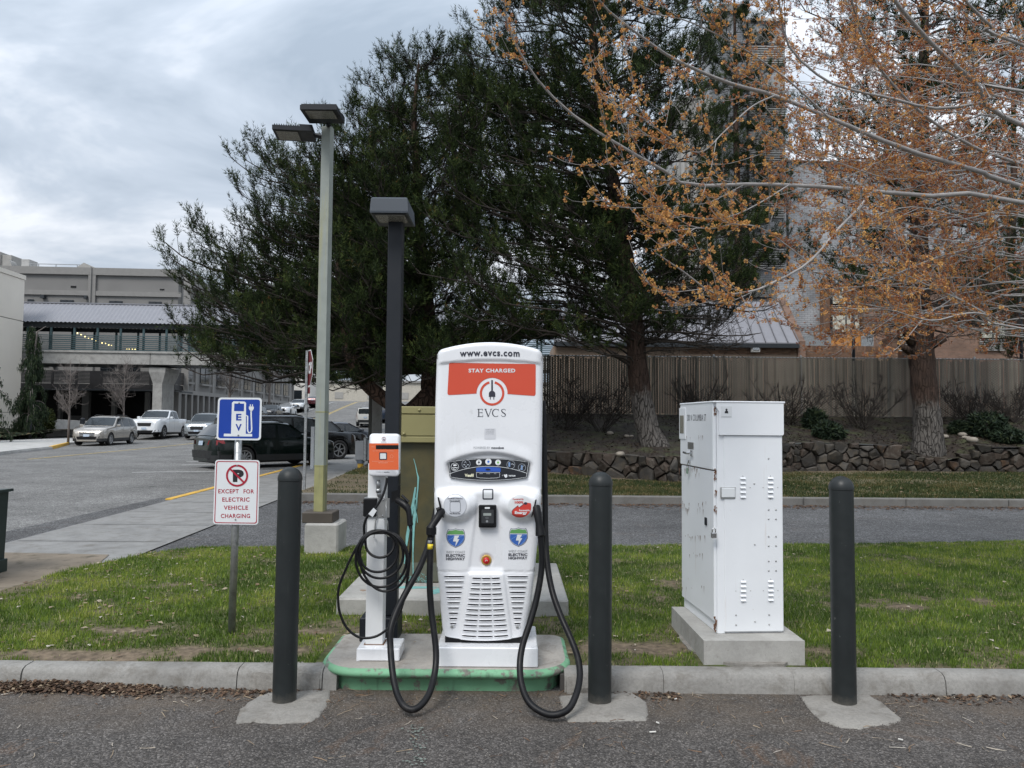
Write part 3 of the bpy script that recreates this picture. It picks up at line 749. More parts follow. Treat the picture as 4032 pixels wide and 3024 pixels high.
# pine needles and grit on the near asphalt
def sticks(name, n, x0, x1, y0, y1, z, L, wid, mat_, seed, dens=None):
    r_ = np.random.RandomState(seed); x = r_.uniform(x0, x1, n); y = r_.uniform(y0, y1, n)
    if dens is not None:
        k = r_.rand(n) < dens(x, y); x, y = x[k], y[k]; n = len(x)
    a = r_.uniform(0, np.pi, n); l = L*(.4+.9*r_.rand(n)); bnd = (r_.rand(n)-.5)*.5
    d = np.stack([np.cos(a), np.sin(a)], 1); p = np.stack([-np.sin(a), np.cos(a)], 1)
    c = np.stack([x, y], 1); A = c-d*l[:, None]/2; B = c+p*(l*bnd*.5)[:, None]; C = c+d*l[:, None]/2
    def q(X, s): return np.concatenate([X+p*s*wid/2, np.full((n, 1), z)+r_.rand(n, 1)*.004], 1)
    V = np.stack([q(A,-1), q(A,1), q(B,-1), q(B,1), q(C,-1), q(C,1)], 1).reshape(-1, 3); k = np.arange(n)*6
    T = np.concatenate([np.stack([k,k+2,k+3,k+1],1), np.stack([k+2,k+4,k+5,k+3],1)])
    return arr_mesh(name, V, T, mat_, tint=np.repeat(.5+.5*r_.rand(n), 6))
o = sticks('pine_needle_litter', 1500, -3.6, 3.8, 3.0, 4.58, .016, .085, .0032, M['litter'], 8, lambda x, y: .18+.82*np.exp(-((y-4.5)/.22)**2)*(.3+fbm(x*2, y*2, 2)))
tag(o, 'dry pine needles strewn on the dark asphalt', 'pine needles', kind='stuff')
# loose aggregate standing proud of the worn asphalt
def pebbles(name, n, x0, x1, y0, y1, z, s, mat_, seed, dens=None, gmax=1.0):
    r_ = np.random.RandomState(seed); x = r_.uniform(x0, x1, n); y = y0 + (y1-y0)*r_.rand(n)**gmax
    if dens is not None:
        k = r_.rand(n) < dens(x, y); x, y = x[k], y[k]; n = len(x)
    s_ = s*(.5+r_.rand(n)**2*1.3); a = r_.uniform(0, 6.28, n); V = []
    ca, sa = np.cos(a), np.sin(a)
    for (u, v, h) in ((1,0,0),(-.4,.85,0),(-.7,-.7,0),(.1,.05,.8)):
        V.append(np.stack([x+(u*ca-v*sa)*s_, y+(u*sa+v*ca)*s_*.9, z-.001+h*s_], 1))
    V = np.stack(V, 1).reshape(-1, 3); k = np.arange(n)*4
    T = np.concatenate([np.stack([k,k+1,k+3],1), np.stack([k+1,k+2,k+3],1), np.stack([k+2,k,k+3],1)])
    return arr_mesh(name, V, T, mat_, tint=np.repeat(r_.rand(n), 4))
M['grit'] = tint_mat('asphalt_aggregate', [(0,(.05,.045,.04)), (.6,(.11,.10,.09)), (.93,(.16,.145,.13)), (1,(.25,.235,.21))], rough=.9)
o = pebbles('loose_aggregate', 45000, -3.6, 3.7, 2.75, 4.6, .011, .0036, M['grit'], 9)
tag(o, 'coarse loose aggregate on the worn asphalt', 'gravel', kind='stuff')
_fe = [(G(1105, 2790, 0), .34, .22), (G(2385, 2785, 0), .34, .2), (G(3345, 2805, 0), .36, .24)]
def _ring(x, y):
    d = 0*x
    for p, a, c in _fe: q = np.sqrt(((x-p.x)/a)**2+((y-p.y)/c)**2); d = d+np.exp(-((q-.78)/.22)**2)
    return d
o = pebbles('footing_grit', 40000, -1.9, 2.9, 4.0, 4.58, .014, .0034, M['grit'], 19, _ring)
tag(o, 'gritty crumbs gathered round the edges of the bollard footings', 'gravel', kind='stuff')
M['crumb'] = mat('pale_crumb', (.6,.58,.54), .8)
for (px, py, l, an) in ((2570, 2884, .034, .15), (2590, 2848, .018, -.9), (3546, 2914, .022, -.6), (2660, 2754, .016, .5)):
    p = G(px, py, .016); b = MB(); b.tube([(p.x-l/2*math.cos(an), p.y-l/2*math.sin(an), .019), (p.x+l/2*math.cos(an), p.y+l/2*math.sin(an), .019)], .0042, 8)
    o = b.build('cigarette_butt', M['crumb']); tag(o, {2570:'white cigarette butt with orange tip, lowest of the three near the middle bollard', 2590:'short white butt just above the longest one on the asphalt', 3546:'lone white butt on the asphalt below the right bollard', 2660:'small white butt beside the kerb right of the middle bollard'}[px], 'cigarette butt', group='cigarette butts on the asphalt')
M['paintmark'] = mat('pale_green_chalk', (.16,.19,.165), .95, var=.3, vs=20)
# (the white chalky drip under the left hose)
p = MB()
for k in range(60):
    q = G(1640+rnd.gauss(0, 22), 2860+rnd.random()*160, .012); s_ = .004+.006*rnd.random()
    p.poly([(q.x+s_*math.cos(a_)*rnd.uniform(.6,1.2), q.y+s_*math.sin(a_)*rnd.uniform(.6,1.2), .0195) for a_ in (0,1.2,2.5,3.8,5.1)])
tag(p.build('paint_drips', M['paintmark']), 'pale green paint drips on the asphalt below the left hose', 'paint drips', kind='stuff')

# ------------------------------------------------------------------ verge behind the aisle, up to the stone wall, then the bank
WALLP = [(-3.6, 23.4), (-1.5, 22.6), (.1, 21.6), (1.2, 20.7), (2.9, 19.2), (3.9, 18.5), (5.4, 20.2), (8.2, 22.0), (10.0, 22.3), (14.0, 22.2), (20, 21.6)]
_wx = [p[0] for p in WALLP]; _wy = [p[1] for p in WALLP]
def ywall(x): return np.interp(x, _wx, _wy)
def wall_top(x): return np.interp(x, [-3.6, 1, 3, 4.5, 7, 9.4, 11.0, 11.9, 12.8, 13.6, 20], [.72,.80,.72,.78,1.0,1.05,.98,.62,.58,.95,1.0])
def verge_l(y): return rside(y, -4.40)
nx, ny = 90, 30
U, Vq = np.meshgrid(np.linspace(0, 1, nx+1), np.linspace(0, 1, ny+1))
X0 = -4.3; XX = X0 + 26*U
YV = 15.22 + (np.maximum(ywall(XX), 15.3)+.1-15.22)*Vq
XX = np.where(XX < verge_l(YV), verge_l(YV), XX)
def verge_h(x, y): return .135 + .10*np.clip((y-17)/5, 0, 1) + .03*(fbm(x*.9, y*.9, 3)-.5)
ZZ = verge_h(XX, YV)
Vv = np.stack([XX.ravel(), YV.ravel(), ZZ.ravel()], 1); ii = np.arange(nx*ny); rr_, cc_ = ii//nx, ii % nx; a = rr_*(nx+1)+cc_
def vgreen(x, y): return np.clip(.60 + 1.2*(fbm(x*.9+3, y*1.3, 4)-.5) - .5*np.exp(-((y-ywall(x))/.5)**2) - .25*(x < -1), .12, 1)
o = arr_mesh('verge', Vv, np.stack([a, a+1, a+nx+2, a+nx+1], 1), M['lawnsoil'], tint=vgreen(XX, YV).ravel()*.95, smooth=True); o['kind'] = 'structure'
o = blades('verge_grass', 95000, -5.2, 17.5, lambda x: np.where(x < -4.3, 15.5, 15.25), lambda x: ywall(x)-.05, verge_h, vgreen, M['drygrass'], .03, .085, .026, 13, clampx=lambda y: np.maximum(verge_l(y), -4.28+0*y)-.0)
tag(o, 'rough half-dry grass on the verge beyond the aisle', 'grass', kind='stuff')
# footway side: left part of the verge runs back past the pines
def bank_h(x, y):
    t = np.clip((y-ywall(x))/(26.0-ywall(x)+1e-6), 0, 1.6)
    base = wall_top(x)
    s = np.clip((x+6.0)/4.5, 0, 1)       # falls to the footway on the left
    z = base + (1.86-base)*np.clip(t, 0, 1)**1.15 + .05*(fbm(x*1.1, y*1.1, 3)-.5)
    return z*s + (.14+.012*(y-20))*(1-s)
nx, ny = 80, 24
U, Vq = np.meshgrid(np.linspace(0, 1, nx+1), np.linspace(0, 1, ny+1)); XX = -6.3 + 27*U
XX2 = XX; YB = ywall(XX)+.02 + (30-ywall(XX))*Vq
XX2 = np.where(XX < rside(YB, -4.35), rside(YB, -4.35), XX)
ZZ = bank_h(XX2, YB)
Vv = np.stack([XX2.ravel(), YB.ravel(), ZZ.ravel()], 1); ii = np.arange(nx*ny); rr_, cc_ = ii//nx, ii % nx; a = rr_*(nx+1)+cc_
me = arr_mesh('bank', Vv, np.stack([a, a+1, a+nx+2, a+nx+1], 1), M['bank'], smooth=True); me['kind'] = 'structure'
# twigs, needles and pale stones on the bank
r2 = np.random.RandomState(31); n = 12000
bx = r2.uniform(-4, 17, n); by = ywall(bx)+.1+(25.8-ywall(bx))*r2.rand(n); Pb = np.stack([bx, by, bank_h(bx, by)+.02], 1)
o = litter_mesh('pine_litter', Pb, .032, tint_mat('pine_duff', [(0,(.018,.012,.008)), (.6,(.038,.024,.015)), (1,(.08,.052,.032))], rough=.9), 32, curl=.7)  # litter colours darkened too, pine shade put into them
tag(o, 'brown pine litter and roots covering the bank under the pines', 'leaf litter', kind='stuff')
n = 5000; bx = r2.uniform(-4, 17, n); by = 14.95 - np.abs(r2.randn(n))*.28
o = litter_mesh('aisle_leaves', np.stack([bx, by, np.full(n, .012)], 1), .03, M['litter'], 33, tints=.2+.4*r2.rand(n), curl=.4)
tag(o, 'rusty pine needles drifted along the far kerb', 'leaf litter', kind='stuff')
n = 800; bx = r2.uniform(-4, 17, n); by = 15.3 + (ywall(bx)-15.5)*r2.rand(n)
o = litter_mesh('verge_leaves', np.stack([bx, by, verge_h(bx, by)+.06], 1), .032, M['litter'], 34, tints=.4+.5*r2.rand(n))
tag(o, 'dry leaves lying on the verge grass', 'leaves', kind='stuff')
# ================================================================== STONE WALL
swall = thing('stone_wall', 'dry-laid dark basalt retaining wall below the pines', 'stone wall')
def wall_pt(s):                         # arc-length parametrisation of the wall line
    acc = 0
    for (a, c) in zip(WALLP[:-1], WALLP[1:]):
        a = Vector(a); c = Vector(c); L = (c-a).length
        if s <= acc+L or (a, c) == (Vector(WALLP[-2]), Vector(WALLP[-1])):
            d = (c-a).normalized(); return a + d*(s-acc), d
        acc += L
    return Vector(WALLP[-1]), d
WL = sum((Vector(c)-Vector(a)).length for a, c in zip(WALLP[:-1], WALLP[1:]))
def clip_cell(c, others, lim):
    poly = lim
    for o in others:
        f_ = c[2]/(c[2]+o[2]); f_ = .5+(f_-.5)*.8; mx_, my_ = c[0]+(o[0]-c[0])*f_, c[1]+(o[1]-c[1])*f_; nx_, ny_ = o[0]-c[0], o[1]-c[1]; new = []
        for i in range(len(poly)):
            p, q = poly[i], poly[(i+1) % len(poly)]
            dp = (p[0]-mx_)*nx_+(p[1]-my_)*ny_; dq = (q[0]-mx_)*nx_+(q[1]-my_)*ny_
            if dp <= 0: new.append(p)
            if dp*dq < 0:
                t = dp/(dp-dq); new.append((p[0]+(q[0]-p[0])*t, p[1]+(q[1]-p[1])*t))
        poly = new
        if len(poly) < 3: return None
    return poly
rw = random.Random(22)
seeds = []
s = 2.0
tries = 0
while tries < 14000 and len(seeds) < 300:   # irregular packing: big and small stones mixed
    tries += 1
    s = rw.uniform(1.5, WL-.2); p, d = wall_pt(s); top = float(wall_top(p.x)); z = rw.uniform(.17, top-.04)
    rad = rw.choice((.13, .16, .2, .24, .30)) if tries < 9000 else .12
    if all((s-a)**2+((z-c)*1.35)**2 > ((rad+q)*.80)**2 for a, c, q in seeds): seeds.append((s, z, rad))
back = MB(); 
for k in range(120):
    s0 = WL*k/120; s1 = WL*(k+1)/120; (p0, d0), (p1, d1) = wall_pt(s0), wall_pt(s1)
    n0 = Vector((-d0.y, d0.x)); n1 = Vector((-d1.y, d1.x))
    a = p0+n0*.10; c = p1+n1*.10; e = p0+n0*.3; f = p1+n1*.3
    t0, t1 = float(wall_top(p0.x))-.07, float(wall_top(p1.x))-.07
    back.add([(a.x,a.y,.1),(c.x,c.y,.1),(c.x,c.y,t1),(a.x,a.y,t0),(e.x,e.y,t0+.04),(f.x,f.y,t1+.04)], [(0,1,2,3),(3,2,5,4)])
back.build('earth_core', mat('dark_wall_earth', (.018,.014,.011), .95, var=.3), swall)
visible = []
for i, c in enumerate(seeds):
    near = [o for j, o in enumerate(seeds) if j != i and abs(o[0]-c[0]) < 1.2 and abs(o[1]-c[1]) < .9]
    p, d = wall_pt(c[0]); top = float(wall_top(p.x))
    lim = [(c[0]-.42, .06), (c[0]+.42, .06), (c[0]+.42, top+rw.uniform(-.08,.09)), (c[0]-.42, top+rw.uniform(-.08,.09))]
    poly = clip_cell(c, near, lim)
    if poly is None: continue
    cx_ = sum(q[0] for q in poly)/len(poly); cz_ = sum(q[1] for q in poly)/len(poly)
    # resample outline, pull in from neighbours, roughen
    out_ = []
    for k in range(len(poly)):
        a, b_ = poly[k], poly[(k+1) % len(poly)]; L = math.hypot(a[0]-b_[0], a[1]-b_[1]); m_ = 2 if L > .28 else 1
        for j in range(m_): out_.append((a[0]+(b_[0]-a[0])*j/m_, a[1]+(b_[1]-a[1])*j/m_))
    rings = [[], [], [], []]; tilt = (rw.uniform(-.45,.45), rw.uniform(-.5,.15)); dep = rw.uniform(-.02, .09); ang = rw.uniform(0, 6.28)
    for k, (u, v) in enumerate(out_):
        jit = rw.uniform(.88, 1.02)
        for r_i, (sc_, fo) in enumerate(((.92, .14), (.93, .02), (.85, -.05), (.5, -.058))):
            uu = cx_+(u-cx_)*sc_*jit; vv = cz_+(v-cz_)*sc_*jit
            q, d = wall_pt(uu); nrm = Vector((-d.y, d.x))
            off = fo + dep + tilt[0]*(uu-cx_)*(1 if fo < .1 else 0) + tilt[1]*(vv-cz_)*(1 if fo < .1 else 0) + rw.uniform(-.022,.022)*(1 if r_i > 0 else 0)
            q = q + nrm*off; rings[r_i].append((q.x, q.y, vv))
    b = MB(); b.loft(rings); 
    o = b.build('stone', rw.choice((M['stone'], M['stone'], M['stone2'], M['stone'], M['stone3'] if rw.random() < .5 else M['stone2'])), swall, angle=16)
# loose pale cobbles on the bank by the right pine
M['pale'] = mat('pale_cobble', (.27,.24,.20), .85, var=.25, vs=9, bs=20, bst=.3)
def cobble(p, s_, seed, mat_=None):
    r_ = random.Random(seed); b = MB(); rings = []
    for k in range(1, 6):
        ph = math.pi*k/6; rings.append([(p.x+s_*math.sin(ph)*math.cos(a)*r_.uniform(.85,1.15), p.y+s_*math.sin(ph)*math.sin(a)*r_.uniform(.8,1.1), p.z+s_*.62*-math.cos(ph)*r_.uniform(.9,1.1)) for a in [2*math.pi*j/9 for j in range(9)]])
    b.loft(rings); return b.build('cobble', mat_ or M['pale'], smooth=True)
lab = {0:'topmost pale cobble of the little heap beside the right pine', 1:'flat cream cobble at the left of the heap beside the right pine', 2:'small cobble in the middle of the heap by the right pine', 3:'long pale cobble at the foot of the heap by the right pine',
       4:'round tan cobble on the bank left of the leaning pine', 5:'small white cobble on the duff near the leaning pine', 6:'flat white cobble beside the trunk of the leaning pine', 7:'pale cobble lodged on top of the stone wall', 8:'cobble at the right end of the heap by the right pine'}
for i, (px, py, Y, s_) in enumerate(((3790,1740,23.6,.13),(3720,1733,23.7,.12),(3800,1755,23.3,.09),(3830,1772,22.9,.16),(2402,1706,22.5,.10),(2468,1716,22,.08),(2487,1712,22,.06),(2440,1798,19.6,.12),(3812,1752,23.2,.10))):
    p = at(px, py, Y); p.z = float(bank_h(p.x, p.y)) + s_*.35 if i != 7 else float(wall_top(p.x))+.05
    if i == 7: p.y = float(ywall(p.x))+.12
    tag(cobble(p, s_, i), lab[i], 'cobble', group='pale cobbles on the bank')

# ================================================================== FENCE (chain link with slats)
fence = thing('slatted_fence', 'tall taupe chain-link privacy fence with vertical slats on the bank', 'fence')
FY, FZ0, FZ1 = 26.0, 1.86, 3.86
rf = random.Random(3)
slat_me = {}
def slat_mesh(v):
    if v not in slat_me:
        b = MB(); b.box(-.035, .035, -.006, .006, 0, [1.93, 1.97, 1.90, 1.99][v], .003); slat_me[v] = b.build('slat', M['slatfence'], mesh_only=True)
    return slat_me[v]
x = -2.0; k = 0; nsl = 0
while x < 21.0 and nsl < 290:
    if rf.random() > .012:
        o = link('slat', slat_mesh(rf.randrange(4)), fence, (x+rf.uniform(-.003,.003), FY+rf.uniform(-.004,.004), FZ0+rf.uniform(-.06,.02)+.004*(x-8)*0)); nsl += 1
        o.rotation_euler = (rf.uniform(-.004,.004), rf.uniform(-.006,.006), rf.uniform(-.35,.35))
    x += .0865
xe = x
b = MB(); 
for sgn in (1, -1):
    t = -2.0-2.0
    while t < xe+2.0:
        x0_, x1_ = t, t+sgn*1.96/.72; z0_, z1_ = FZ0+.02, FZ1-.02
        cl = []
        pa, pb = Vector((x0_, FY-.017, z0_)), Vector((x1_, FY-.017, z1_))
        if max(x0_, x1_) > -2 and min(x0_, x1_) < xe:
            # clip to the fence length
            def cx2(xx): 
                u = (xx-x0_)/(x1_-x0_); return pa.lerp(pb, u)
            lo, hi = 0.0, 1.0
            u1, u2 = (-2-x0_)/(x1_-x0_), (xe-x0_)/(x1_-x0_); lo = max(lo, min(u1, u2)); hi = min(hi, max(u1, u2))
            if hi > lo: b.tube([pa.lerp(pb, lo), pa.lerp(pb, hi)],   .0075, 3, caps=False)
        t += .115 if sgn == 1 else .115
b.build('wire_mesh', M['wire'], fence)['kind'] = 'stuff'
b = MB(); b.tube([(-2, FY+.02, FZ1-.05), (xe, FY+.02, FZ1-.05)], .021, 8); b.build('top_rail', M['galv'], fence)
k = 0
x = -2.0
while x < xe:
    b = MB(); b.tube([(x, FY+.045, FZ0-.3), (x, FY+.045, FZ1)], .030, 10); b.lathe([(.034, FZ1), (.03, FZ1+.03), (.0, FZ1+.045)], 10, (x, FY+.045, 0)); b.build('fence_post', M['galv'], fence); x += 2.95
# ================================================================== FOREGROUND OBJECTS
def spline(pts, n=8):
    """Catmull-Rom through 3D points"""
    P = [Vector(p) for p in pts]; P = [P[0]*2-P[1]] + P + [P[-1]*2-P[-2]]; out = []
    for i in range(1, len(P)-2):
        for k in range(n):
            t = k/n; a, b, c, d = P[i-1], P[i], P[i+1], P[i+2]
            out.append(.5*((2*b)+(-a+c)*t+(2*a-5*b+4*c-d)*t*t+(-a+3*b-3*c+d)*t**3))
    out.append(P[-2]); return out
def rrect(x0, y0, x1, y1, r, n=5):
    pts = []
    for cx_, cy_, a0 in ((x1-r, y1-r, 0), (x0+r, y1-r, 90), (x0+r, y0+r, 180), (x1-r, y0+r, 270)):
        for k in range(n+1):
            a = R(a0+90*k/n); pts.append((cx_+r*math.cos(a), cy_+r*math.sin(a)))
    return pts

# ------------------------------------------------------------------ charging island with green painted edge
isl = thing('charger_island', 'concrete island slab with rounded corners and green painted front edge', 'concrete island', (-.39, 4.93, 0))
def isl_out(g, zz):
    pts = []
    X0, X1, Y0, Y1 = -1.135-g, .365+g, 4.545-g, 5.33+g
    rr = [.10+g, .10+g, .26+g, .26+g]
    for (cx_, cy_, a0, r) in ((X1, Y1, 0, rr[0]), (X0, Y1, 90, rr[1]), (X0, Y0, 180, rr[2]), (X1, Y0, 270, rr[3])):
        sx = -1 if cx_ > -.4 else 1; sy = -1 if cy_ > 4.9 else 1
        for k in range(9):
            a = R(a0+90*k/8); pts.append((cx_+sx*r+r*math.cos(a), cy_+sy*r+r*math.sin(a), zz))
    return pts
b = MB(); b.loft([isl_out(-.062, -.02), isl_out(-.055, .072), isl_out(-.04, .086), isl_out(-.008, .098), isl_out(.006, .112), isl_out(.006, .124), isl_out(-.004, .138), isl_out(-.024, .146)], caps=False)
b.build('painted_edge', M['greenpaint'], isl, world=True, angle=60)
b = MB(); b.poly(isl_out(-.024, .146)); 
o = b.build('slab_top', M['island'], isl, world=True)
for (x0, x1, s_) in ((-1.52, -1.115, 3), (.335, .62, 4)):     # rough mortar shoulders joining island and kerb
    r_ = random.Random(s_); b = MB(); rings = []
    for k in range(9):
        x = x0+(x1-x0)*k/8; rings.append([(x, 4.565+r_.uniform(-.015,.01), -.02), (x, 4.575+r_.uniform(-.02,.012), .05+r_.uniform(-.01,.01)), (x, 4.60+r_.uniform(-.015,.01), .105+r_.uniform(-.012,.008)), (x, 4.66, .122+r_.uniform(-.006,.006)), (x, 4.77, .118), (x, 4.77, -.02)])
    b.loft(rings); tag(b.build('kerb_mortar', M['patch'], angle=40), kind='structure')

# ------------------------------------------------------------------ fast charger kiosk
kio = thing('fast_charger', 'tall white rapid car charger with red banner and two black hoses', 'car charger', (-.148, 4.85, .146))
KY = 4.69
_L = [(1340,1722),(1395,1718),(1600,1712),(1913,1708),(2100,1712),(2236,1720),(2332,1730),(2467,1739),(2520,1748)]
_Rr = [(1340,2138),(1389,2139),(1600,2137),(1937,2133),(2100,2120),(2250,2106),(2380,2091),(2491,2067),(2520,2060)]
def kl(v): return float(np.interp(v, [p[0] for p in _L], [p[1] for p in _L]))
def kr(v): return float(np.interp(v, [p[0] for p in _Rr], [p[1] for p in _Rr]))
def ktop(x): 
    t = (x-1929)/209.0; v = 1347 + 34*t*t
    d = min(x-1718, 2139-x); r = 24
    if d < r: v += r - math.sqrt(max(0, r*r-(r-max(0, d))**2))
    return v
def kbot(x):
    t = (x-1905)/165.0; v = 2520 - 18*t*t; d = min(x-1746, 2066-x); r = 16
    if d < r: v -= r - math.sqrt(max(0, r*r-(r-max(0, d))**2))
    return v
def sm(a, b_, x):
    t = max(0, min(1, (x-a)/(b_-a))); return t*t*(3-2*t)
def relief(x, v):
    r = 0.0
    d = min(x-kl(v), kr(v)-x); e = 26.0
    if d < e: q = 1-max(0, d)/e; r -= .036*(1-math.sqrt(max(0, 1-q*q)))
    dt = v-ktop(x); 
    if dt < 16: q = 1-max(0, dt)/16; r -= .024*(1-math.sqrt(max(0, 1-q*q)))
    # brow over the banner
    br = 1419 + 14*((x-1932)/200.0)**2
    r += .011*(1-sm(br-4, br+3, v))*sm(0, 26, d)
    # arch over the display, display bay set back at its top
    ar = 1778 + 40*((x-1925)/168.0)**2
    inb = sm(1745, 1772, x)*(1-sm(2078, 2104, x))
    r += inb*(.006*sm(ar-60, ar-4, v)*(1-sm(ar-3, ar+8, v)) - .020*sm(ar, ar+18, v)*(1-sm(1845, 1900, v)))
    # body swells below the display
    sh = 1905 + 12*((x-1925)/200.0)**2*(1)
    r += .022*sm(sh, sh+40, v)*(1-sm(2250, 2520, v)*.75)
    # holster pods
    for cx_, cy_ in ((1795, 1988), (2053, 1985)):
        rho = math.sqrt(((x-cx_)/84.0)**2+((v-cy_)/66.0)**2); r += .050*(1-sm(.55, 1.12, rho))
    # centre channel between the pods, raised centre grille below
    if v > 1925:
        xl = float(np.interp(v, [1925, 2043, 2250, 2487], [1880, 1872, 1846, 1812])); xr = float(np.interp(v, [1925, 2033, 2250, 2487], [1960, 1963, 1983, 2013]))
        ins = sm(xl-5, xl+5, x)*(1-sm(xr-5, xr+5, x))
        r += ins*(-.010*sm(1925, 1990, v)*(1-sm(2230, 2250, v)) + .012*sm(2245, 2262, v))
    r -= .006*(1-abs(v-2249)/4) if abs(v-2249) < 4 else 0
    # round recess of the stop button
    rho = math.hypot(x-1915.5, v-2204.5)
    r -= .010*(1-sm(18, 29, rho))
    return r
def KP(x, v, off=0.0):
    p = at(x, v, KY); p.y = KY - relief(x, v) - off; return p
nu, nv = 76, 215
V = []; F = []
for j in range(nv+1):
    for i in range(nu+1):
        tu = i/nu; tu = .5-.5*math.cos(math.pi*tu) if False else tu
        vm_ = 1350+1165*j/nv; x = kl(vm_)+(kr(vm_)-kl(vm_))*tu
        v = ktop(x)+(kbot(x)-ktop(x))*j/nv; x = kl(v)+(kr(v)-kl(v))*tu
        x = min(max(x, kl(v)), kr(v)); V.append(tuple(KP(x, v)))
for j in range(nv):
    for i in range(nu):
        a = j*(nu+1)+i; F.append((a, a+nu+1, a+nu+2, a+1))
loop = [i for i in range(nu+1)] + [(j+1)*(nu+1)-1 for j in range(1, nv+1)] + [nv*(nu+1)+i for i in range(nu-1, -1, -1)] + [j*(nu+1) for j in range(nv-1, 0, -1)]
def shell_ring(y, s_=1.0, zz=0.0): 
    c = Vector((-.148, 0, 1.0)); return [(c.x+(V[i][0]-c.x)*s_, y, V[i][2]) for i in loop]
b = MB(); b.use(M['white']); b.add(V, F)
b.loft([[V[i] for i in loop], shell_ring(KY+.05), shell_ring(4.90, .985)], caps=False)
b.build('front_shell', None, kio, world=True, angle=70)
b = MB(); b.loft([shell_ring(4.90, .965), shell_ring(5.06, .95)]); b.build('rear_housing', M['whitepost'], kio, world=True, angle=40)
b = MB(); p0, p1 = at(1719, 2611, 4.60), at(2118, 2611, 4.60)
b.box(p0.x, p1.x, 4.60, 5.09, .1475, .262, .006); b.build('plinth', M['white'], kio, world=True)
# seams: foot outline on the plinth, thin shadow gap
b = MB(); b.box(at(1752, 2500, KY).x, at(2060, 2500, KY).x, KY+.01, 5.03, .255, .30); b.build('foot', M['black'], kio, world=True)

def KD(x, v): return KP(x, v, .0016)
def KD2(x, v): return KP(x, v, .0028)
def KD3(x, v): return KP(x, v, .0040)
def decal(name, pts, m, parent=kio, fn=KD, subdiv=0):
    b = MB(); b.poly([fn(*p) for p in pts]); return b.build(name, m, parent, world=True)
def gdecal(name, pts, m, parent=kio, fn=KD, g=6.0):
    """decal cut into small cells so it follows the curved shell"""
    def cut(P, ax, v, keep):
        out = []
        for i in range(len(P)):
            a, c = P[i], P[(i+1) % len(P)]; da, dc = (a[ax]-v)*keep, (c[ax]-v)*keep
            if da >= 0: out.append(a)
            if da*dc < 0: t = da/(da-dc); out.append((a[0]+(c[0]-a[0])*t, a[1]+(c[1]-a[1])*t))
        return out
    b = MB(); xs_ = [p[0] for p in pts]; y0, y1 = min(p[1] for p in pts), max(p[1] for p in pts); x = min(xs_)
    while x < max(xs_):
        col_ = cut(cut(pts, 0, x, 1), 0, x+g, -1); y = y0
        while y < y1 and len(col_) > 2:
            c = cut(cut(col_, 1, y, 1), 1, y+g, -1)
            if len(c) > 2: b.poly([fn(*p) for p in c])
            y += g
        x += g
    return b.build(name, m, parent, world=True)
def disc(name, cx_, cy_, r, m, parent=kio, fn=KD, r2=None, rin=0.0, a0=0, a1=360, n=28):
    """ring or disc of short strips that follow the surface"""
    b = MB(); K = 4 if rin == 0 else 1; pts = []
    full = (a1-a0) >= 360
    for k in range(n+1):
        a = R(a0+(a1-a0)*k/n); pts.append((math.sin(a), -math.cos(a)))
    r2 = r2 or r
    for q in range(K):
        ra, rb = (rin+(r-rin)*q/K), (rin+(r-rin)*(q+1)/K); f = r2/r
        for k in range(n):
            (s0, c0), (s1, c1) = pts[k], pts[k+1]
            b.add([fn(cx_+s0*ra, cy_+c0*ra*f), fn(cx_+s0*rb, cy_+c0*rb*f), fn(cx_+s1*rb, cy_+c1*rb*f), fn(cx_+s1*ra, cy_+c1*ra*f)], [(0,1,2,3)] if ra > 0 else [(0,1,2)])
    return b.build(name, m, parent, world=True)
def strip(name, pts, wid, m, parent=kio, fn=KD):
    b = MB(); n = len(pts); ws = wid if isinstance(wid, (list, tuple)) else [wid]*n; V_ = []
    for i, p in enumerate(pts):
        a, c = pts[max(0, i-1)], pts[min(n-1, i+1)]; dx, dy = c[0]-a[0], c[1]-a[1]; L = math.hypot(dx, dy) or 1
        V_ += [fn(p[0]-dy/L*ws[i]/2, p[1]+dx/L*ws[i]/2), fn(p[0]+dy/L*ws[i]/2, p[1]-dx/L*ws[i]/2)]
    b.add(V_, [(2*i, 2*i+1, 2*i+3, 2*i+2) for i in range(n-1)]); return b.build(name, m, parent, world=True)
def ktext(name, body, x0, y0, x1, y1, m, parent=kio, bold=0.0, fn=KD2, spacing=1.0, arc=0.0):
    if arc:
        f = lambda x, v: fn(x, v + arc*((x-(x0+x1)/2)/((x1-x0)/2))**2)
    else: f = fn
    return text_on(name, body, (x0, y1, x1, y0), f, m, parent, bold, spacing)
ktext('web_lettering', 'www.evcs.com', 1811, 1384, 2046, 1403, M['navyink'], bold=.03, spacing=1.15, arc=2.5)
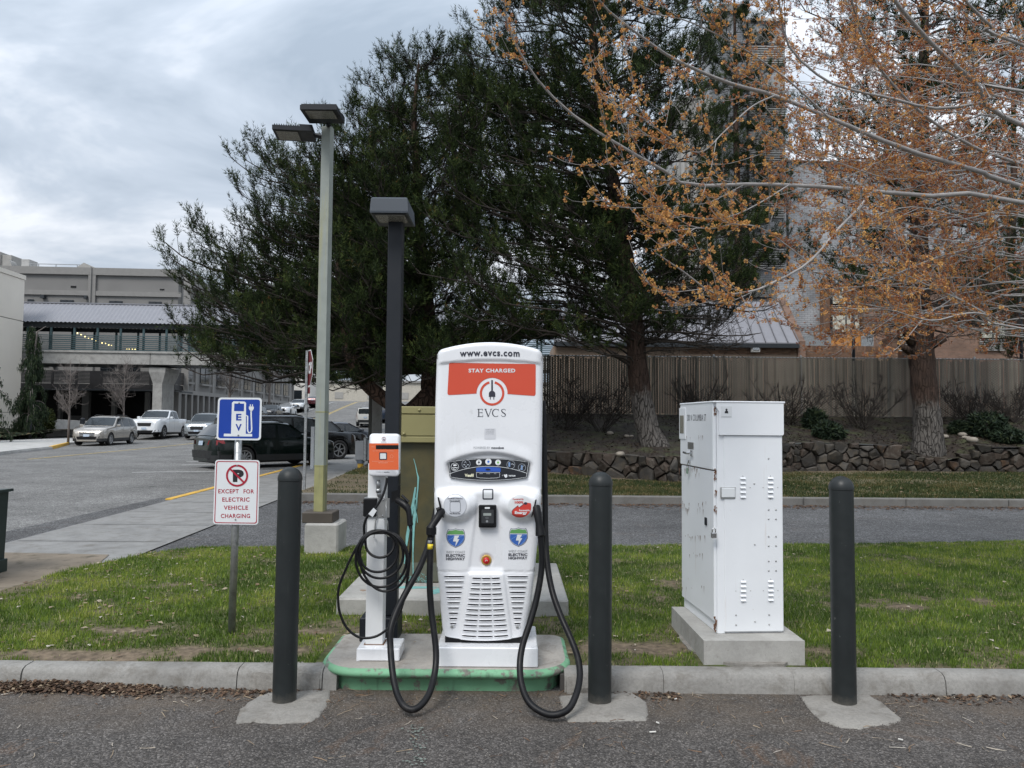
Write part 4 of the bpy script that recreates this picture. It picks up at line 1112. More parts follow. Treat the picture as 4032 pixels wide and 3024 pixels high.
# red banner with a round bite for the logo
bp = [(1768,1434),(1770,1430),(1774,1428.5),(2103,1433.5),(2108,1435),(2109.5,1440),(2109,1551),(2107,1556.5),(2102,1558.8),(1998,1551.5)]
for k in range(25):
    a = R(3+174*(1-k/24)); bp.append((1937.5-61*math.cos(math.pi-a)*-1 if False else 1937.5+61*math.cos(R(-3-174*k/24)), 1548.6+61*math.sin(R(-3-174*k/24))))
bp += [(1876,1549.7),(1768,1555.5),(1763.5,1553),(1762,1548)]
decal('banner', bp, M['red'])
ktext('banner_lettering', 'STAY CHARGED', 1845, 1451.5, 2029, 1467, M['decalwhite'], bold=.04, spacing=1.15)
disc('logo_ring', 1937.5, 1548.6, 48.5, M['red'], rin=39.5, a0=14, a1=346, n=44)
decal('logo_plug', [(1934.3,1496.5),(1940.7,1496.5),(1940.7,1538.5),(1945.5,1541),(1949.5,1546),(1950.2,1552),(1950.2,1562.5),(1946,1562.5),(1946,1572),(1944.4,1574),(1942.8,1572),(1942.8,1562.5),(1932.2,1562.5),(1932.2,1572),(1930.6,1574),(1929,1572),(1929,1562.5),(1924.8,1562.5),(1924.8,1552),(1925.5,1546),(1929.5,1541),(1934.3,1538.5)], M['navyink'])
# serif letters E V C S drawn with a broad pen
def serif(parent, x0, y0, x1, y1, fn, m):
    H = y1-y0; Wd = x1-x0; b = MB()
    def pen(pts, ws):
        n = len(pts); V_ = []
        for i, p in enumerate(pts):
            a, c = pts[max(0, i-1)], pts[min(n-1, i+1)]; dx, dy = c[0]-a[0], c[1]-a[1]; L = math.hypot(dx, dy) or 1
            w_ = ws[i] if isinstance(ws, (list, tuple)) else ws
            V_ += [fn(p[0]-dy/L*w_/2, p[1]+dx/L*w_/2), fn(p[0]+dy/L*w_/2, p[1]-dx/L*w_/2)]
        b.add(V_, [(2*i, 2*i+1, 2*i+3, 2*i+2) for i in range(n-1)])
    X = lambda f: x0+Wd*f
    tk, tn = H*.125, H*.055
    e0, e1 = X(0), X(.185)
    pen([(e0+H*.16, y0), (e0+H*.16, y1)], tk); pen([(e0, y0+tn/2), (e1, y0+tn/2)], tn); pen([(e0, y1-tn/2), (e1+H*.04, y1-tn/2)], tn); pen([(e0+H*.16, y0+H*.47), (e1-H*.06, y0+H*.47)], tn)
    for (px, py, l) in ((e1-.5, y0, H*.2), (e1-.5+H*.04, y1-H*.24, H*.24), (e1-H*.07, y0+H*.37, H*.2)): pen([(px, py), (px, py+l)], tn)
    v0, v1 = X(.245), X(.525); vc = (v0+v1)/2
    pen([(v0+H*.12, y0), (vc, y1)], tk); pen([(v1-H*.12, y0), (vc, y1)], tn*1.1); pen([(v0, y0+tn/2), (v0+H*.28, y0+tn/2)], tn); pen([(v1-H*.26, y0+tn/2), (v1, y0+tn/2)], tn)
    cc, cr = X(.655), H*.45; P = []; W_ = []
    for k in range(25):
        a = R(-48-264*k/24); P.append((cc+cr*.95*math.cos(a), (y0+y1)/2+H*.48*math.sin(a))); W_.append(tn+(tk-tn)*max(0, -math.cos(a))**1.2)
    pen(P, W_); pen([(P[0][0]+.6, y0-.2), (P[0][0]+.6, y0+H*.24)], tn)
    s0, s1 = X(.845), X(1.0); P = [(s1-.4,y0+H*.2),(s1-H*.1,y0+H*.05),((s0+s1)/2,y0+tn/2),(s0+H*.07,y0+H*.09),(s0+H*.03,y0+H*.24),(s0+H*.13,y0+H*.39),((s0+s1)/2,y0+H*.50),(s1-H*.09,y0+H*.63),(s1-H*.02,y0+H*.76),(s1-H*.09,y0+H*.92),((s0+s1)/2,y1-tn/2),(s0+H*.1,y1-H*.06),(s0+.3,y1-H*.22)]
    pen(P, [tn,tn,tn,tk*.6,tk*.9,tk,tk,tk,tk*.9,tk*.6,tn,tn,tn])
    return b.build('brand_lettering', m, parent, world=True)
serif(kio, 1880, 1610, 1991, 1641, KD, M['navyink'])
# small instruction sticker and maker line
decal('small_sticker', rrect(1907.5, 1687, 1951, 1729, 2), mat('pale_sticker', (.66,.67,.70), .5))
ktext('sticker_lettering', 'START HERE', 1912, 1690.5, 1946, 1694, M['greyink'])
for k, s_ in enumerate(('Scan the QR code', 'to see prices', 'and start charging')): ktext('sticker_lettering', s_, 1913, 1697+5*k, 1945, 1700.5+5*k, M['greyink'])
strip('sticker_rule', [(1914,1716),(1945,1716)], .8, M['greyink']); strip('sticker_rule', [(1912,1722),(1947,1722)], 1.2, M['greyink'])
ktext('maker_lettering', 'POWERED BY', 1865, 1758, 1930, 1766.5, mat('light_grey_ink', (.36,.37,.38), .5)); ktext('maker_lettering', 'noodoe', 1935, 1758, 1984, 1767, M['navyink'], bold=.03)
# display panel
def dl(x): return 1816 + 12*((x-1924)/160.0)**2 - 11*(1-((x-1924)/160.0)**2)*.4
dp = [(1763+k*(2086-1763)/20, 1803.5+14.5*((1763+k*(2086-1763)/20-1924)/161)**2) for k in range(21)]
dp += [(2076, 1880)] + [(2076-k*(2076-1771)/16, 1880+13*(1-((2076-k*(2076-1771)/16-1924)/152)**2)) for k in range(1, 16)] + [(1771, 1879)]
def DSP(off):
    """display plate: a flat leaning plate inside the bay"""
    def f(x, v):
        p = at(x, v, KY); t = (v-1803)/90.0; p.y = KY - (-.013 + .024*t) - off; return p
    return f
b = MB(); f0, f1 = DSP(0), DSP(.004)
b.loft([[f0(x, v) for x, v in dp], [f1(x, v) for x, v in dp]]); dpl = b.build('display_panel', M['glossblack'], kio, world=True)
F5, F6 = DSP(.0052), DSP(.0062)
def din(k_): 
    cx_, cy_ = 1924, 1848; return [(cx_+(x-cx_)*k_, cy_+(v-cy_)*(k_-.03)) for x, v in dp]
q = din(.975); strip('panel_outline', q+[q[0], q[1]], 1.2, M['decalwhite'], dpl, F5)
strip('panel_curve', [(1768+k*13.4, 1866-30*(1-((1768+k*13.4-1925)/157)**2) if abs(1768+k*13.4-1925) < 157 else 1866) for k in range(0, 24)], 1.4, M['decalwhite'], dpl, F5)
decal('screen', [(1875,1857),(1875,1842),(1890,1840),(1925,1838.5),(1958,1840),(1971,1842.5),(1971,1858)], mat('blue_screen_print', (.012,.07,.36), .3), dpl, F6)
decal('screen_icon', [(1911,1850),(1915,1845),(1923,1844),(1930,1847),(1932,1851),(1926,1852),(1918,1852)], M['glossblack'], dpl, DSP(.0072))
strip('screen_frame', [(1876,1860),(1876.5,1878),(1890,1881),(1925,1882.5),(1956,1881),(1967,1878.5),(1968,1860.5)], 1.1, M['decalwhite'], dpl, F5)
strip('screen_frame', [(1876,1860),(1968,1860.5)], 1.1, M['decalwhite'], dpl, F5)
for x0, x1 in ((1888,1901),(1915,1930),(1946,1954)): strip('screen_text', [(x0,1864.5),(x1,1864.6)], 2.0, mat('dim_print', (.3,.31,.33), .5), dpl, F5)
for (x, y, r, m_) in ((1885.4,1820.5,11,'navyink'),(1923,1818,12.3,None),(1961,1821,11,None)):
    o = disc('button', x, y, r, M['decalwhite'], dpl, F5)
    disc('button_mark', x, y, r*.36, M['navyink'] if m_ else (mat('button_blue', (.01,.12,.5), .4) if x < 1940 else mat('button_green', (.13,.42,.05), .4)), dpl, F6)
    strip('button_print', [(x-4, y-r*.68), (x+4, y-r*.68)], 1, M['greyink'], dpl, F6); strip('button_print', [(x-4, y+r*.68), (x+4, y+r*.68)], 1, M['greyink'], dpl, F6)
for (x, y, r, m_) in ((1791,1838,15.5,M['decalwhite']),(1835,1827,17,mat('dim_line', (.33,.36,.40), .5)),(2011.5,1829.5,16.5,mat('dim_line', (.33,.36,.40), .5)),(2055,1841,15.2,mat('dim_line', (.33,.36,.40), .5))):
    disc('icon_ring', x, y, r, m_, dpl, F5, rin=r-1.3)
decal('icon_print', [(1784,1829),(1797,1829),(1799,1833),(1786,1836)], M['decalwhite'], dpl, F5); strip('icon_print', [(1781,1841),(1787,1843),(1793,1840),(1798,1843),(1801,1840)], 3, M['decalwhite'], dpl, F5); strip('icon_print', [(1784,1848),(1796,1849)], 2, M['decalwhite'], dpl, F5)
for k in range(3): strip('icon_print', [(1826+k*2.2,1824-k*3),(1832,1820-k*2.4),(1838-k*2.2,1824-k*3)], 1, mat('dim_line', (.33,.36,.40), .5), dpl, F5)
disc('icon_print', 1828, 1830, 4, mat('dim_line', (.33,.36,.40), .5), dpl, F5, r2=2); disc('icon_print', 1842, 1830, 4, mat('dim_line', (.33,.36,.40), .5), dpl, F5, r2=2); decal('icon_print', rrect(1833,1834,1837,1840,1), mat('dim_line', (.33,.36,.40), .5), dpl, F5)
decal('icon_print', rrect(2002,1820,2009,1838,1.5), mat('icon_blue', (.16,.26,.45), .5), dpl, F5); strip('icon_print', [(2012,1828),(2018,1826),(2024,1831)], 3, mat('dim_line', (.33,.36,.40), .5), dpl, F5)
decal('icon_print', rrect(2051,1832,2058,1850,1.5), mat('icon_blue', (.16,.26,.45), .5), dpl, F5); strip('icon_print', [(2044,1851),(2066,1831)], 1.5, mat('dim_line', (.33,.36,.40), .5), dpl, F6)
ktext('panel_lettering', 'Veefil', 1830, 1865, 1865, 1877, mat('cream_print', (.72,.70,.50), .5), dpl, bold=.03, fn=F5)
ktext('panel_lettering', 'by', 1977, 1869, 1982, 1874, M['decalwhite'], dpl, fn=F5); decal('maker_emblem', [(1984,1867),(1990,1870),(1993,1866),(1997,1869),(1998,1876),(1992,1881),(1986,1876)], M['decalwhite'], dpl, F5)
ktext('panel_lettering', 'TRITIUM', 2002, 1870, 2029, 1876, M['decalwhite'], dpl, bold=.03, fn=F5)
# card reader, scan frame (left blank), stop button
C5 = lambda x, y: (1650+x/2.0733, 1850+y/2.0733)
def c5r(x0, y0, x1, y1, r): a, b_ = C5(x0, y0), C5(x1, y1); return rrect(a[0], a[1], b_[0], b_[1], r)
gdecal('scan_frame', c5r(519, 153, 607, 240, 5), M['navyink']); gdecal('scan_sticker', c5r(529, 163, 597, 230, 2), M['decalwhite'], fn=KD2)
def KB(off):
    def f(x, v): p = at(x, v, KY); p.y = KY - .014 - off; return p
    return f
b = MB(); o_ = c5r(489, 283, 632, 464, 5); b.loft([[KB(-.006)(*p) for p in o_], [KB(.028)(*p) for p in o_], [KB(.032)(*((p[0]-1920.5)*.95+1920.5, (p[1]-2030)*.96+2030)) for p in o_]]); rd = b.build('card_reader', M['black'], kio, world=True, angle=30)
b = MB(); o_ = c5r(512, 318, 612, 428, 3); b.loft([[KB(.032)(*p) for p in o_], [KB(.037)(*p) for p in o_]]); b.build('reader_face', mat('dark_reader_face', (.035,.037,.04), .45), rd, world=True)
decal('reader_screen', c5r(527, 345, 591, 366, 1), mat('reader_lcd', (.33,.36,.34), .3), rd, KB(.0376)); decal('reader_slot', c5r(539, 297, 580, 311, 1), M['decalwhite'], rd, KB(.033))
disc('reader_icon', *C5(557, 411), 4.6, M['greyink'], rd, KB(.0376)); disc('reader_icon', *C5(557, 384), 5.5, M['greyink'], rd, KB(.0376), r2=3.6, rin=4.2)
b = MB(); o_ = c5r(512, 436, 606, 447, 2); b.loft([[KB(.031)(*p) for p in o_], [KB(.043)(*p) for p in o_]]); b.build('reader_lip', M['black'], rd, world=True)
ex, ev = C5(550, 735); pz = KP(ex, ev)
b = MB(); b.lathe([(.030, 0), (.030, .006), (.026, .010), (.024, .010)], 26, (0,0,0), 'y'); 
es = thing_dummy = None
def lathe_on(name, x, v, prof, m, parent=kio, n=26, out=0.0):
    p = KP(x, v); b = MB(); b.lathe([(r_, -(h)-out) for r_, h in prof], n, (p.x, p.y, p.z), 'y'); return b.build(name, m, parent, world=True, angle=40)
sr = lathe_on('stop_ring', ex, ev, [(.031, -.004), (.031, .008), (.027, .012), (.019, .011), (.017, .002)], mat('gold_ring', (.55,.36,.09), .35, metal=.5))
lathe_on('stop_button', ex, ev, [(.013, 0), (.013, .014), (.019, .018), (.0195, .026), (.014, .031), (0.0, .032)], mat('stop_red', (.55,.01,.015), .35), sr)
strip('stop_mark', [(ex-4, ev+2), (ex-2, ev-3.5), (ex+3, ev-3), (ex+4, ev+1)], 2, M['decalwhite'], sr, lambda x, v: KP(ex, ev)+Vector(((x-ex)*.00155, -.0335, -(v-ev)*.00155)))
# round pod stickers
lc = C5(302, 280); o = disc('pod_sticker', *lc, 44.5, mat('pale_lilac_sticker', (.60,.62,.66), .5)); disc('sticker_rim', *lc, 44.5, mat('sticker_rim_grey', (.4,.42,.45), .5), fn=KD2, rin=43.4)
ktext('pod_lettering', 'UNLIMITED CHARGING', *C5(240, 219), *C5(362, 230), M['navyink'], fn=KD2, bold=.02); ktext('pod_lettering', 'Scan to Subscribe', *C5(257, 236), *C5(343, 247), M['navyink'], fn=KD2, bold=.02); ktext('pod_lettering', 'First Month Free', *C5(259, 338), *C5(344, 350), M['navyink'], fn=KD2, bold=.02)
q = c5r(261, 250, 344, 333, 7); strip('scan_outline', q+[q[0], q[1]], 1.3, M['navyink'], fn=KD2)
rc = C5(821, 287); disc('pod_sticker', *rc, 44.8, M['decalwhite'])
def inr(x, y): return C5(x, y)
sw = [inr(*p) for p in ((757,331),(766,312),(808,279),(815,296),(843,275),(853,262),(880,257),(913,262))]
R_ = 44.5
for k in range(15):
    a = R(-16+148*k/14); sw.append((rc[0]+R_*math.cos(a), rc[1]+R_*math.sin(a)))
gdecal('red_swoosh', [p if math.hypot(p[0]-rc[0], p[1]-rc[1]) <= R_+.1 else (rc[0]+(p[0]-rc[0])*R_/math.hypot(p[0]-rc[0], p[1]-rc[1]), rc[1]+(p[1]-rc[1])*R_/math.hypot(p[0]-rc[0], p[1]-rc[1])) for p in sw], mat('sticker_red', (.60,.05,.035), .5), fn=KD2)
strip('plug_line', [inr(*p) for p in ((757,331),(766,312),(808,279),(815,296),(843,275),(856,264))], 1.6, M['navyink'], fn=KD3); disc('plug_mark', *inr(868, 263), 6.5, M['navyink'], fn=KD3, r2=5)
ktext('pod_lettering', 'Powered By', *inr(765, 223), *inr(853, 238), mat('sticker_red', (.60,.05,.035), .5), fn=KD2, bold=.03); ktext('pod_lettering', '100%', *inr(781, 245), *inr(851, 265), mat('sticker_red', (.60,.05,.035), .5), fn=KD2, bold=.05)
ktext('pod_lettering', 'Renewable', *inr(816, 311), *inr(902, 326), M['decalwhite'], fn=KD3, bold=.03); ktext('pod_lettering', 'Energy', *inr(781, 325), *inr(880, 355), M['decalwhite'], fn=KD3, bold=.05)
# highway shields
def shield(x0, y0):
    W_, H_ = 153, 155
    P = lambda u, v: C5(x0+W_*u, y0+H_*v)
    outl = [(.10,.03),(.22,.06),(.36,.04),(.5,.0),(.64,.04),(.78,.06),(.90,.03),(.97,.18),(1.0,.36),(.98,.56),(.90,.74),(.76,.88),(.5,1.0),(.24,.88),(.10,.74),(.02,.56),(0,.36),(.03,.18)]
    sh = gdecal('shield', [P(*p) for p in outl], mat('shield_navy', (.02,.035,.10), .5))
    s_ = lambda p, k: (.5+(p[0]-.5)*k, .5+(p[1]-.5)*k)
    gdecal('shield_border', [P(*s_(p, .95)) for p in outl], M['decalwhite'], sh, KD2)
    gr = [(.14,.09),(.24,.115),(.38,.09),(.5,.06),(.62,.09),(.76,.115),(.86,.09),(.93,.20),(.955,.30),(.045,.30),(.07,.20)]
    gdecal('shield_band', [P(*p) for p in gr], mat('shield_green', (.12,.33,.10), .5), sh, KD3)
    bl = [(.05,.34),(.95,.34),(.95,.54),(.87,.71),(.73,.84),(.5,.95),(.27,.84),(.13,.71),(.05,.54)]
    gdecal('shield_field', [P(*p) for p in bl], mat('shield_blue', (.035,.12,.42), .5), sh, KD3)
    KD4 = lambda x, v: KP(x, v, .0052)
    for ln in (((.08,.62),(.3,.5),(.45,.36)), ((.62,.9),(.8,.7),(.93,.5)), ((.6,.5),(.75,.42),(.9,.36))): strip('shield_stripe', [P(*p) for p in ln], 2.4, mat('shield_light_blue', (.12,.26,.62), .5), sh, KD4)
    decal('bolt_emblem', [P(*p) for p in ((.44,.36),(.70,.36),(.58,.55),(.70,.55),(.48,.93),(.52,.67),(.36,.67))], M['decalwhite'], sh, lambda x, v: KP(x, v, .0062))
shield(225, 475); shield(735, 467)
for (x0, x1, dy) in ((223, 378, 0), (730, 885, -7)):
    ktext('highway_lettering', 'WEST COAST', *C5(x0, 656+dy), *C5(x1, 675+dy), M['greyink']); ktext('highway_lettering', 'ELECTRIC', *C5(x0, 682+dy), *C5(x1-1, 704+dy), M['navyink'], bold=.03); ktext('highway_lettering', 'HIGHWAY', *C5(x0, 709+dy), *C5(x1-2, 732+dy), M['navyink'], bold=.03)
# ventilation slots, each one a dark slit under a raised lip
M['slit'] = mat('dark_vent_slit', (.008,.005,.006), .9, spec=.1)
def slot(x0, x1, y, arc=0.0, cx_=None):
    b = MB(); n = 6; a, h = C5(x0, y), 2.15
    f = lambda t: C5(x0+(x1-x0)*t, y - (arc*(((x0+(x1-x0)*t-cx_)/190.0)**2) if cx_ else 0))
    V_ = []
    for k in range(n+1):
        p = f(k/n); hh = h*(.5 if k in (0, n) else 1); V_ += [KP(p[0], p[1]-hh, .0024), KP(p[0], p[1]+hh, .0024)]
    b.use(M['slit']); b.add(V_, [(2*i, 2*i+1, 2*i+3, 2*i+2) for i in range(n)])
    b.use(M['white'])
    for (dv, sgn) in ((-8.4, 1), (8.6, 1)):
        V_ = []
        for k in range(n+1):
            p = f(-.05+1.1*k/n); tp = 0 if k in (0, n) else 1
            for (q, o_) in ((-2.0, 0), (-1.2, .0032), (1.2, .0032), (2.0, 0)): V_.append(KP(p[0], p[1]+(dv+q*1.25)/2.0733*1.0, .0004+o_*tp))
        b.add(V_, [(4*i+j, 4*i+j+1, 4*i+j+5, 4*i+j+4) for i in range(n) for j in range(3)])
    b.build('vent_slot', None, kio, world=True, smooth=True)
for k in range(10):
    t = k/9; slot(207+48*t, 372-67*t, 866+43*k); slot(722+56*t, 888-60*t, 867+42.8*k)
for k in range(12):
    t = k/11; l_, r_2 = 438-86*t, 659+68*t; w1 = (r_2-l_); c_ = (l_+r_2)/2 - 2
    slot(l_, l_+w1*.31, 878+43.3*k, 9, c_); slot(l_+w1*.345, l_+w1*.665, 878+43.3*k, 9, c_); slot(l_+w1*.70, r_2, 878+43.3*k, 9, c_)
for (x, y) in ((270, 1279), (803, 1281)):
    o = disc('lock_recess_shade', *C5(x+6, y), 11, mat('lock_shadow', (.55,.56,.58), .5), r2=7); lathe_on('lock', *C5(x, y), [(.0, .0), (.007, .001), (.008, .004), (.006, .007), (0, .007)], M['steelplate'])  # flat grey disc paints the shade of the lock recess
for (x, v) in ((1709, 1930), (2131, 1935), (1722, 2240), (2104, 2240), (1722, 1404), (2134, 1410)):
    p = KP(x, v); b = MB(); b.box(p.x-.003, p.x+.003, p.y-.006, p.y+.02, p.z-.014, p.z+.014, .002); b.build('hinge_clip', M['steelplate'], kio, world=True)
# connectors in their holsters and the two heavy hoses
def W(pts): return [at(x, y, Y) for x, y, Y in pts]
b = MB(); b.loft([[at(x, v, 4.60) for x, v in ((1722,1958),(1728,1958),(1748,2036),(1746,2040),(1738,2034))], [at(x, v, 4.68) for x, v in ((1722,1958),(1728,1958),(1748,2036),(1746,2040),(1738,2034))]]); b.build('holster_mouth', M['black'], kio, world=True)
b = MB(); b.loft([[at(x, v, 4.60) for x, v in ((2108,1968),(2113,1966),(2104,2020),(2093,2038),(2092,2032))], [at(x, v, 4.68) for x, v in ((2108,1968),(2113,1966),(2104,2020),(2093,2038),(2092,2032))]]); b.build('holster_mouth', M['black'], kio, world=True)
def connector(pts, rs, name='connector'):
    b = MB(); b.tube(W(pts), rs, 14); return b.build(name, M['black'], kio, world=True, angle=35)
connector([(1742,2012,4.63),(1733,2020,4.60),(1722,2040,4.58),(1710,2058,4.565),(1700,2072,4.56),(1699,2076,4.56),(1698,2104,4.56),(1698,2108,4.56),(1698,2120,4.56)], [.021,.022,.022,.021,.022,.030,.030,.022,.018])
connector([(2106,2000,4.62),(2112,1998,4.60),(2117,2025,4.585),(2122,2060,4.575),(2126,2085,4.57),(2128,2108,4.565),(2128,2112,4.565)], [.014,.023,.025,.021,.027,.030,.018])
for pts in ([(1719,2008,4.60),(1733,2002,4.60)],): b = MB(); b.tube(W(pts), .011, 8); b.build('connector_latch', M['black'], kio, world=True)
hl = [(1698,2112,4.56),(1694,2200,4.54),(1692,2300,4.52),(1698,2400,4.50),(1708,2480,4.47),(1717,2570,4.43),(1712,2650,4.37),(1690,2730,4.27),(1655,2779,4.205),(1620,2794,4.185),(1585,2774,4.21),(1560,2720,4.28),(1545,2640,4.36),(1537,2540,4.43),(1538,2480,4.46),(1560,2410,4.51),(1600,2330,4.58),(1650,2240,4.68),(1685,2150,4.80),(1706,2060,4.92),(1724,1980,4.97)]
hr = [(2128,2106,4.57),(2134,2190,4.56),(2130,2260,4.55),(2112,2360,4.52),(2087,2450,4.48),(2058,2540,4.43),(2047,2620,4.37),(2055,2700,4.29),(2085,2768,4.21),(2140,2807,4.16),(2190,2814,4.14),(2240,2790,4.165),(2270,2730,4.23),(2283,2660,4.32),(2275,2590,4.40),(2250,2520,4.48),(2210,2430,4.56),(2175,2330,4.65),(2155,2220,4.74),(2148,2100,4.82),(2146,1950,4.88),(2144,1800,4.92),(2141,1660,4.95),(2137,1580,4.97)]
for pts in (hl, hr):
    b = MB(); b.tube(spline(W(pts), 8), .0185, 12); b.build('hose', M['cable'], kio, world=True, smooth=True)
b = MB(); b.tube(W([(1696,2142,4.552),(1695,2163,4.548)]), .0185, 14); b.build('hose_label', mat('yellow_label', (.72,.55,.02), .5), kio, world=True, smooth=True)
for v in (2149, 2155): b = MB(); b.tube(W([(1696,v,4.551),(1696,v+2,4.551)]), .0189, 14); b.build('label_print', M['black'], kio, world=True, smooth=True)
b = MB(); b.tube(W([(1697,2128,4.556),(1696,2141,4.553)]), .0182, 14); b.build('hose_label', M['greyink'], kio, world=True, smooth=True)

# ------------------------------------------------------------------ small post-mounted charger
l2 = thing('post_charger', 'small orange and white wall box charger on a white post with coiled black cable', 'car charger', (-.83, 4.83, .146))
p0, p1 = at(1403, 2585, 4.70), at(1572, 2585, 4.70)
b = MB(); b.box(p0.x, p1.x, 4.70, 4.93, .1475, .222, .005); b.box(p0.x-.0, p0.x+.02, 4.70, 4.93, .1475, .1485); b.build('base', M['white'], l2, world=True)
b = MB(); b.box(-.885, -.778, 4.775, 4.875, .222, 1.33, .004); b.build('post', M['whitepost'], l2, world=True)
b = MB(); b.box(-.893, -.770, 4.772, 4.885, .2225, .2265); b.build('weld_line', mat('rust', (.16,.08,.04), .9), l2, world=True)
UY = 4.70
ca, cb = at(1453, 1707, UY), at(1570, 1877, UY)
def urr(g, r): return rrect(ca.x-g, cb.z-g, cb.x+g, ca.z+g, r, 6)
b = MB(); b.loft([[(x, 4.80, z) for x, z in urr(-.004, .02)], [(x, UY+.02, z) for x, z in urr(0, .022)], [(x, UY+.006, z) for x, z in urr(-.002, .021)], [(x, UY, z) for x, z in urr(-.008, .017)]]); unit = b.build('charger_box', M['white'], l2, world=True, angle=50)
def UF(off): 
    def f(x, v): p = at(x, v, UY); p.y = UY-off; return p
    return f
U1, U2, U3 = UF(.0012), UF(.0022), UF(.0032)
C7 = lambda x, y: (1150+x/3.3183, 1500+y/3.3183)
a_, b__ = C7(1012, 815), C7(1394, 1160); decal('face_print', rrect(1453.5, a_[1], 1569.5, b__[1], .5), M['orange'], unit, U1)
decal('screen', rrect(*C7(1095, 838), *C7(1393, 891), 2), M['glossblack'], unit, U2)
disc('logo_ring', *C7(1200, 758), 8, mat('logo_plum', (.30,.05,.10), .5), unit, U1, rin=6.3); decal('logo_plug', [C7(*p) for p in ((1198,738),(1203,738),(1203,752),(1210,760),(1208,772),(1193,772),(1191,760),(1198,752))], M['navyink'], unit, U1)
ktext('unit_lettering', 'EVCS', *C7(1168, 790), *C7(1230, 808), mat('light_grey_ink', (.36,.37,.38), .5), unit, fn=U1)
ktext('unit_lettering', 'Scan the QR code to start charging', *C7(1055, 907), *C7(1333, 921), mat('pale_orange_print', (.75,.42,.30), .5), unit, fn=U2)
ktext('unit_lettering', 'Download the app for more information', *C7(1048, 1044), *C7(1328, 1057), mat('pale_orange_print', (.75,.42,.30), .5), unit, fn=U2)
ktext('unit_lettering', 'evcs.com', *C7(1128, 1064), *C7(1250, 1075), mat('pale_orange_print', (.75,.42,.30), .5), unit, fn=U2); ktext('unit_lettering', 'EVCS', *C7(1040, 853), *C7(1082, 867), mat('pale_orange_print', (.75,.42,.30), .5), unit, fn=U2)
decal('scan_frame', rrect(*C7(1140, 933), *C7(1241, 1030), 3), M['navyink'], unit, U2); decal('scan_sticker', rrect(*C7(1152, 946), *C7(1229, 1018), 1), M['decalwhite'], unit, U3)
disc('tap_icon', *C7(1301, 984), 6.5, mat('pale_orange_print', (.75,.42,.30), .5), unit, U2, rin=5.8)
ktext('unit_lettering', 'POWERED BY', *C7(1095, 1184), *C7(1190, 1196), mat('light_grey_ink', (.36,.37,.38), .5), unit, fn=U1); ktext('unit_lettering', 'noodoe', *C7(1198, 1183), *C7(1272, 1197), M['navyink'], unit, fn=U1, bold=.03)
C8 = lambda x, y: (1250+x/2.37, 1900+y/2.37)
# conduit stub, steel plate, black junction box, hook
b = MB(); b.tube([at(*C8(566, -25), 4.745), at(*C8(568, 60), 4.745)], .0125, 12); b.tube([at(*C8(568, 58), 4.745), at(*C8(570, 92), 4.745)], .0165, 12); b.tube([at(*C8(570, 92), 4.745), at(*C8(574, 112), 4.75), at(*C8(578, 122), 4.775)], .0135, 12); b.build('conduit_elbow', M['galv'], l2, world=True, smooth=True)
pa, pb = at(*C8(556, 145), 4.772), at(*C8(672, 326), 4.772); b = MB(); b.box(pa.x, pb.x, 4.7685, 4.774, pb.z, pa.z, .001); sp = b.build('steel_plate', M['steelplate'], l2, world=True)
for c in ((616, 162), (606, 309)): p = at(*C8(*c), 4.768); b = MB(); b.lathe([(.006, 0), (.005, -.004), (0, -.005)], 10, (p.x, p.y, p.z), 'y'); b.build('bolt', M['chrome'], sp, world=True)
pa, pb = at(*C8(428, 150), 4.76), at(*C8(552, 320), 4.76); b = MB(); b.box(pa.x, pb.x, 4.755, 4.86, pb.z, pa.z, .006); b.build('junction_box', M['black'], l2, world=True)
b = MB(); b.box(pa.x+.005, pb.x-.002, 4.757, 4.858, pa.z+.0005, pa.z+.006, .001); b.build('junction_lid', M['galv'], l2, world=True)
for dx, sg in ((540, 1), (655, -1)):
    b = MB(); b.tube(W([(*C8(dx+sg*14, 175), 4.766), (*C8(dx+sg*14, 330), 4.764), (*C8(dx, 370), 4.764), (*C8(dx-sg*4, 440), 4.766)]), .0035, 8); b.build('hook_wire', M['galv'], l2, world=True, smooth=True)
b = MB(); b.tube(spline(W([(*C8(528, 512), 4.765), (*C8(536, 480), 4.715), (*C8(570, 466), 4.69), (*C8(610, 470), 4.69), (*C8(640, 488), 4.70), (*C8(668, 500), 4.765)]), 5), .0048, 8); b.build('cable_hook', M['chrome'], l2, world=True, smooth=True)
# charging cable: down from the box, five hanging turns, one long loop, up to the plug
loops = [(452,716,447,700), (368,750,447,835), (374,800,449,894), (346,832,452,976), (425,850,458,1016)]
cp = [(650,-45,4.72),(640,20,4.715),(605,130,4.70),(540,240,4.69),(470,310,4.69),(436,400,4.692),(440,510,4.70)]
pts = W([(*C8(x, y), Y) for x, y, Y in cp])
prev = (446, 720, 440, 702)
for k, L in enumerate(loops):
    for j in range(16):
        t = j/16; a = (.25 if k == 0 else 0)*2*math.pi
        if k == 0 and t < .22: continue
        q = [prev[i]+(L[i]-prev[i])*min(1, t*2.5) for i in range(4)]
        cx_, cy_, hw, hh = (q[0]+q[1])/2, (q[2]+q[3])/2, (q[1]-q[0])/2, (q[3]-q[2])/2
        th = 2*math.pi*t; x = cx_ - hw*math.sin(th); y = cy_ - hh*math.cos(th)
        Y = 4.70 - .009*k - .03*math.sin(th/2)*(1) + .012*math.sin(th*1.5+k)
        pts.append(at(*C8(x, y), Y))
    prev = L
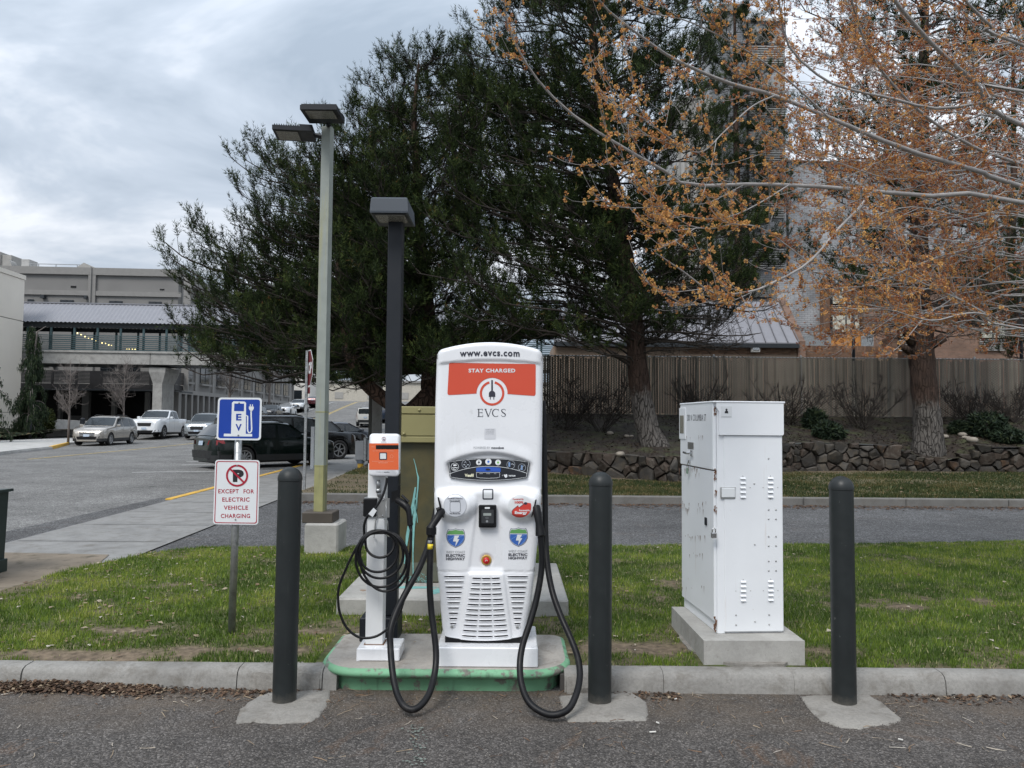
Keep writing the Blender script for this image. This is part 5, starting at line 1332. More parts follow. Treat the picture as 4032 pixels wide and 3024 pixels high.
for x, y, Y in ((600,470,4.66),(500,480,4.655),(430,520,4.65),(345,640,4.645),(255,830,4.64),(205,960,4.635),(192,1080,4.63),(210,1220,4.63),(270,1350,4.63),(360,1430,4.63),(450,1452,4.63),(560,1430,4.635),(660,1360,4.64),(740,1270,4.65),(800,1120,4.66),(840,900,4.67),(862,700,4.68),(872,560,4.69),(876,430,4.70)):
    pts.append(at(*C8(x, y), Y))
b = MB(); b.tube(spline(pts, 4), .0078, 10); b.build('charging_cable', M['cable'], l2, world=True, smooth=True)
b = MB(); P_ = [C8(*p) for p in ((523,236),(553,262),(515,322),(474,293))]; b.loft([[at(x, v, 4.679) for x, v in P_], [at(x, v, 4.672) for x, v in P_]]); b.build('cable_tag', M['decalwhite'], l2, world=True)
# plug in its holster
P_ = [C8(*p) for p in ((690,90),(752,66),(768,20),(774,22),(776,60),(762,150),(690,192))]; b = MB(); b.loft([[at(x, v, 4.79) for x, v in P_], [at(x, v, 4.765) for x, v in P_]]); b.build('plug_holster', M['black'], l2, world=True)
b = MB(); b.tube(W([(*C8(742,165),4.76),(*C8(768,178),4.75),(*C8(810,205),4.735),(*C8(838,235),4.725),(*C8(850,262),4.72),(*C8(856,300),4.715),(*C8(866,395),4.71),(*C8(868,405),4.71),(*C8(872,430),4.705),(*C8(875,450),4.70)]), [.020,.0235,.0245,.022,.0185,.0165,.0185,.013,.0105,.0085], 14); b.build('plug', M['black'], l2, world=True, angle=40)
b = MB(); b.tube(W([(*C8(788,120),4.735),(*C8(850,180),4.72)]), .009, 8); b.build('plug_latch', M['black'], l2, world=True)

# ------------------------------------------------------------------ short dark lamp post with shoebox head
sl = thing('lamp_post', 'dark grey square post with a blue-grey shoebox floodlight head, standing on the island', 'street lamp', (-.80, 5.21, .146))
b = MB(); b.box(-.985, -.735, 5.10, 5.33, .1475, .30, .006); b.build('base_cover', M['darkmetal'], sl, world=True)
b = MB(); b.box(-.850, -.752, 5.16, 5.26, .30, 2.98, .006); b.build('pole', M['darkmetal'], sl, world=True)
fa, fb = at(1457, 775, 4.97), at(1609, 838, 4.97); zb, zt = fb.z, fa.z
hx0, hx1 = fa.x, fa.x+.25
b = MB(); b.loft([[(hx0, 4.97, zb), (hx1, 4.97, zb), (hx1, 5.33, zb), (hx0, 5.33, zb)], [(hx0, 4.968, zb+.012), (hx1, 4.968, zb+.012), (hx1, 5.332, zb+.012), (hx0, 5.332, zb+.012)],
    [(hx0+.006, 4.972, zt-.008), (hx1-.006, 4.972, zt-.008), (hx1-.006, 5.328, zt-.008), (hx0+.006, 5.328, zt-.008)], [(hx0+.014, 4.98, zt), (hx1-.014, 4.98, zt), (hx1-.014, 5.32, zt), (hx0+.014, 5.32, zt)]]); hd = b.build('lamp_head', M['shoebox'], sl, world=True)
b = MB(); b.box(hx0+.012, hx1-.012, 4.985, 5.315, zb-.004, zb-.001); b.build('lens_frame', M['darkmetal'], hd, world=True)
b = MB(); b.prism(rrect(hx0+.028, 5.0, hx1-.028, 5.20, .02), zb-.010, zb-.0045); b.build('lens', M['lens'], hd, world=True)

# ------------------------------------------------------------------ olive transformer cabinet on a pad
pad = thing('equipment_pad', 'wide low concrete pad carrying the olive cabinet', 'concrete pad', (-.44, 6.6, 0))
b = MB(); b.box(-1.31, .44, 5.86, 7.37, .02, .253, .012); b.build('pad_block', M['pad'], pad, world=True)
b = MB(); c = at(1425, 2322, 6.0); b.prism([(x, y) for x, y in blob(-1.16, 6.13, .028, .03, 9, seed=3)], .2535, .2545); b.build('bolt_hole', M['mortar'], pad, world=True)
oc = thing('transformer_cabinet', 'weathered olive metal utility cabinet with pale lid and turquoise paint spill', 'utility cabinet', (-.44, 6.75, .253))
b = MB(); b.box(-.945, .07, 6.43, 7.2, .2545, 1.52, .004); b.build('body', M['olive'], oc, world=True)
la = at(1571, 1600, 6.38); zl = [at(1600, v, 6.38).z for v in (1600, 1632, 1718, 1742)]
b = MB(); b.box(-.965, .09, 6.375, 7.24, zl[3], zl[2]-.004, .004); b.box(-.958, .083, 6.385, 7.23, zl[2]-.004, zl[2]+.006); b.box(-.962, .087, 6.378, 7.235, zl[2]+.006, zl[1], .003); b.build('lid', M['olivelid'], oc, world=True)
b = MB(); b.box(-.965, .09, 6.372, 7.24, zl[1]+.005, zl[0], .006); b.build('lid_cap', M['olivelid'], oc, world=True)
for (px, py) in ((1651, 1614), (1590, 1707)):
    p = at(px, py, 6.372); b = MB(); b.lathe([(.012, .006), (.012, -.006), (.008, -.012), (0, -.013)], 12, (p.x, p.y, p.z), 'y'); b.build('lid_bolt', M['olivelid'], oc, world=True, smooth=True)
b = MB(); b.box(-.948, -.936, 6.424, 6.44, .2545, zl[3]); b.box(.055, .072, 6.424, 6.44, .2545, zl[3]); b.build('corner_trim', M['olive'], oc, world=True)
b = MB(); b.box(-.93, .05, 6.4255, 6.431, .265, .42); b.build('skirt', mat('grey_olive_skirt', (.11,.115,.085), .6, var=.2), oc, world=True)
def drip(pts, ws, Y=6.4245):
    n = len(pts); b = MB(); V_ = []
    for i, (x, v) in enumerate(pts):
        p = at(x, v, Y); w_ = ws[i]*Y/FPX/2; V_ += [(p.x-w_, Y-.002, p.z), (p.x+w_, Y-.002, p.z)]
    b.add(V_, [(2*i, 2*i+1, 2*i+3, 2*i+2) for i in range(n-1)]); b.build('paint_drip', M['teal'], oc, world=True)
drip([(1629,1806),(1637,1835),(1642,1862),(1647,1880),(1645,1925),(1641,1960),(1636,2000),(1628,2080),(1626,2180),(1627,2292)], [2,3,4,7,5,6,12,10,4,4])
drip([(1636,1918),(1630,1960),(1622,2010),(1612,2060),(1604,2110),(1600,2150),(1592,2220)], [6,9,12,10,12,6,3]); drip([(1636,1960),(1640,2020),(1644,2058)], [3,3,3])
b = MB(); b.poly([(x, y, .2545) for x, y in blob(-.76, 6.25, .17, .05, 18, seed=8)]); b.poly([(x, y, .255) for x, y in blob(-.58, 6.12, .05, .1, 12, seed=9)]); b.build('paint_pool', M['teal'], pad, world=True)
r_ = random.Random(5); b = MB()
for k in range(150):
    p = at(1570+130*r_.random(), 2292-34*r_.random()**2, 6.4235); q = .0035*(.5+r_.random()); b.quad((p.x-q, p.y, p.z-q), (p.x+q, p.y, p.z-q), (p.x+q, p.y, p.z+q), (p.x-q, p.y, p.z+q))
o = b.build('paint_speckle', M['teal'], oc, world=True); o['kind'] = 'stuff'

# ------------------------------------------------------------------ EV signs on a galvanised post
sg = thing('sign_post', 'thin galvanised round post carrying the blue EV sign and the no-parking sign', 'sign post', (-1.925, 5.33, .12))
pb_, pt_ = at(912, 2466, 5.33), at(944, 1590, 5.33); pb_.z = .08
b = MB(); b.tube([pb_, pt_], .0245, 16); b.build('pole', M['galv'], sg, world=True, smooth=True)
SY = 5.295
def SF(off):
    def f(x, v): p = at(x, v, SY); p.y = SY-off; return p
    return f
def signplate(name, label, cat, quadpx, rpx, back, parts):
    """quadpx = TL, TR, BR, BL photo corners; parts drawn in unit coordinates"""
    TL, TR, BR, BL = quadpx
    def Q(u, v): 
        x = (TL[0]*(1-u)+TR[0]*u)*(1-v)+(BL[0]*(1-u)+BR[0]*u)*v; y = (TL[1]*(1-u)+TR[1]*u)*(1-v)+(BL[1]*(1-u)+BR[1]*u)*v; return x, y
    c = at(*Q(.5, .5), SY); t = thing(name, label, cat, (c.x, SY, c.z))
    Wd, Hh = TR[0]-TL[0], BL[1]-TL[1]
    def rr(m_, r): return [Q(x/Wd, y/Hh) for x, y in rrect(m_, m_, Wd-m_, Hh-m_, r)]
    b = MB(); o_ = rr(0, rpx); b.loft([[SF(-.003)(*p) for p in o_], [SF(0)(*p) for p in o_]]); b.build('plate', M['signwhite'], t, world=True)
    return t, Q, rr
C1 = lambda x, y: (600+x/3.6867, 1350+y/3.6867)
t, Q, rr = signplate('ev_sign', 'blue square sign with white charging pump pictogram reading EV', 'road sign', [C1(955, 793), C1(1590, 798), C1(1573, 1415), C1(928, 1408)], 13, None, None)
decal('blue_field', rr(7, 9), M['signblue'], t, SF(.001))
e1 = lambda pts: [C1(*p) for p in pts]
decal('pump_pictogram', e1(((1180,848),(1340,852),(1362,872),(1357,1320),(1450,1322),(1450,1360),(1037,1357),(1040,1318),(1143,1320),(1157,870))), M['signwhite'], t, SF(.0022))
decal('pump_window', e1(((1192,880),(1334,883),(1330,992),(1188,988))), M['signblue'], t, SF(.0034))
ktext('sign_lettering', 'E', *C1(1218, 1030), *C1(1295, 1126), M['signblue'], t, .03, SF(.0034)); ktext('sign_lettering', 'V', *C1(1210, 1178), *C1(1298, 1276), M['signblue'], t, .03, SF(.0034))
strip('plug_cord', e1(((1360,1058),(1384,1060),(1382,1240),(1386,1280),(1400,1303),(1418,1303),(1438,1285),(1443,1250),(1440,1160),(1436,1080),(1434,1000),(1437,985))), 5.6, M['signwhite'], t, SF(.0022))
decal('plug_head', e1(((1403,922),(1475,925),(1472,958),(1450,990),(1425,990),(1402,958))), M['signwhite'], t, SF(.0022))
for x in (1424, 1454): strip('plug_pin', e1(((x,892),(x,926))), 3.4, M['signwhite'], t, SF(.0022))
for c in ((1262, 872), (1250, 1338)): p = SF(.004)(*C1(*c)); b = MB(); b.lathe([(.007, .003), (.006, -.002), (0, -.003)], 10, tuple(p), 'y'); b.build('sign_bolt', M['chrome'], t, world=True)
C2 = lambda x, y: (700+x/2.2122, 1350+y/2.2122)
t, Q, rr = signplate('no_parking_sign', 'white no parking except for electric vehicle charging sign with red border', 'road sign', [C2(326, 1018), C2(714, 1022), C2(700, 1585), C2(306, 1580)], 12, None, None)
a_ = rr(5, 9); i_ = rr(8.2, 7.5)
b = MB(); V_ = [SF(.001)(*p) for p in a_]+[SF(.001)(*p) for p in i_]; n = len(a_); b.add(V_, [(k, (k+1) % n, n+(k+1) % n, n+k) for k in range(n)]); b.build('red_border', M['signred'], t, world=True)
cc = C2(517, 1156); ktext('letter_p', 'P', *C2(480, 1104), *C2(576, 1212), M['signblack'], t, .07, SF(.001))
disc('ban_ring', *cc, 43.5, M['signred'], t, SF(.0022), rin=36.2, n=40); strip('ban_bar', [(cc[0]-27.5, cc[1]-27), (cc[0]+27.5, cc[1]+27)], 7.2, M['signred'], t, SF(.0030))
for s_, y0, y1, x0, x1 in (('EXCEPT', 1274, 1311, 353, 532), ('FOR', 1275, 1312, 573, 665), ('ELECTRIC', 1346, 1383, 388, 626), ('VEHICLE', 1417, 1454, 401, 612), ('CHARGING', 1489, 1526, 375, 630)):
    ktext('sign_lettering', s_, *C2(x0, y0), *C2(x1, y1), M['signred'], t, .018, SF(.001), 1.1)
for c in ((517, 1066), (503, 1538)): p = SF(.003)(*C2(*c)); b = MB(); b.lathe([(.006, .003), (.005, -.002), (0, -.003)], 10, tuple(p), 'y'); b.build('sign_bolt', M['steelplate'], t, world=True)

# ------------------------------------------------------------------ bollards and their footings
def bollard(cx_, cy_, top, dia, label, lean):
    t = thing('bollard', label, 'bollard', (cx_, cy_, .012), group='dark domed bollards along the kerb')
    r = dia/2; b = MB(); b.lathe([(r*1.0, 0), (r, top-r-.012)], 36, (0,0,0)); b.build('sleeve', M['bollard'], t, angle=40)
    b = MB(); prof = [(r*1.0, top-r-.012), (r*1.045, top-r-.010), (r*1.045, top-r+.002)] + [(r*1.045*math.cos(R(a)), top-r*1.045+r*1.045*math.sin(R(a))) for a in (8, 20, 32, 44, 56, 68, 80)] + [(0.0, top)]
    b.lathe(prof, 36, (0,0,0), caps=False); b.build('dome_cap', M['bollard'], t, angle=40)
    t.rotation_euler = (0, lean, 0); return t
for i, (px, py, ptop, lab_, fl) in enumerate(((1119, 2783, 1838, 'dark domed bollard left of the chargers, in front of the sign post', .004), (2361, 2786, 1857, 'dark domed bollard between the tall charger and the white cabinet', .002), (3325, 2790, 1874, 'dark domed bollard at the right, beyond the white cabinet', -.003))):
    g = G(px, py, .012); cy_ = g.y + .066; g2 = at(px, py, g.y); topz = at(px, ptop, cy_).z
    bollard((px-2016)/FPX*cy_*1.0 if False else at(px, py, cy_).x, cy_, topz-.012, .132, lab_, fl)
for i, (pts, nm) in enumerate(((((930,2850),(945,2792),(1010,2745),(1090,2722),(1300,2720),(1290,2770),(1262,2815),(1225,2843),(1100,2850),(1000,2842)), 0), (((2205,2745),(2300,2728),(2420,2722),(2500,2732),(2545,2765),(2548,2815),(2540,2838),(2400,2840),(2240,2842),(2215,2800)), 1), (((3150,2745),(3200,2738),(3420,2738),(3470,2765),(3550,2830),(3530,2850),(3450,2858),(3390,2872),(3300,2862),(3230,2838),(3180,2785)), 2))):
    r_ = random.Random(i); g = [G(x, y, .012) for x, y in pts]; P2 = []
    for k in range(len(g)):
        a, c = g[k], g[(k+1) % len(g)]
        for j in range(4): q = a.lerp(c, j/4); P2.append((q.x+r_.uniform(-.006,.006), q.y+r_.uniform(-.008,.008)))
    cx_ = sum(p[0] for p in P2)/len(P2); cy_ = sum(p[1] for p in P2)/len(P2); b = MB(); n = len(P2)
    rings = [[(cx_+(p[0]-cx_)*s_, cy_+(p[1]-cy_)*s_, z+r_.uniform(-.0015,.0015)) for p in P2] for s_, z in ((1.03, .006), (1.0, .013), (.93, .021), (.6, .026), (.2, .028))]
    b.loft(rings); o = b.build('bollard_footing', M['patch'], smooth=True)
    tag(o, ('rough concrete footing of the left bollard', 'rough concrete footing of the middle bollard, touching the hose loop', 'rough pale concrete footing of the right bollard')[i], 'concrete footing', group='concrete bollard footings')

# ------------------------------------------------------------------ white electrical cabinet on its own pad
pd = thing('cabinet_pad', 'stepped concrete pad under the white cabinet', 'concrete pad', (1.48, 5.15, 0))
b = MB(); b.prism([(1.185,4.765),(1.805,4.775),(1.80,5.62),(1.165,5.62)], .02, .268); b.build('pad_block', M['pad'], pd, world=True)
b = MB(); b.prism(blob(1.49, 5.16, .36, .46, 40, jag=.05, seed=2), .05, .142); 
b.build('pad_spill', M['patch'], pd, world=True)
RZ = R(4.2)
cab = thing('electrical_cabinet', 'tall white steel electrical cabinet with rust streaks, louvres and padlock', 'utility cabinet', (1.303, 4.925, .268), RZ)
CW, CD = .437, .71
Hc = at(2817, 1585, 4.93).z - .268
wc = M['whitecab']
b = MB(); b.box(.006, CW-.006, .006, CD-.006, 0, Hc-.012, .003); b.build('body', wc, cab)
b = MB(); b.box(.008, .055, -.003, .01, 0, Hc-.01, .002); b.build('corner_post', wc, cab)
# Side (left) door panels: upper meter hatch and lower door
zs = .268
ztop_ = Hc; zsplit_f = at(2817, 1853, 4.93).z-zs; 
b = MB(); b.box(-.018, .006, .0, CD, zsplit_f+.004, Hc, .004); b.build('meter_hatch', wc, cab)
b = MB(); b.box(-.012, .006, .004, CD-.01, .075, zsplit_f-.004, .004); b.build('side_door', wc, cab)
b = MB(); b.box(-.004, .006, .006, CD-.012, zsplit_f-.004, zsplit_f+.004); b.build('door_gap', mat('rusty_gap', (.10,.055,.035), .9), cab)
# front face: hood and panel
zh = at(2950, 1716, 4.93).z-zs
b = MB(); b.prism([(.018, zh+.004), (CW+.004-.008, zh+.004), (CW+.004, zh+.012), (CW+.004, Hc), (.0, Hc), (.0, Hc-.03), (.018, Hc-.06)], -.022, .004, 'y'); b.build('hood', wc, cab)
b = MB(); b.box(-.022, CW+.014, -.026, CD+.006, Hc-.002, Hc+.010, .004); b.build('top_cover', wc, cab)
b = MB(); b.box(.052, CW-.002, -.010, .006, .012, zh, .003); b.build('front_panel', wc, cab)
def CF(px, py, off=.0):             # photo pixel -> point on the front panel (local x, z)
    p = at(px, py, 4.93+.02); q = root_inv(cab) @ p; return q.x, q.z
C6 = lambda x, y: (2600+x/1.3825, 1500+y/1.3825)
for (cx_, cy_) in ((442, 578), (596, 578), (444, 1138), (597, 1138)):
    for k in range(5):
        x_, z_ = CF(*C6(cx_, cy_+(k-2)*25.2)); b = MB(); w_ = .034
        b.loft([[(x_-w_*.5*s_, -.011-d_, z_+zz) for s_, d_, zz in ((1,0,.006),(1,.0095,-.0055),(1,0,-.0065))], [(x_+w_*.5*s_, -.011-d_, z_+zz) for s_, d_, zz in ((1,0,.006),(1,.0095,-.0055),(1,0,-.0065))]])
        b.use(M['slit']); b.box(x_-w_*.46, x_+w_*.46, -.0125, -.0112, z_-.0085, z_-.006)
        bb = MB(); 
        o = MB(); o.use(wc); o.add(b.v[:6], [f for f in b.f if max(f) < 6]); o.use(M['slit']); o.add(b.v[6:], [tuple(i-6 for i in f) for f in b.f if min(f) >= 6]); o.build('louvre', None, cab)
def screw(px, py, r=.0045, m=None):
    x_, z_ = CF(*C6(px, py)); b = MB(); b.lathe([(r, .0), (r*.95, -.0025), (r*.5, -.0042), (0, -.0045)], 10, (x_, -.0105, z_), 'y'); b.build('screw', m or M['steelplate'], cab, smooth=True)
for p in ((586,422),(506,558),(586,700),(627,700),(586,751),(627,751),(586,845),(627,845),(508,888),(586,896),(627,896),(586,979),(627,979),(586,1031),(627,1031),(404,1269),(589,1271),(404,1322),(510,1306),(589,1323)): screw(*p, .0055)
for (cx_, cy_) in ((442, 578), (596, 578), (444, 1138), (597, 1138)):
    for dx, dy in ((0,-62),(-41,0),(41,0),(0,63)): screw(cx_+dx, cy_+dy, .003)
x0, z0 = CF(*C6(318, 638)); x1, z1 = CF(*C6(399, 576)); b = MB(); b.box(x0, x1, -.016, -.008, z0, z1, .002); pt = b.build('latch_plate', M['steelplate'], cab)
b = MB(); b.box(x0+.004, x1-.004, -.022, -.015, z0+.008, z1-.004, .004); b.build('latch_cover', M['signwhite'], pt)
# warning sticker (plain figure-free pictogram)
x0, z0 = CF(*C6(317, 199)); x1, z1 = CF(*C6(377, 139)); b = MB(); b.box(x0, x1, -.0235, -.0222, z0, z1); st = b.build('warning_sticker', M['decalwhite'], cab)
b = MB(); cxs, czs = (x0+x1)/2, (z0+z1)/2+.003
b.poly([(cxs-.012, -.0242, czs-.012), (cxs+.012, -.0242, czs-.012), (cxs+.010, -.0242, czs+.002), (cxs+.002, -.0242, czs+.006), (cxs-.010, -.0242, czs+.002)]); b.lathe([(.007, -.0242), (.0, -.0243)], 12, (cxs, 0, czs+.011), 'y'); b.build('sticker_print', M['signblack'], st)
b = MB(); b.box(x0+.003, x1-.003, -.0242, -.0237, z0+.0035, z0+.0055); b.build('sticker_rule', M['greyink'], st)
# left side fittings: window, rating plate, handle, hasp, padlock, address
def CL(px, py):                     # photo pixel -> local (y, z) on the left side plane
    d = ray(px, py); o = Vector((0, 0, CAM_H)); n = Vector((math.cos(RZ), math.sin(RZ), 0)); p0 = cab.location
    t = (p0-o).dot(n)/d.dot(n); q = root_inv(cab) @ (o+d*t); return q.y, q.z
def sideplate(name, x0, y0, x1, y1, off, th, m, parent=cab):
    (ya, za), (yb_, zb_) = CL(*C6(x0, y0)), CL(*C6(x1, y1)); b = MB(); b.box(-off-th, -off, yb_, ya, zb_, za, .002); return b.build(name, m, parent)
wf = sideplate('window_frame', 119, 148, 153, 318, .018, .005, wc); sideplate('window_pane', 124, 188, 145, 286, .0232, .002, mat('dusty_meter_glass', (.22,.21,.17), .3), wf)
(ya, za), (yb_, zb_) = CL(*C6(262, 182)), CL(*C6(160, 218))
def SL(u, v): return (-.0192, u, v)
o = text_on('address_lettering', '200 N COLUMBIA ST', (CL(*C6(160, 200))[0], CL(*C6(210, 217))[1], CL(*C6(264, 200))[0], CL(*C6(210, 182))[1]), SL, M['navyink'], cab, bold=0.0, spacing=1.25, world=False)
rp = sideplate('rating_plate', 163, 332, 196, 374, .018, .0015, M['steelplate'])
for k in range(4):
    (ya, za), (yb_, zb_) = CL(*C6(167, 340+8*k)), CL(*C6(192, 343+8*k)); b = MB(); b.box(-.0205, -.0198, yb_, ya, zb_, za); b.build('plate_print', M['greyink'], rp)
(ya, za) = CL(*C6(182, 393)); b = MB(); b.box(-.030, -.018, ya-.045, ya-.015, za-.022, za+.022, .003); b.tube([(-.034, ya-.03, za), (-.045, ya+.01, za-.003), (-.045, ya+.09, za+.002)], .008, 10); b.build('handle', M['chrome'], cab, smooth=False)
(ya, za) = CL(*C6(176, 440)); b = MB(); b.lathe([(.012, -.018), (.012, -.030), (0, -.031)], 12, (0, ya, za), 'x'); b.tube([(-.034, ya, za-.005), (-.036, ya+.015, za-.03), (-.034, ya+.02, za-.05)], .0022, 6); b.build('key_lock', M['chrome'], cab)
b = MB(); b.box(-.036, -.030, ya+.005, ya+.035, za-.085, za-.045, .002); b.build('seal_tag', mat('green_plastic_tag', (.16,.25,.19), .4), cab)
(ya, za) = CL(*C6(262, 762)); b = MB(); b.box(-.022, -.012, ya-.012, ya+.02, za-.028, za+.022, .003); b.build('hasp', M['darkmetal'], cab)
x_, z_ = CF(*C6(275, 832)); b = MB(); b.use(M['chrome']); b.box(x_-.021, x_+.013, -.055, -.032, z_-.018, z_+.018, .004); b.tube([(x_-.014, -.043, z_+.016), (x_-.014, -.043, z_+.038), (x_-.004, -.043, z_+.048), (x_+.006, -.043, z_+.038), (x_+.006, -.043, z_+.016)], .004, 8); b.build('padlock', None, cab)
M['ruststain'] = mat('rust_stain', (.17,.085,.05), .9, var=.3, vs=30)
r_ = random.Random(12)
for k in range(85):                 # rust runs of irregular length below the seams and at dents
    (ya, za) = CL(*C6(110+150*r_.random(), r_.choice((468, 470, 478, 300, 660, 690, 840, 940, 1120, 505)) + r_.uniform(-6, 10))); L = r_.uniform(.008, .055); b = MB(); ww = r_.uniform(.002, .0065)
    b.poly([(-.0186 if za > zsplit_f else -.0126, ya-ww, za), (-.0186 if za > zsplit_f else -.0126, ya+ww, za+.002), (-.0186 if za > zsplit_f else -.0126, ya+ww*.3, za-L)]); b.build('rust_mark', M['ruststain'], cab)
for k in range(55):
    x_, z_ = CF(*C6(283+16*r_.random(), r_.choice((150, 165, 490, 520, 600, 690, 1290, 1310, 1340)) + r_.uniform(-14, 14))); L = r_.uniform(.006, .03); ww = r_.uniform(.002, .006); b = MB(); b.poly([(x_-ww, -.0032, z_), (x_+ww, -.0032, z_+.003), (x_+ww*.2, -.0032, z_-L), (x_-ww*.6, -.0032, z_-L*.6)]); b.build('rust_mark', M['ruststain'], cab)

# ------------------------------------------------------------------ dark green utility box at the left edge
ub = thing('green_utility_box', 'dark green sloped-lid utility box at the left edge beside the dirt path', 'utility cabinet', (-5.8, 7.4, .03))
b = MB(); b.box(-6.6, -5.125, 6.95, 7.92, .0, .155, .006); b.build('base', M['boxgreen'], ub, world=True)
b = MB(); b.loft([[(-6.5,6.97,.155),(-5.15,6.97,.155),(-5.15,7.90,.155),(-6.5,7.90,.155)], [(-6.5,6.97,.79),(-5.13,6.97,.835),(-5.13,7.90,.835),(-6.5,7.90,.79)]]); b.build('body', M['boxgreen'], ub, world=True)
b = MB(); b.loft([[(-6.55,6.93,.79),(-5.10,6.93,.835),(-5.10,7.93,.835),(-6.55,7.93,.79)], [(-6.55,6.93,.82),(-5.10,6.93,.862),(-5.10,7.93,.862),(-6.55,7.93,.82)]]); b.build('lid', M['boxgreen'], ub, world=True)
b = MB(); b.box(-5.128, -5.1245, 7.62, 7.70, .33, .37); b.build('sticker', mat('dark_teal_sticker', (.03,.05,.055), .5), ub, world=True)

# ------------------------------------------------------------------ tall light pole on concrete pedestal
lp = thing('light_pole', 'tall pale green-grey square pole with two flat LED heads on a concrete pedestal', 'street lamp', (-2.12, 8.65, .1))
pe0, pe1 = at(1196, 2164, 8.5), at(1330, 2164, 8.5); zt_ = at(1265, 2062, 8.5).z
b = MB(); b.box(pe0.x, pe1.x, 8.5, 8.95, .05, zt_, .02); b.build('pedestal', M['pad'], lp, world=True)
c = at(1256, 2035, 8.62); b = MB(); z1_ = at(1250, 2018, 8.55).z; b.box(c.x-.17, c.x+.17, 8.54, 8.87, zt_, z1_, .008); b.build('base_cover', M['bronze'], lp, world=True)
px_ = at(1261, 1900, 8.68).x; th = R(-11); c_, s_ = math.cos(th), math.sin(th); h = .054
zpt = at(1290, 500, 8.68).z; zj = at(1250, 1833, 8.68).z
def sq(cx_, cy_, h_, z): return [(cx_+c_*a*h_-s_*b_*h_, cy_+s_*a*h_+c_*b_*h_, z) for a, b_ in ((-1,-1),(1,-1),(1,1),(-1,1))]
b = MB(); b.loft([sq(px_, 8.70, h, z1_), sq(px_, 8.70, h, zj)]); b.build('pole_foot', M['polelow'], lp, world=True)
b = MB(); b.loft([sq(px_, 8.70, h*1.02, zj), sq(px_, 8.70, h*.96, zpt)]); b.build('pole', M['polegreen'], lp, world=True)
for zz in (zj, at(1250, 1622, 8.68).z): b = MB(); b.loft([sq(px_, 8.70, h*1.05, zz-.006), sq(px_, 8.70, h*1.05, zz+.006)]); b.build('pole_seam', M['polelow'], lp, world=True)
def led(name, cx_, cy_, z, dirx, diry, L, Wd, tk=.045):
    """flat luminaire whose long axis points along (dirx, diry)"""
    d = Vector((dirx, diry, 0)).normalized(); n = Vector((-d.y, d.x, 0)); o = Vector((cx_, cy_, z))
    def bx(b, a0, a1, w0, w1, z0, z1): b.loft([[o+d*a+n*w_+Vector((0,0,z0)) for a, w_ in ((a0,w0),(a1,w0),(a1,w1),(a0,w1))], [o+d*a+n*w_+Vector((0,0,z1)) for a, w_ in ((a0,w0),(a1,w0),(a1,w1),(a0,w1))]])
    b = MB(); bx(b, 0, L, -Wd/2, Wd/2, 0, tk); bx(b, 0, L*.32, -Wd*.5, Wd*.5, tk+.001, tk+.022); h_ = b.build('lamp_head', M['darkmetal'], lp, world=True)
    for k in range(11): b = MB(); a = L*.36+L*.058*k; bx(b, a, a+.006, -Wd*.48, Wd*.48, tk, tk+.018); b.build('cooling_fin', M['darkmetal'], h_, world=True)
    b = MB(); bx(b, L*.38, L*.93, -Wd*.38, Wd*.38, -.006, -.001); b.build('lens', M['lens'], h_, world=True)
    b = MB(); bx(b, L*.35, L*.96, -Wd*.42, Wd*.42, -.003, -.0005); b.build('lens_frame', M['black'], h_, world=True)
    b = MB(); b.tube([o+Vector((0,0,tk*.4)), o-d*.13+Vector((0,0,tk*.3-.02))], .028, 8); b.build('arm', M['darkmetal'], h_, world=True)
pt1 = at(1300, 497, 8.55); led('a', px_+.02, 8.58, zpt+.0, .0, -1, .40, .40, .05)
pt2 = at(1232, 535, 8.75); led('b', px_-.16, 8.72, zpt-.10, -1, -.12, .44, .36, .05)
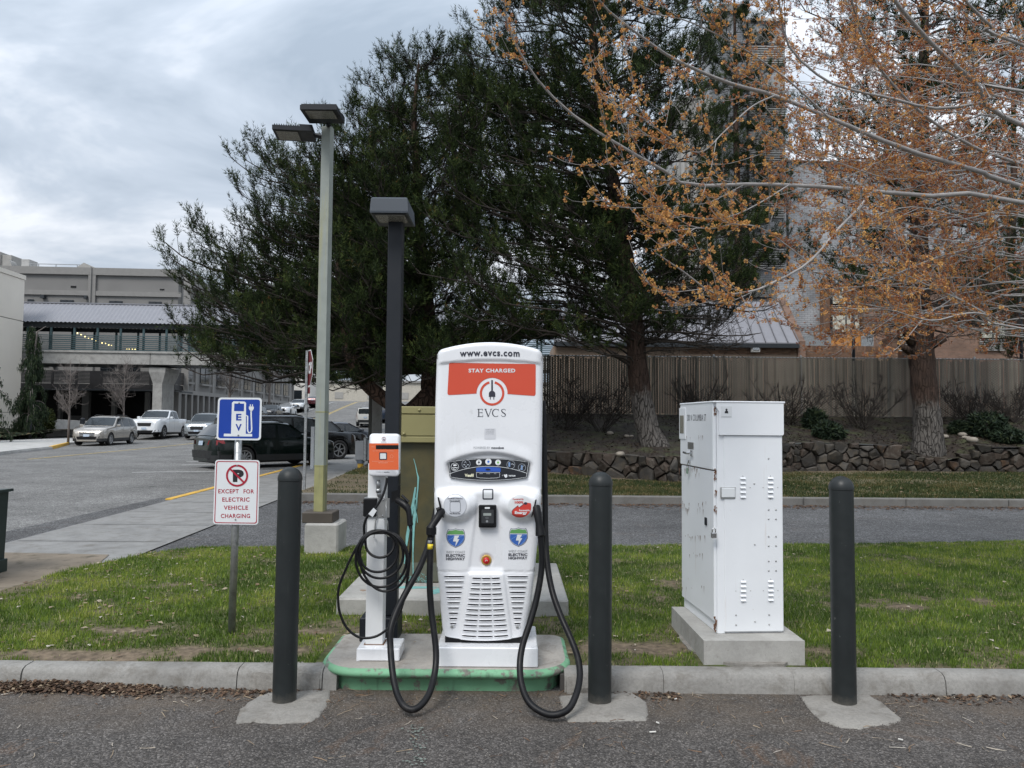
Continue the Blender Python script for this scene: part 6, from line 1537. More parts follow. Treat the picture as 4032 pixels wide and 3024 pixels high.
# ================================================================== CARS
M['carglass'] = mat('car_glass', (.018,.023,.026), .05, var=.3, vs=1.2, spec=.8)
M['rimmetal'] = mat('alloy_rim', (.42,.43,.44), .3, metal=.7, var=.08)
M['headlamp'] = mat('headlamp_glass', (.50,.53,.55), .12, var=.25, vs=8, coat=1)
M['taillamp'] = mat('tail_lamp_red', (.32,.012,.018), .2, var=.15, coat=1)
M['plate'] = mat('number_plate', (.42,.50,.60), .5, var=.15, vs=12)
M['clad'] = mat('dark_plastic_cladding', (.022,.023,.024), .6, var=.15)
def paint(n, c, metal=.2): return mat('car_paint_'+n, c, .2, metal=metal, var=.04, vs=1, coat=.5 if c[0] < .05 else 1, spec=.35)
BODY = dict(
    wagon=dict(L=4.82,W=1.84,wb=2.745,wr=.34,p=[(-1,.55),(-.985,.95),(-.93,1.10),(-.70,1.52),(-.45,1.60),(0,1.63),(.18,1.56),(.44,1.06),(.80,.97),(.93,.86),(.98,.72),(1,.5)],belt=1.00,win=[(-.80,-.44,-.68,-.42),(-.41,-.05,-.39,-.03),(-.01,.36,.0,.17)],ws=(.43,.20),rw=(-.93,-.72),rails=1,clad=.34),
    suv=dict(L=4.95,W=1.93,wb=2.88,wr=.37,p=[(-1,.6),(-.985,1.0),(-.95,1.15),(-.84,1.66),(-.5,1.75),(0,1.77),(.2,1.70),(.45,1.16),(.82,1.08),(.95,.96),(.985,.8),(1,.5)],belt=1.08,win=[(-.88,-.50,-.82,-.48),(-.47,-.08,-.45,-.06),(-.04,.38,-.03,.19)],ws=(.44,.22),rw=(-.95,-.85),rails=1,clad=.36),
    crossover=dict(L=4.46,W=1.825,wb=2.64,wr=.35,p=[(-1,.62),(-.98,.98),(-.93,1.10),(-.74,1.50),(-.45,1.60),(0,1.62),(.18,1.56),(.46,1.06),(.80,.98),(.94,.88),(.985,.74),(1,.5)],belt=1.02,win=[(-.80,-.46,-.66,-.44),(-.43,-.06,-.41,-.04),(-.02,.38,-.01,.17)],ws=(.45,.20),rw=(-.93,-.75),rails=1,clad=.44),
    big=dict(L=5.4,W=2.03,wb=3.2,wr=.39,p=[(-1,.6),(-.99,1.1),(-.97,1.22),(-.92,1.80),(-.5,1.90),(.05,1.91),(.24,1.82),(.46,1.25),(.86,1.16),(.97,1.02),(.99,.8),(1,.5)],belt=1.18,win=[(-.93,-.52,-.90,-.50),(-.49,-.10,-.48,-.08),(-.06,.38,-.05,.22)],ws=(.45,.26),rw=(-.97,-.93),rails=1,clad=.34),
    oldsuv=dict(L=4.8,W=1.86,wb=2.83,wr=.37,p=[(-1,.6),(-.99,1.0),(-.98,1.12),(-.90,1.66),(-.5,1.74),(.05,1.74),(.22,1.68),(.42,1.12),(.84,1.04),(.96,.92),(.99,.75),(1,.5)],belt=1.06,win=[(-.92,-.52,-.88,-.50),(-.49,-.12,-.48,-.10),(-.08,.36,-.07,.20)],ws=(.42,.24),rw=(-.98,-.91),rails=1,clad=.42),
    sedan=dict(L=4.85,W=1.84,wb=2.83,wr=.34,p=[(-1,.6),(-.985,.92),(-.94,1.05),(-.72,1.09),(-.42,1.38),(-.15,1.45),(.05,1.43),(.42,1.0),(.8,.90),(.94,.78),(.985,.66),(1,.45)],belt=.97,win=[(-.56,-.42,-.44,-.38),(-.39,-.06,-.36,-.04),(-.03,.34,-.02,.08)],ws=(.40,.08),rw=(-.70,-.44),rails=0,clad=.24),
    convertible=dict(L=4.79,W=1.92,wb=2.72,wr=.35,p=[(-1,.6),(-.985,.92),(-.93,1.02),(-.55,1.06),(-.36,1.32),(-.1,1.38),(.05,1.35),(.36,.99),(.8,.92),(.94,.82),(.985,.70),(1,.45)],belt=.96,win=[(-.36,-.12,-.28,-.10),(-.09,.30,-.08,.06)],ws=(.34,.08),rw=(-.54,-.38),rails=0,clad=.24,soft=1),
    pickup=dict(L=5.82,W=2.02,wb=3.57,wr=.41,p=[(-1,.7),(-.99,1.20),(-.98,1.36),(-.26,1.36),(-.255,1.40),(-.225,1.88),(-.1,1.95),(.10,1.94),(.20,1.86),(.42,1.36),(.86,1.26),(.97,1.12),(.99,.9),(1,.55)],belt=1.30,win=[(-.21,.04,-.20,.05),(.07,.37,.08,.19)],ws=(.41,.21),rw=(-.2551,-.2261),rails=0,clad=.40))
def wheel_parts(t, x, y, r, sgn, spokes=7):
    b = MB(); b.lathe([(r*.60, y-.0*sgn), (r*.62, y+.0), (r*.66, y+sgn*.11-sgn*.0), (r*.93, y+sgn*.115), (r, y+sgn*.08), (r, y-sgn*.09), (r*.9, y-sgn*.11), (0.01, y-sgn*.11)], 22, (x, 0, r), 'y', caps=False); w_ = b.build('wheel', M['rubber'], t, smooth=True)
    b = MB(); b.use(M['black']); b.lathe([(0.001, y+sgn*.045), (r*.66, y+sgn*.045)], 18, (x, 0, r), 'y', caps=False); b.use(M['rimmetal'])
    b.lathe([(r*.60, y+sgn*.06), (r*.60, y+sgn*.11), (r*.68, y+sgn*.113), (r*.68, y+sgn*.08)], 22, (x, 0, r), 'y', caps=False); b.lathe([(0, y+sgn*.09), (r*.15, y+sgn*.085)], 10, (x, 0, r), 'y', caps=False)
    for k in range(spokes):
        a = 2*math.pi*k/spokes+.3; ca_, sa_ = math.cos(a), math.sin(a)
        P = lambda rr, w: (x+rr*ca_-w*sa_, y+sgn*.09, r+rr*sa_+w*ca_)
        b.add([P(r*.08, -.028), P(r*.64, -.020), P(r*.64, .020), P(r*.08, .028)], [(0,1,2,3)])
    b.build('rim', None, w_)
def car(kind, name, label, cat, x, y, heading, col, group='cars along the street', z=None, pitch=0.0, spokes=7, grille='bars', spec=None):
    S = dict(BODY[kind]); S.update(spec or {}); k_ = S.get('zk', 1); S['p'] = [(a, z_*k_) for a, z_ in S['p']]; S['belt'] *= k_
    L, W_, wb, wr = S['L'], S['W'], S['wb'], S['wr']; hl_ = L/2
    zg = hz(y)+.004 if z is None else z
    t = thing(name, label, cat, (x, y, zg), heading, group=group); t.rotation_euler = (0, -pitch, heading)
    px_ = [p[0]*hl_ for p in S['p']]; pz_ = [p[1] for p in S['p']]
    top = lambda q: float(np.interp(q, px_, pz_)); belt = S['belt']
    def plan(q): return W_/2*max(.02, (1-min(1, abs(q/hl_))**7))**(1/7)
    axles = (hl_*.62 if kind == 'pickup' else wb/2+ (.02*L), 0); xf = wb/2+.03*L; xr = xf-wb; Ra = wr+.055; zu = .24 if kind != 'pickup' else .34
    st_ = sorted(set([round(q, 4) for q in list(np.linspace(-hl_, hl_, 41)) + px_ + [c+d for c in (xf, xr) for d in (-Ra, -Ra*.95, -Ra*.8, -Ra*.5, 0, Ra*.5, Ra*.8, Ra*.95, Ra)]]))
    def sec(q):
        w_ = plan(q); tz = top(q); bz = min(belt, tz-.03)
        dx = min(abs(q-xf), abs(q-xr)); arch = wr+math.sqrt(max(0, Ra*Ra-dx*dx))*.98 if dx < Ra else zu
        zl = max(zu, arch); zl = min(zl, bz-.06); zc = max(S['clad'], zl+.02); zc = min(zc, bz-.04)
        up = max(0, tz-bz); w5 = w_*.97 - up*.26; w6 = w5-.10*min(1, up*3+.15)
        return [(w_*.80, zl if dx < Ra else zu), (w_*.985, zl), (w_*1.0, zc), (w_*1.0, (zc+bz)/2), (w_*.975, bz), (w5, tz-.045*min(1, up*4+.2)), (w6, tz), (w6*.5, tz+.018), (0, tz+.022)]
    V = []; b = MB(); mats_ = [col, M['clad'], M['black']]
    for m_ in mats_: b.use(m_)
    secs = [sec(q) for q in st_]
    for q, s_ in zip(st_, secs):
        V += [(q, -y_, z_) for y_, z_ in s_] + [(q, y_, z_) for y_, z_ in s_[-2::-1]]
    n = 17; b.v = V
    for i in range(len(st_)-1):
        for j in range(n-1):
            b.f.append((i*n+j, i*n+j+1, (i+1)*n+j+1, (i+1)*n+j)); jj = min(j, n-2-j)
            inroof = S.get('soft') and top((st_[i]+st_[i+1])/2) > belt+.12 and jj >= 4 and (st_[i]+st_[i+1])/2 < S['ws'][1]*hl_+.1
            b.m.append(2 if (jj == 0 or inroof) else (1 if jj == 1 and S['clad'] > .3 else 0))
    b.f.append(tuple(range(n))); b.m.append(0); b.f.append(tuple(range((len(st_)-1)*n, len(st_)*n))[::-1]); b.m.append(0)
    body = b.build('body', None, t, angle=38)
    b = MB(); b.box(-hl_*.9, hl_*.9, -W_*.38, W_*.38, zu-.06, zu+.3); b.build('underbody', M['black'], t)
    def sp(q, z_, off=.006):            # point on the left side surface
        s_ = sec(q); ys = [p[0] for p in s_[1:6]]; zs_ = [p[1] for p in s_[1:6]]; return float(np.interp(z_, zs_, ys))+off
    for sgn in (1, -1):
        for (b0, b1, t0, t1) in S['win']:
            b = MB(); VV_ = []; nn = 5
            for k in range(nn+1):
                q0, q1 = (b0+(b1-b0)*k/nn)*hl_, (t0+(t1-t0)*k/nn)*hl_; z0_ = belt+.03; z1_ = top(q1)-.10
                VV_ += [(q0, sgn*sp(q0, z0_, .008), z0_), (q1, sgn*sp(q1, z1_, .010), z1_)]
            b.add(VV_, [(2*k, 2*k+2, 2*k+3, 2*k+1) for k in range(nn)]); b.build('side_window', M['carglass'], t, smooth=True)
        for q in [S['win'][-1][1]*hl_+.02] + [(w0[1]+w1[0])/2*hl_ for w0, w1 in zip(S['win'][:-1], S['win'][1:])]:
            b = MB(); b.add([(q-.006, sgn*sp(q, z_, .003), z_) for z_ in np.linspace(S['clad']+.03, belt, 6)]+[(q+.006, sgn*sp(q, z_, .003), z_) for z_ in np.linspace(S['clad']+.03, belt, 6)], [(k, k+1, k+7, k+6) for k in range(5)]); b.build('door_seam', M['black'], t)
        for (b0, b1, t0, t1) in S['win'][-2:]:
            q = (b0*.85+b1*.15)*hl_; z_ = belt-.12; b = MB(); y0_ = sp(q, z_, .0); b.box(q-.09, q+.09, sgn*y0_, sgn*(y0_+.025), z_-.012, z_+.014, .004); b.build('door_handle', col, t)
        q = S['win'][-1][1]*hl_-.06; y0_ = sp(q, belt, 0); b = MB(); b.box(q-.05, q+.07, sgn*(y0_+.02), sgn*(y0_+.22), belt+.02, belt+.16, .03); b.build('wing_mirror', col, t)
        if S['rails']:
            b = MB(); P_ = [(q, sgn*(sec(q)[6][0]-.03), top(q)+.06) for q in np.linspace(-.62*hl_, .12*hl_, 7)]; P_[0] = (*P_[0][:2], P_[0][2]-.05); P_[-1] = (*P_[-1][:2], P_[-1][2]-.05); b.tube(P_, .018, 6); b.build('roof_rail', M['clad'], t)
        for xx in (xf, xr): wheel_parts(t, xx, sgn*(W_/2-.115), wr, sgn, spokes)
    for (nm, (q0, q1)) in (('windscreen', S['ws']), ('rear_window', S['rw'])):
        b = MB(); VV_ = []; nn = 4; off = .014 if nm == 'windscreen' else -.014
        for k in range(nn+1):
            q = (q0+(q1-q0)*k/nn)*hl_; s_ = sec(q); w_ = s_[5][0]*.93 if k > 0 else s_[5][0]*.90; tz = top(q)
            VV_ += [(q+off, w_*f_, tz+.022*(1-f_*f_)+.010) for f_ in (-1, -.5, 0, .5, 1)]
        b.add(VV_, [(5*k+j, 5*k+j+1, 5*k+j+6, 5*k+j+5) for k in range(nn) for j in range(4)]); b.build(nm, M['carglass'], t, smooth=True)
    # end panels follow the nose and tail profile
    def endp(y_, z_, front, off=.012):
        zs_, xs_ = (pz_[::-1], px_[::-1]) if front else (pz_, px_)
        k = 0
        while k < len(zs_)-1 and zs_[k+1] < z_: k += 1
        q = xs_[k] + (xs_[k+1]-xs_[k])*max(0, min(1, (z_-zs_[k])/(zs_[k+1]-zs_[k]+1e-6))) if z_ > zs_[0] else xs_[0]
        f_ = max(0, 1-(abs(y_)/(W_/2))**7)**(1/7); return (q*(.0+f_)+ (off if front else -off), y_, z_)
    def ep(nm, pts, m_, front, off=.012, par=None): b = MB(); b.poly([endp(y_, z_, front, off) for y_, z_ in pts]); return b.build(nm, m_, par or t)
    zn = [p for p in S['p'] if p[0] > .9][0][1]; h = W_/2
    for sgn in (1, -1):
        ep('headlight', [(sgn*h*.52, zn-.13), (sgn*h*.93, zn-.06), (sgn*h*.955, zn-.17), (sgn*h*.56, zn-.24)], M['headlamp'], True, .03)
        ep('fog_lamp', [(sgn*h*.66, .42), (sgn*h*.88, .44), (sgn*h*.88, .54), (sgn*h*.70, .52)], M['clad'], True, .02)
        zt2 = belt-.02; ep('tail_light', [(sgn*h*.55, zt2-.16), (sgn*h*.95, zt2-.12), (sgn*h*.95, zt2), (sgn*h*.62, zt2-.02)] if kind not in ('oldsuv', 'pickup') else [(sgn*h*.80, zt2-.38), (sgn*h*.95, zt2-.38), (sgn*h*.95, zt2-.02), (sgn*h*.80, zt2-.02)], M['taillamp'], False, .03)
        b = MB(); zt3 = belt-.14; q = -hl_*.93; b.add([(q, sgn*sp(q, zt3, .01), zt3-.05), (q+.26, sgn*sp(q+.26, zt3, .01), zt3+.0), (q+.22, sgn*sp(q+.22, zt3+.1, .01), zt3+.10), (q, sgn*sp(q, zt3+.1, .01), zt3+.11)], [(0,1,2,3)]); b.build('tail_light_side', M['taillamp'], t)
    g_ = ep('grille', [(-h*.46, zn-.12), (h*.46, zn-.12), (h*.40, zn-.34), (-h*.40, zn-.34)], M['black'], True, .022)
    for k in range(3): z_ = zn-.16-.065*k; ep('grille_bar', [(-h*.43, z_), (h*.43, z_), (h*.42, z_-.022), (-h*.42, z_-.022)], M['rimmetal'] if grille == 'bars' else M['clad'], True, .034, g_)
    ep('lower_grille', [(-h*.58, .50), (h*.58, .50), (h*.52, .34), (-h*.52, .34)], M['black'], True, .018)
    ep('number_plate', [(-.16, .50), (.16, .50), (.16, .62), (-.16, .62)] if not kind == 'pickup' else [(-.16, .56), (.16, .56), (.16, .68), (-.16, .68)], M['plate'], True, .045)
    ep('number_plate', [(-.16, .74), (.16, .74), (.16, .88), (-.16, .88)], M['plate'], False, .035)
    b = MB(); P_ = [endp(y_, .46, False, .03) for y_ in np.linspace(-h*.93, h*.93, 9)]; b.loft([[(p[0], p[1], .34) for p in P_] + [(p[0]+.06, p[1], .34) for p in P_[::-1]], [(p[0]-.02, p[1], .58) for p in P_] + [(p[0]+.06, p[1], .58) for p in P_[::-1]]]); b.build('rear_bumper', M['clad'] if S['clad'] > .4 else col, t)
    if kind == 'pickup': b = MB(); b.box(-hl_*.965, -hl_*.27, -W_*.44, W_*.44, 1.375, 1.392); b.build('bed_cover', M['clad'], t)
    return t
AWAY = math.atan2(SU.y, SU.x); TOCAM = AWAY + math.pi
pw = paint('white', (.72,.74,.76), 0); pk = paint('black', (.003,.0035,.004), 0)
def sc_at(r, s): p = ST(r, s); return p.x, p.y
car('wagon', 'parked_car', 'bronze-silver estate car with roof rails, first in the left row beside the yellow kerb', 'car', *sc_at(-4.25, 5.9), TOCAM, paint('champagne', (.40,.375,.34), .5), spokes=10, spec=dict(clad=.40))
car('pickup', 'pickup_truck', 'white crew-cab pickup truck parked behind the bronze estate car', 'pickup truck', *sc_at(-5.0, 16.0), TOCAM, pw, spokes=6, grille='dark', pitch=.02)
car('suv', 'car', 'silver-blue SUV coming down the street beside the white pickup', 'car', *sc_at(-1.6, 15.6), TOCAM, paint('silver', (.34,.37,.39), .5), grille='dark')
car('suv', 'parked_car', 'dark SUV just above the blue sign, its nose hidden behind the sign', 'car', *sc_at(-4.4, 38.5), TOCAM, paint('graphite', (.04,.042,.045), .4), pitch=.045)
car('crossover', 'parked_car', 'black compact SUV parked in front of the white convertible', 'car', *sc_at(-4.3, 45.3), TOCAM, paint('darkgrey', (.03,.032,.036), .4), pitch=.055)
car('convertible', 'parked_car', 'white convertible with black soft top parked up the hill', 'car', *sc_at(-4.3, 52.5), TOCAM, pw, spokes=5, grille='dark', pitch=.08)
car('crossover', 'parked_car', 'white SUV, highest of the parked row below the crest', 'car', *sc_at(-4.3, 60.5), TOCAM, pw, grille='dark', pitch=.08)
car('sedan', 'parked_car', 'red-tailed dark saloon seen beyond the white SUV near the crest', 'car', *sc_at(-3.9, 69.5), AWAY, paint('wine', (.10,.02,.025), .3), pitch=-.08)
pg = paint('green', (.004,.010,.008), .1)
car('crossover', 'parked_car', 'dark green crossover angle-parked behind the signs, nearest of the parked cars', 'car', -8.25, 26.0, R(44), pg, spokes=10, z=.0, spec=dict(zk=.925))
car('big', 'parked_car', 'long black full-size SUV angle-parked next to the dark green crossover', 'car', -8.75, 29.9, R(43), pk, spokes=6, z=0.0, spec=dict(zk=.90))
car('suv', 'parked_car', 'black SUV with chrome headlight edge, just right of the tall light pole', 'car', -8.9, 34.3, R(43), pk, spokes=7, z=0.0, spec=dict(zk=.90))
car('sedan', 'parked_car', 'dark blue-grey saloon, farthest of the angle-parked row', 'car', -8.7, 38.6, R(42), paint('midnight', (.03,.035,.045), .4), z=0.0)
car('oldsuv', 'parked_car', 'white older SUV with dark bumper seen from behind, beside the concrete pole', 'car', *sc_at(7.4, 34.4), AWAY, paint('offwhite', (.58,.58,.55), 0), pitch=-.02)
car('suv', 'parked_car', 'dark blue SUV parked ahead of the white older SUV', 'car', *sc_at(7.9, 41.6), AWAY, paint('navy', (.02,.03,.05), .3), pitch=-.03)

# ================================================================== STREET THINGS
st = thing('stop_sign', 'red octagonal stop sign seen almost edge-on, on a perforated galvanised post', 'stop sign', (-4.3, 16.0, .1))
zb_ = at(1198, 1933, 16).z; ztp = at(1216, 1400, 16).z; X0_ = at(1198, 1933, 16).x
b = MB(); b.box(X0_-.025, X0_+.025, 15.975, 16.025, max(.05, zb_-.1), ztp+.1, .003); pst = b.build('pole', M['galv'], st, world=True)
b = MB()
for k in range(62): z_ = .35+.05*k; b.lathe([(.0055, 0), (0, -.0004)], 6, (X0_, 15.9742, z_), 'y')
o = b.build('post_hole', M['black'], pst, world=True); o['kind'] = 'stuff'
zc_ = at(1216, 1453, 16).z; zc0, zc1 = at(1216, 1379, 16).z, at(1214, 1521, 16).z; Rr = (zc0-zc1)/2; zc_ = (zc0+zc1)/2; th = R(78); ox, oy = X0_+.035, 15.99
def SO_(u, v, off=0.0): return (ox+u*math.cos(th)*-1+off*math.sin(th)*.0-off*math.sin(th), oy-u*math.sin(th)*-1*-1-off*math.cos(th), zc_+v)
oc8 = [(Rr/math.cos(R(22.5))*math.cos(R(22.5+45*k)), Rr/math.cos(R(22.5))*math.sin(R(22.5+45*k))) for k in range(8)]
d_ = Vector((math.cos(R(-64)), math.sin(R(-64)), 0)); n_ = Vector((-d_.y, d_.x, 0))*-1   # plate runs towards the camera, faces left
if n_.x > 0: n_ = -n_
C_ = Vector((at(1217, 1450, 15.98).x, 15.98, zc_))
def SQ(u, v, off=0): return C_+d_*u+n_*off+Vector((0, 0, v))
b = MB(); b.loft([[SQ(u, v, 0) for u, v in oc8], [SQ(u, v, .004) for u, v in oc8]]); pl_ = b.build('plate', M['signwhite'], st, world=True)
b = MB(); b.poly([SQ(u*.955, v*.955, .0052) for u, v in oc8]); b.poly([SQ(u*.955, v*.955, -.0012) for u, v in oc8[::-1]]); b.build('red_face', M['stopred'], st, world=True)
text_on('stop_lettering', 'STOP', (-Rr*.78, -Rr*.33, Rr*.78, Rr*.33), lambda u, v: SQ(u, v, .0068), M['signwhite'], st, .04)
text_on('stop_lettering', 'STOP', (-Rr*.78, -Rr*.33, Rr*.78, Rr*.33), lambda u, v: SQ(-u, v, -.0028), M['signwhite'], st, .04)
zs1, zs2 = at(1210, 1525, 16).z, at(1210, 1550, 16).z
b = MB(); b.loft([[SQ(u, v-zc_, 0) for u, v in ((-.15,zs2),(.15,zs2),(.15,zs1),(-.15,zs1))], [SQ(u, v-zc_, .004) for u, v in ((-.15,zs2),(.15,zs2),(.15,zs1),(-.15,zs1))]]); b.build('small_plate', M['stopred'], st, world=True)
wm = thing('marker_post', 'slender white flat marker post beside the angle-parked crossover', 'marker post', (at(1232, 1838, 24.5).x, 24.5, .0))
b = MB(); p0, p1 = at(1222, 1838, 24.5), at(1238, 1680, 24.5); b.box(p0.x, p1.x, 24.48, 24.56, .0, p1.z, .004); b.build('panel', M['signwhite'], wm, world=True)
gp = thing('concrete_pole', 'weathered square concrete pole behind the post charger', 'utility pole', (at(1479, 1700, 24).x, 24, .15))
p0, p1 = at(1461, 1700, 24), at(1498, 1700, 24); b = MB(); b.box(p0.x, p1.x, 24, 24.29, 0, 4.2, .01); b.build('shaft', M['beam'], gp, world=True)
dp_ = thing('dark_pole', 'dark olive square metal pole standing against the concrete pole', 'utility pole', (at(1455, 1700, 23.6).x, 23.6, .15))
p0, p1 = at(1450, 1700, 23.6), at(1461, 1700, 23.6); b = MB(); b.box(p0.x, p1.x, 23.6, 23.7, 0, at(1455, 1455, 23.6).z, .004); b.build('shaft', mat('dark_olive_metal', (.045,.045,.035), .5), dp_, world=True)
mt = thing('utility_meter', 'grey meter cabinet with clipped lid on a yellow stub pipe', 'meter box', (at(1425, 1840, 22.7).x, 22.7, .15))
p0, p1 = at(1400, 1812, 22.7), at(1440, 1732, 22.7); gm = mat('grey_meter_plastic', (.33,.34,.35), .45)
b = MB(); b.box(p0.x, p1.x-.03, 22.6, 22.85, p0.z, p1.z-.03, .02); b.build('housing', gm, mt, world=True); b = MB(); b.box(p1.x-.045, p1.x+.05, 22.58, 22.87, p0.z-.03, p1.z+.08, .02); b.build('lid', M['galv'], mt, world=True); b = MB(); b.box(p1.x+.05, p1.x+.25, 22.65, 22.8, p0.z, p1.z, .01); b.build('back_box', gm, mt, world=True)
b = MB(); b.lathe([(.09, .12), (.09, p0.z-.08)], 14, ((p0.x+p1.x)/2, 22.72, 0)); b.build('pipe', M['yellow'], mt, world=True, smooth=False); b = MB(); b.lathe([(.115, p0.z-.09), (.115, p0.z)], 14, ((p0.x+p1.x)/2, 22.72, 0)); b.build('collar', mat('blue_grey_collar', (.12,.15,.19), .5), mt, world=True)

# ================================================================== LEFT BUILDINGS (street frame)
def stthing(name, label, cat, r, s, z=0, group=None): p = ST(r, s, z); return thing(name, label, cat, p, SA, group=group)
def toL(t): 
    q = root_inv(t)
    return lambda r, s, z: q @ ST(r, s, z)
def sbox(b, t, r0, r1, s0, s1, z0, z1, bv=0.0):
    o = ST(0, 0); lr = t['_r']; ls = t['_s']; lz = t.location.z
    return b.box(r0-lr, r1-lr, s0-ls, s1-ls, z0-lz, z1-lz, bv)
def mk(name, label, cat, r, s, z=0, group=None): t = stthing(name, label, cat, r, s, z, group); t['_r'] = float(r); t['_s'] = float(s); return t
def part(name, t, m, boxes, par=None, bv=0.0):
    b = MB()
    for q in boxes: sbox(b, t, *q, bv)
    return b.build(name, m, par or t)
c2 = lambda x, y: (x/3.6867, 950+y/3.6867)
c3 = lambda x, y: (x/3.6867, 1400+y/3.6867)
# beige precast building
BR = -17.2; BS = Sr(75, 1683, BR).y
bb = mk('precast_building', 'beige precast concrete building at the left edge with flat parapet', 'building', BR, BS)
zt_b = Sr(106, 1088, BR).z; zj = Sr(96, 1267, BR).z; zj2 = Sr(40, 1624, BR).z
s_e = BS; pitch_ = 8.6
zz_ = [(-.5, zj2-.02), (zj2+.02, zj-.03), (zj+.03, zt_b-.35)]
for k in range(6):
    for (z0_, z1_) in zz_: part('wall_panel', bb, M['beige'], [(BR-.4, BR, s_e-pitch_*(k+1)+.02, s_e-pitch_*k, z0_, z1_)])
part('core_wall', bb, M['greywall2'], [(BR-18, BR-.06, s_e-pitch_*6, s_e-.03, -.5, zt_b-.4)])
for (z0_, z1_) in zz_: part('wall_panel', bb, M['beige'], [(BR-18, BR-.405, s_e-.03, s_e, z0_, z1_)])
part('parapet_coping', bb, M['beige'], [(BR-.45, BR+.06, s_e-pitch_*6, s_e+.06, zt_b-.33, zt_b)])
part('roof', bb, M['greywall2'], [(BR-18, BR-.45, s_e-pitch_*6, s_e, zt_b-.5, zt_b-.35)])
# rooftop plant on the grey building behind
FS = 32.0; FR = -9.5
def fz(px, py): return Ss(px, py, FS).z
def fr(px, py=1200): return Ss(px, py, FS).x
gb = mk('grey_building', 'long grey painted two-storey building with recessed panels and a dark slatted balcony', 'building', FR, FS)
zT = fz(700, 1061); Z = {k: fz(430, 950+v/3.6867) for k, v in dict(a=492, b=722, c=790).items()}; Z['g'] = .6
zdk = fz(450, 1535)
# front wall in layers: recessed panels between proud trims
L_, R__ = -50.0, FR
part('wall', gb, M['greywall'], [(L_, R__-.3, FS+.25, FS+16, zdk, zT-.3)])
part('trim', gb, M['greywall2'], [(L_, R__, FS, FS+.25, Z['a'], zT)]); part('trim', gb, M['greywall2'], [(L_, R__, FS+.08, FS+.25, Z['c'], Z['b'])])
for px in (-260, 358, 735): part('pilaster', gb, M['greywall2'], [(fr(px)-.32, fr(px)+.32, FS+.02, FS+.25, zdk, Z['a'])])
part('rain_pipe', gb, M['greywall2'], [(fr(355)-.05, fr(355)+.05, FS-.12, FS-.02, fz(355,1190), zT+.05)])
part('roof', gb, M['greywall2'], [(L_, R__, FS+.3, FS+50, zT-.3, zT-.2)])
def win(b0, b1, z0, z1, tag_='window', sill=False, facade='f', mull=True):
    b = MB()
    if facade == 'f': w_ = part('window', gb, M['darktrim'], [(b0, b1, FS+.16, FS+.30, z0, z1)]); part('pane', gb, M['glassdark'], [(b0+.09, b1-.09, FS+.13, FS+.155, z0+.09, z1-.09)], w_)
    else: w_ = part('window', gb, M['darktrim'], [(FR-.34, FR-.20, b0, b1, z0, z1)]); part('pane', gb, M['glassdark'], [(FR-.195, FR-.17, b0+.07, b1-.07, z0+.07, z1-.07)], w_)
    if mull:
        m0 = (b0+b1)/2
        part('mullion', gb, M['darktrim'], [((m0-.03, m0+.03, FS+.10, FS+.13, z0, z1) if facade == 'f' else (FR-.168, FR-.14, m0-.03, m0+.03, z0, z1)), ((b0, b1, FS+.10, FS+.13, z0+(z1-z0)*.38, z0+(z1-z0)*.38+.05) if facade == 'f' else (FR-.168, FR-.14, b0, b1, z0+(z1-z0)*.38, z0+(z1-z0)*.38+.05))], w_)
    if sill: part('sill', gb, M['greywall2'], [(b0-.1, b1+.1, FS+.02, FS+.25, z0-.2, z0)] if facade == 'f' else [(FR-.25, FR+.06, b0-.1, b1+.1, z0-.18, z0)], w_)
for (a, c) in ((380, 470), (855, 1050), (1570, 1760), (2145, 2330)): win(fr(a/3.6867), fr(c/3.6867), fz(300, 1250), fz(300, 950+850/3.6867))
for (x0, y0, x1, y1) in ((1475,120,1680,235),(1840,128,2045,243),(530,98,720,155)): win(fr(c3(x0,0)[0]), fr(c3(x1,0)[0]), fz(*c3(x0,y1)), fz(*c3(x0,y0)), sill=x0 != 530)
for (x0, y0, x1, y1) in ((1000,640,1078,665),): part('vent', gb, M['black'], [(fr(x0/3.6867), fr(x1/3.6867), FS+.2, FS+.26, fz(*c2(x0,y1)), fz(*c2(x0,y0)))])
part('vent', gb, M['black'], [(fr(624), fr(641), FS+.2, FS+.26, fz(630, 1140), fz(630, 1136))])
for (x0, y0, x1, y1) in ((597,782,652,830),(1230,790,1270,842)): part('loudspeaker', gb, M['darktrim'], [(fr(x0/3.6867), fr(x1/3.6867), FS-.25, FS+.2, fz(*c2(x0,y1)), fz(*c2(x0,y0)))])
for (x0, y0, x1, y1) in ((778,112,832,168),(1730,135,1785,190),(2440,140,2490,190)): part('loudspeaker', gb, M['darktrim'], [(fr(c3(x0,0)[0]), fr(c3(x1,0)[0]), FS-.25, FS+.2, fz(*c3(x0,y1)), fz(*c3(x0,y0)))])
part('roof_rail', gb, M['galv'], [(fr(100), fr(300), FS+.4, FS+.46, zT+.28, zT+.34)] + [(fr(p)-.03, fr(p)+.03, FS+.4, FS+.46, zT-.05, zT+.3) for p in (106, 136, 205, 290)])
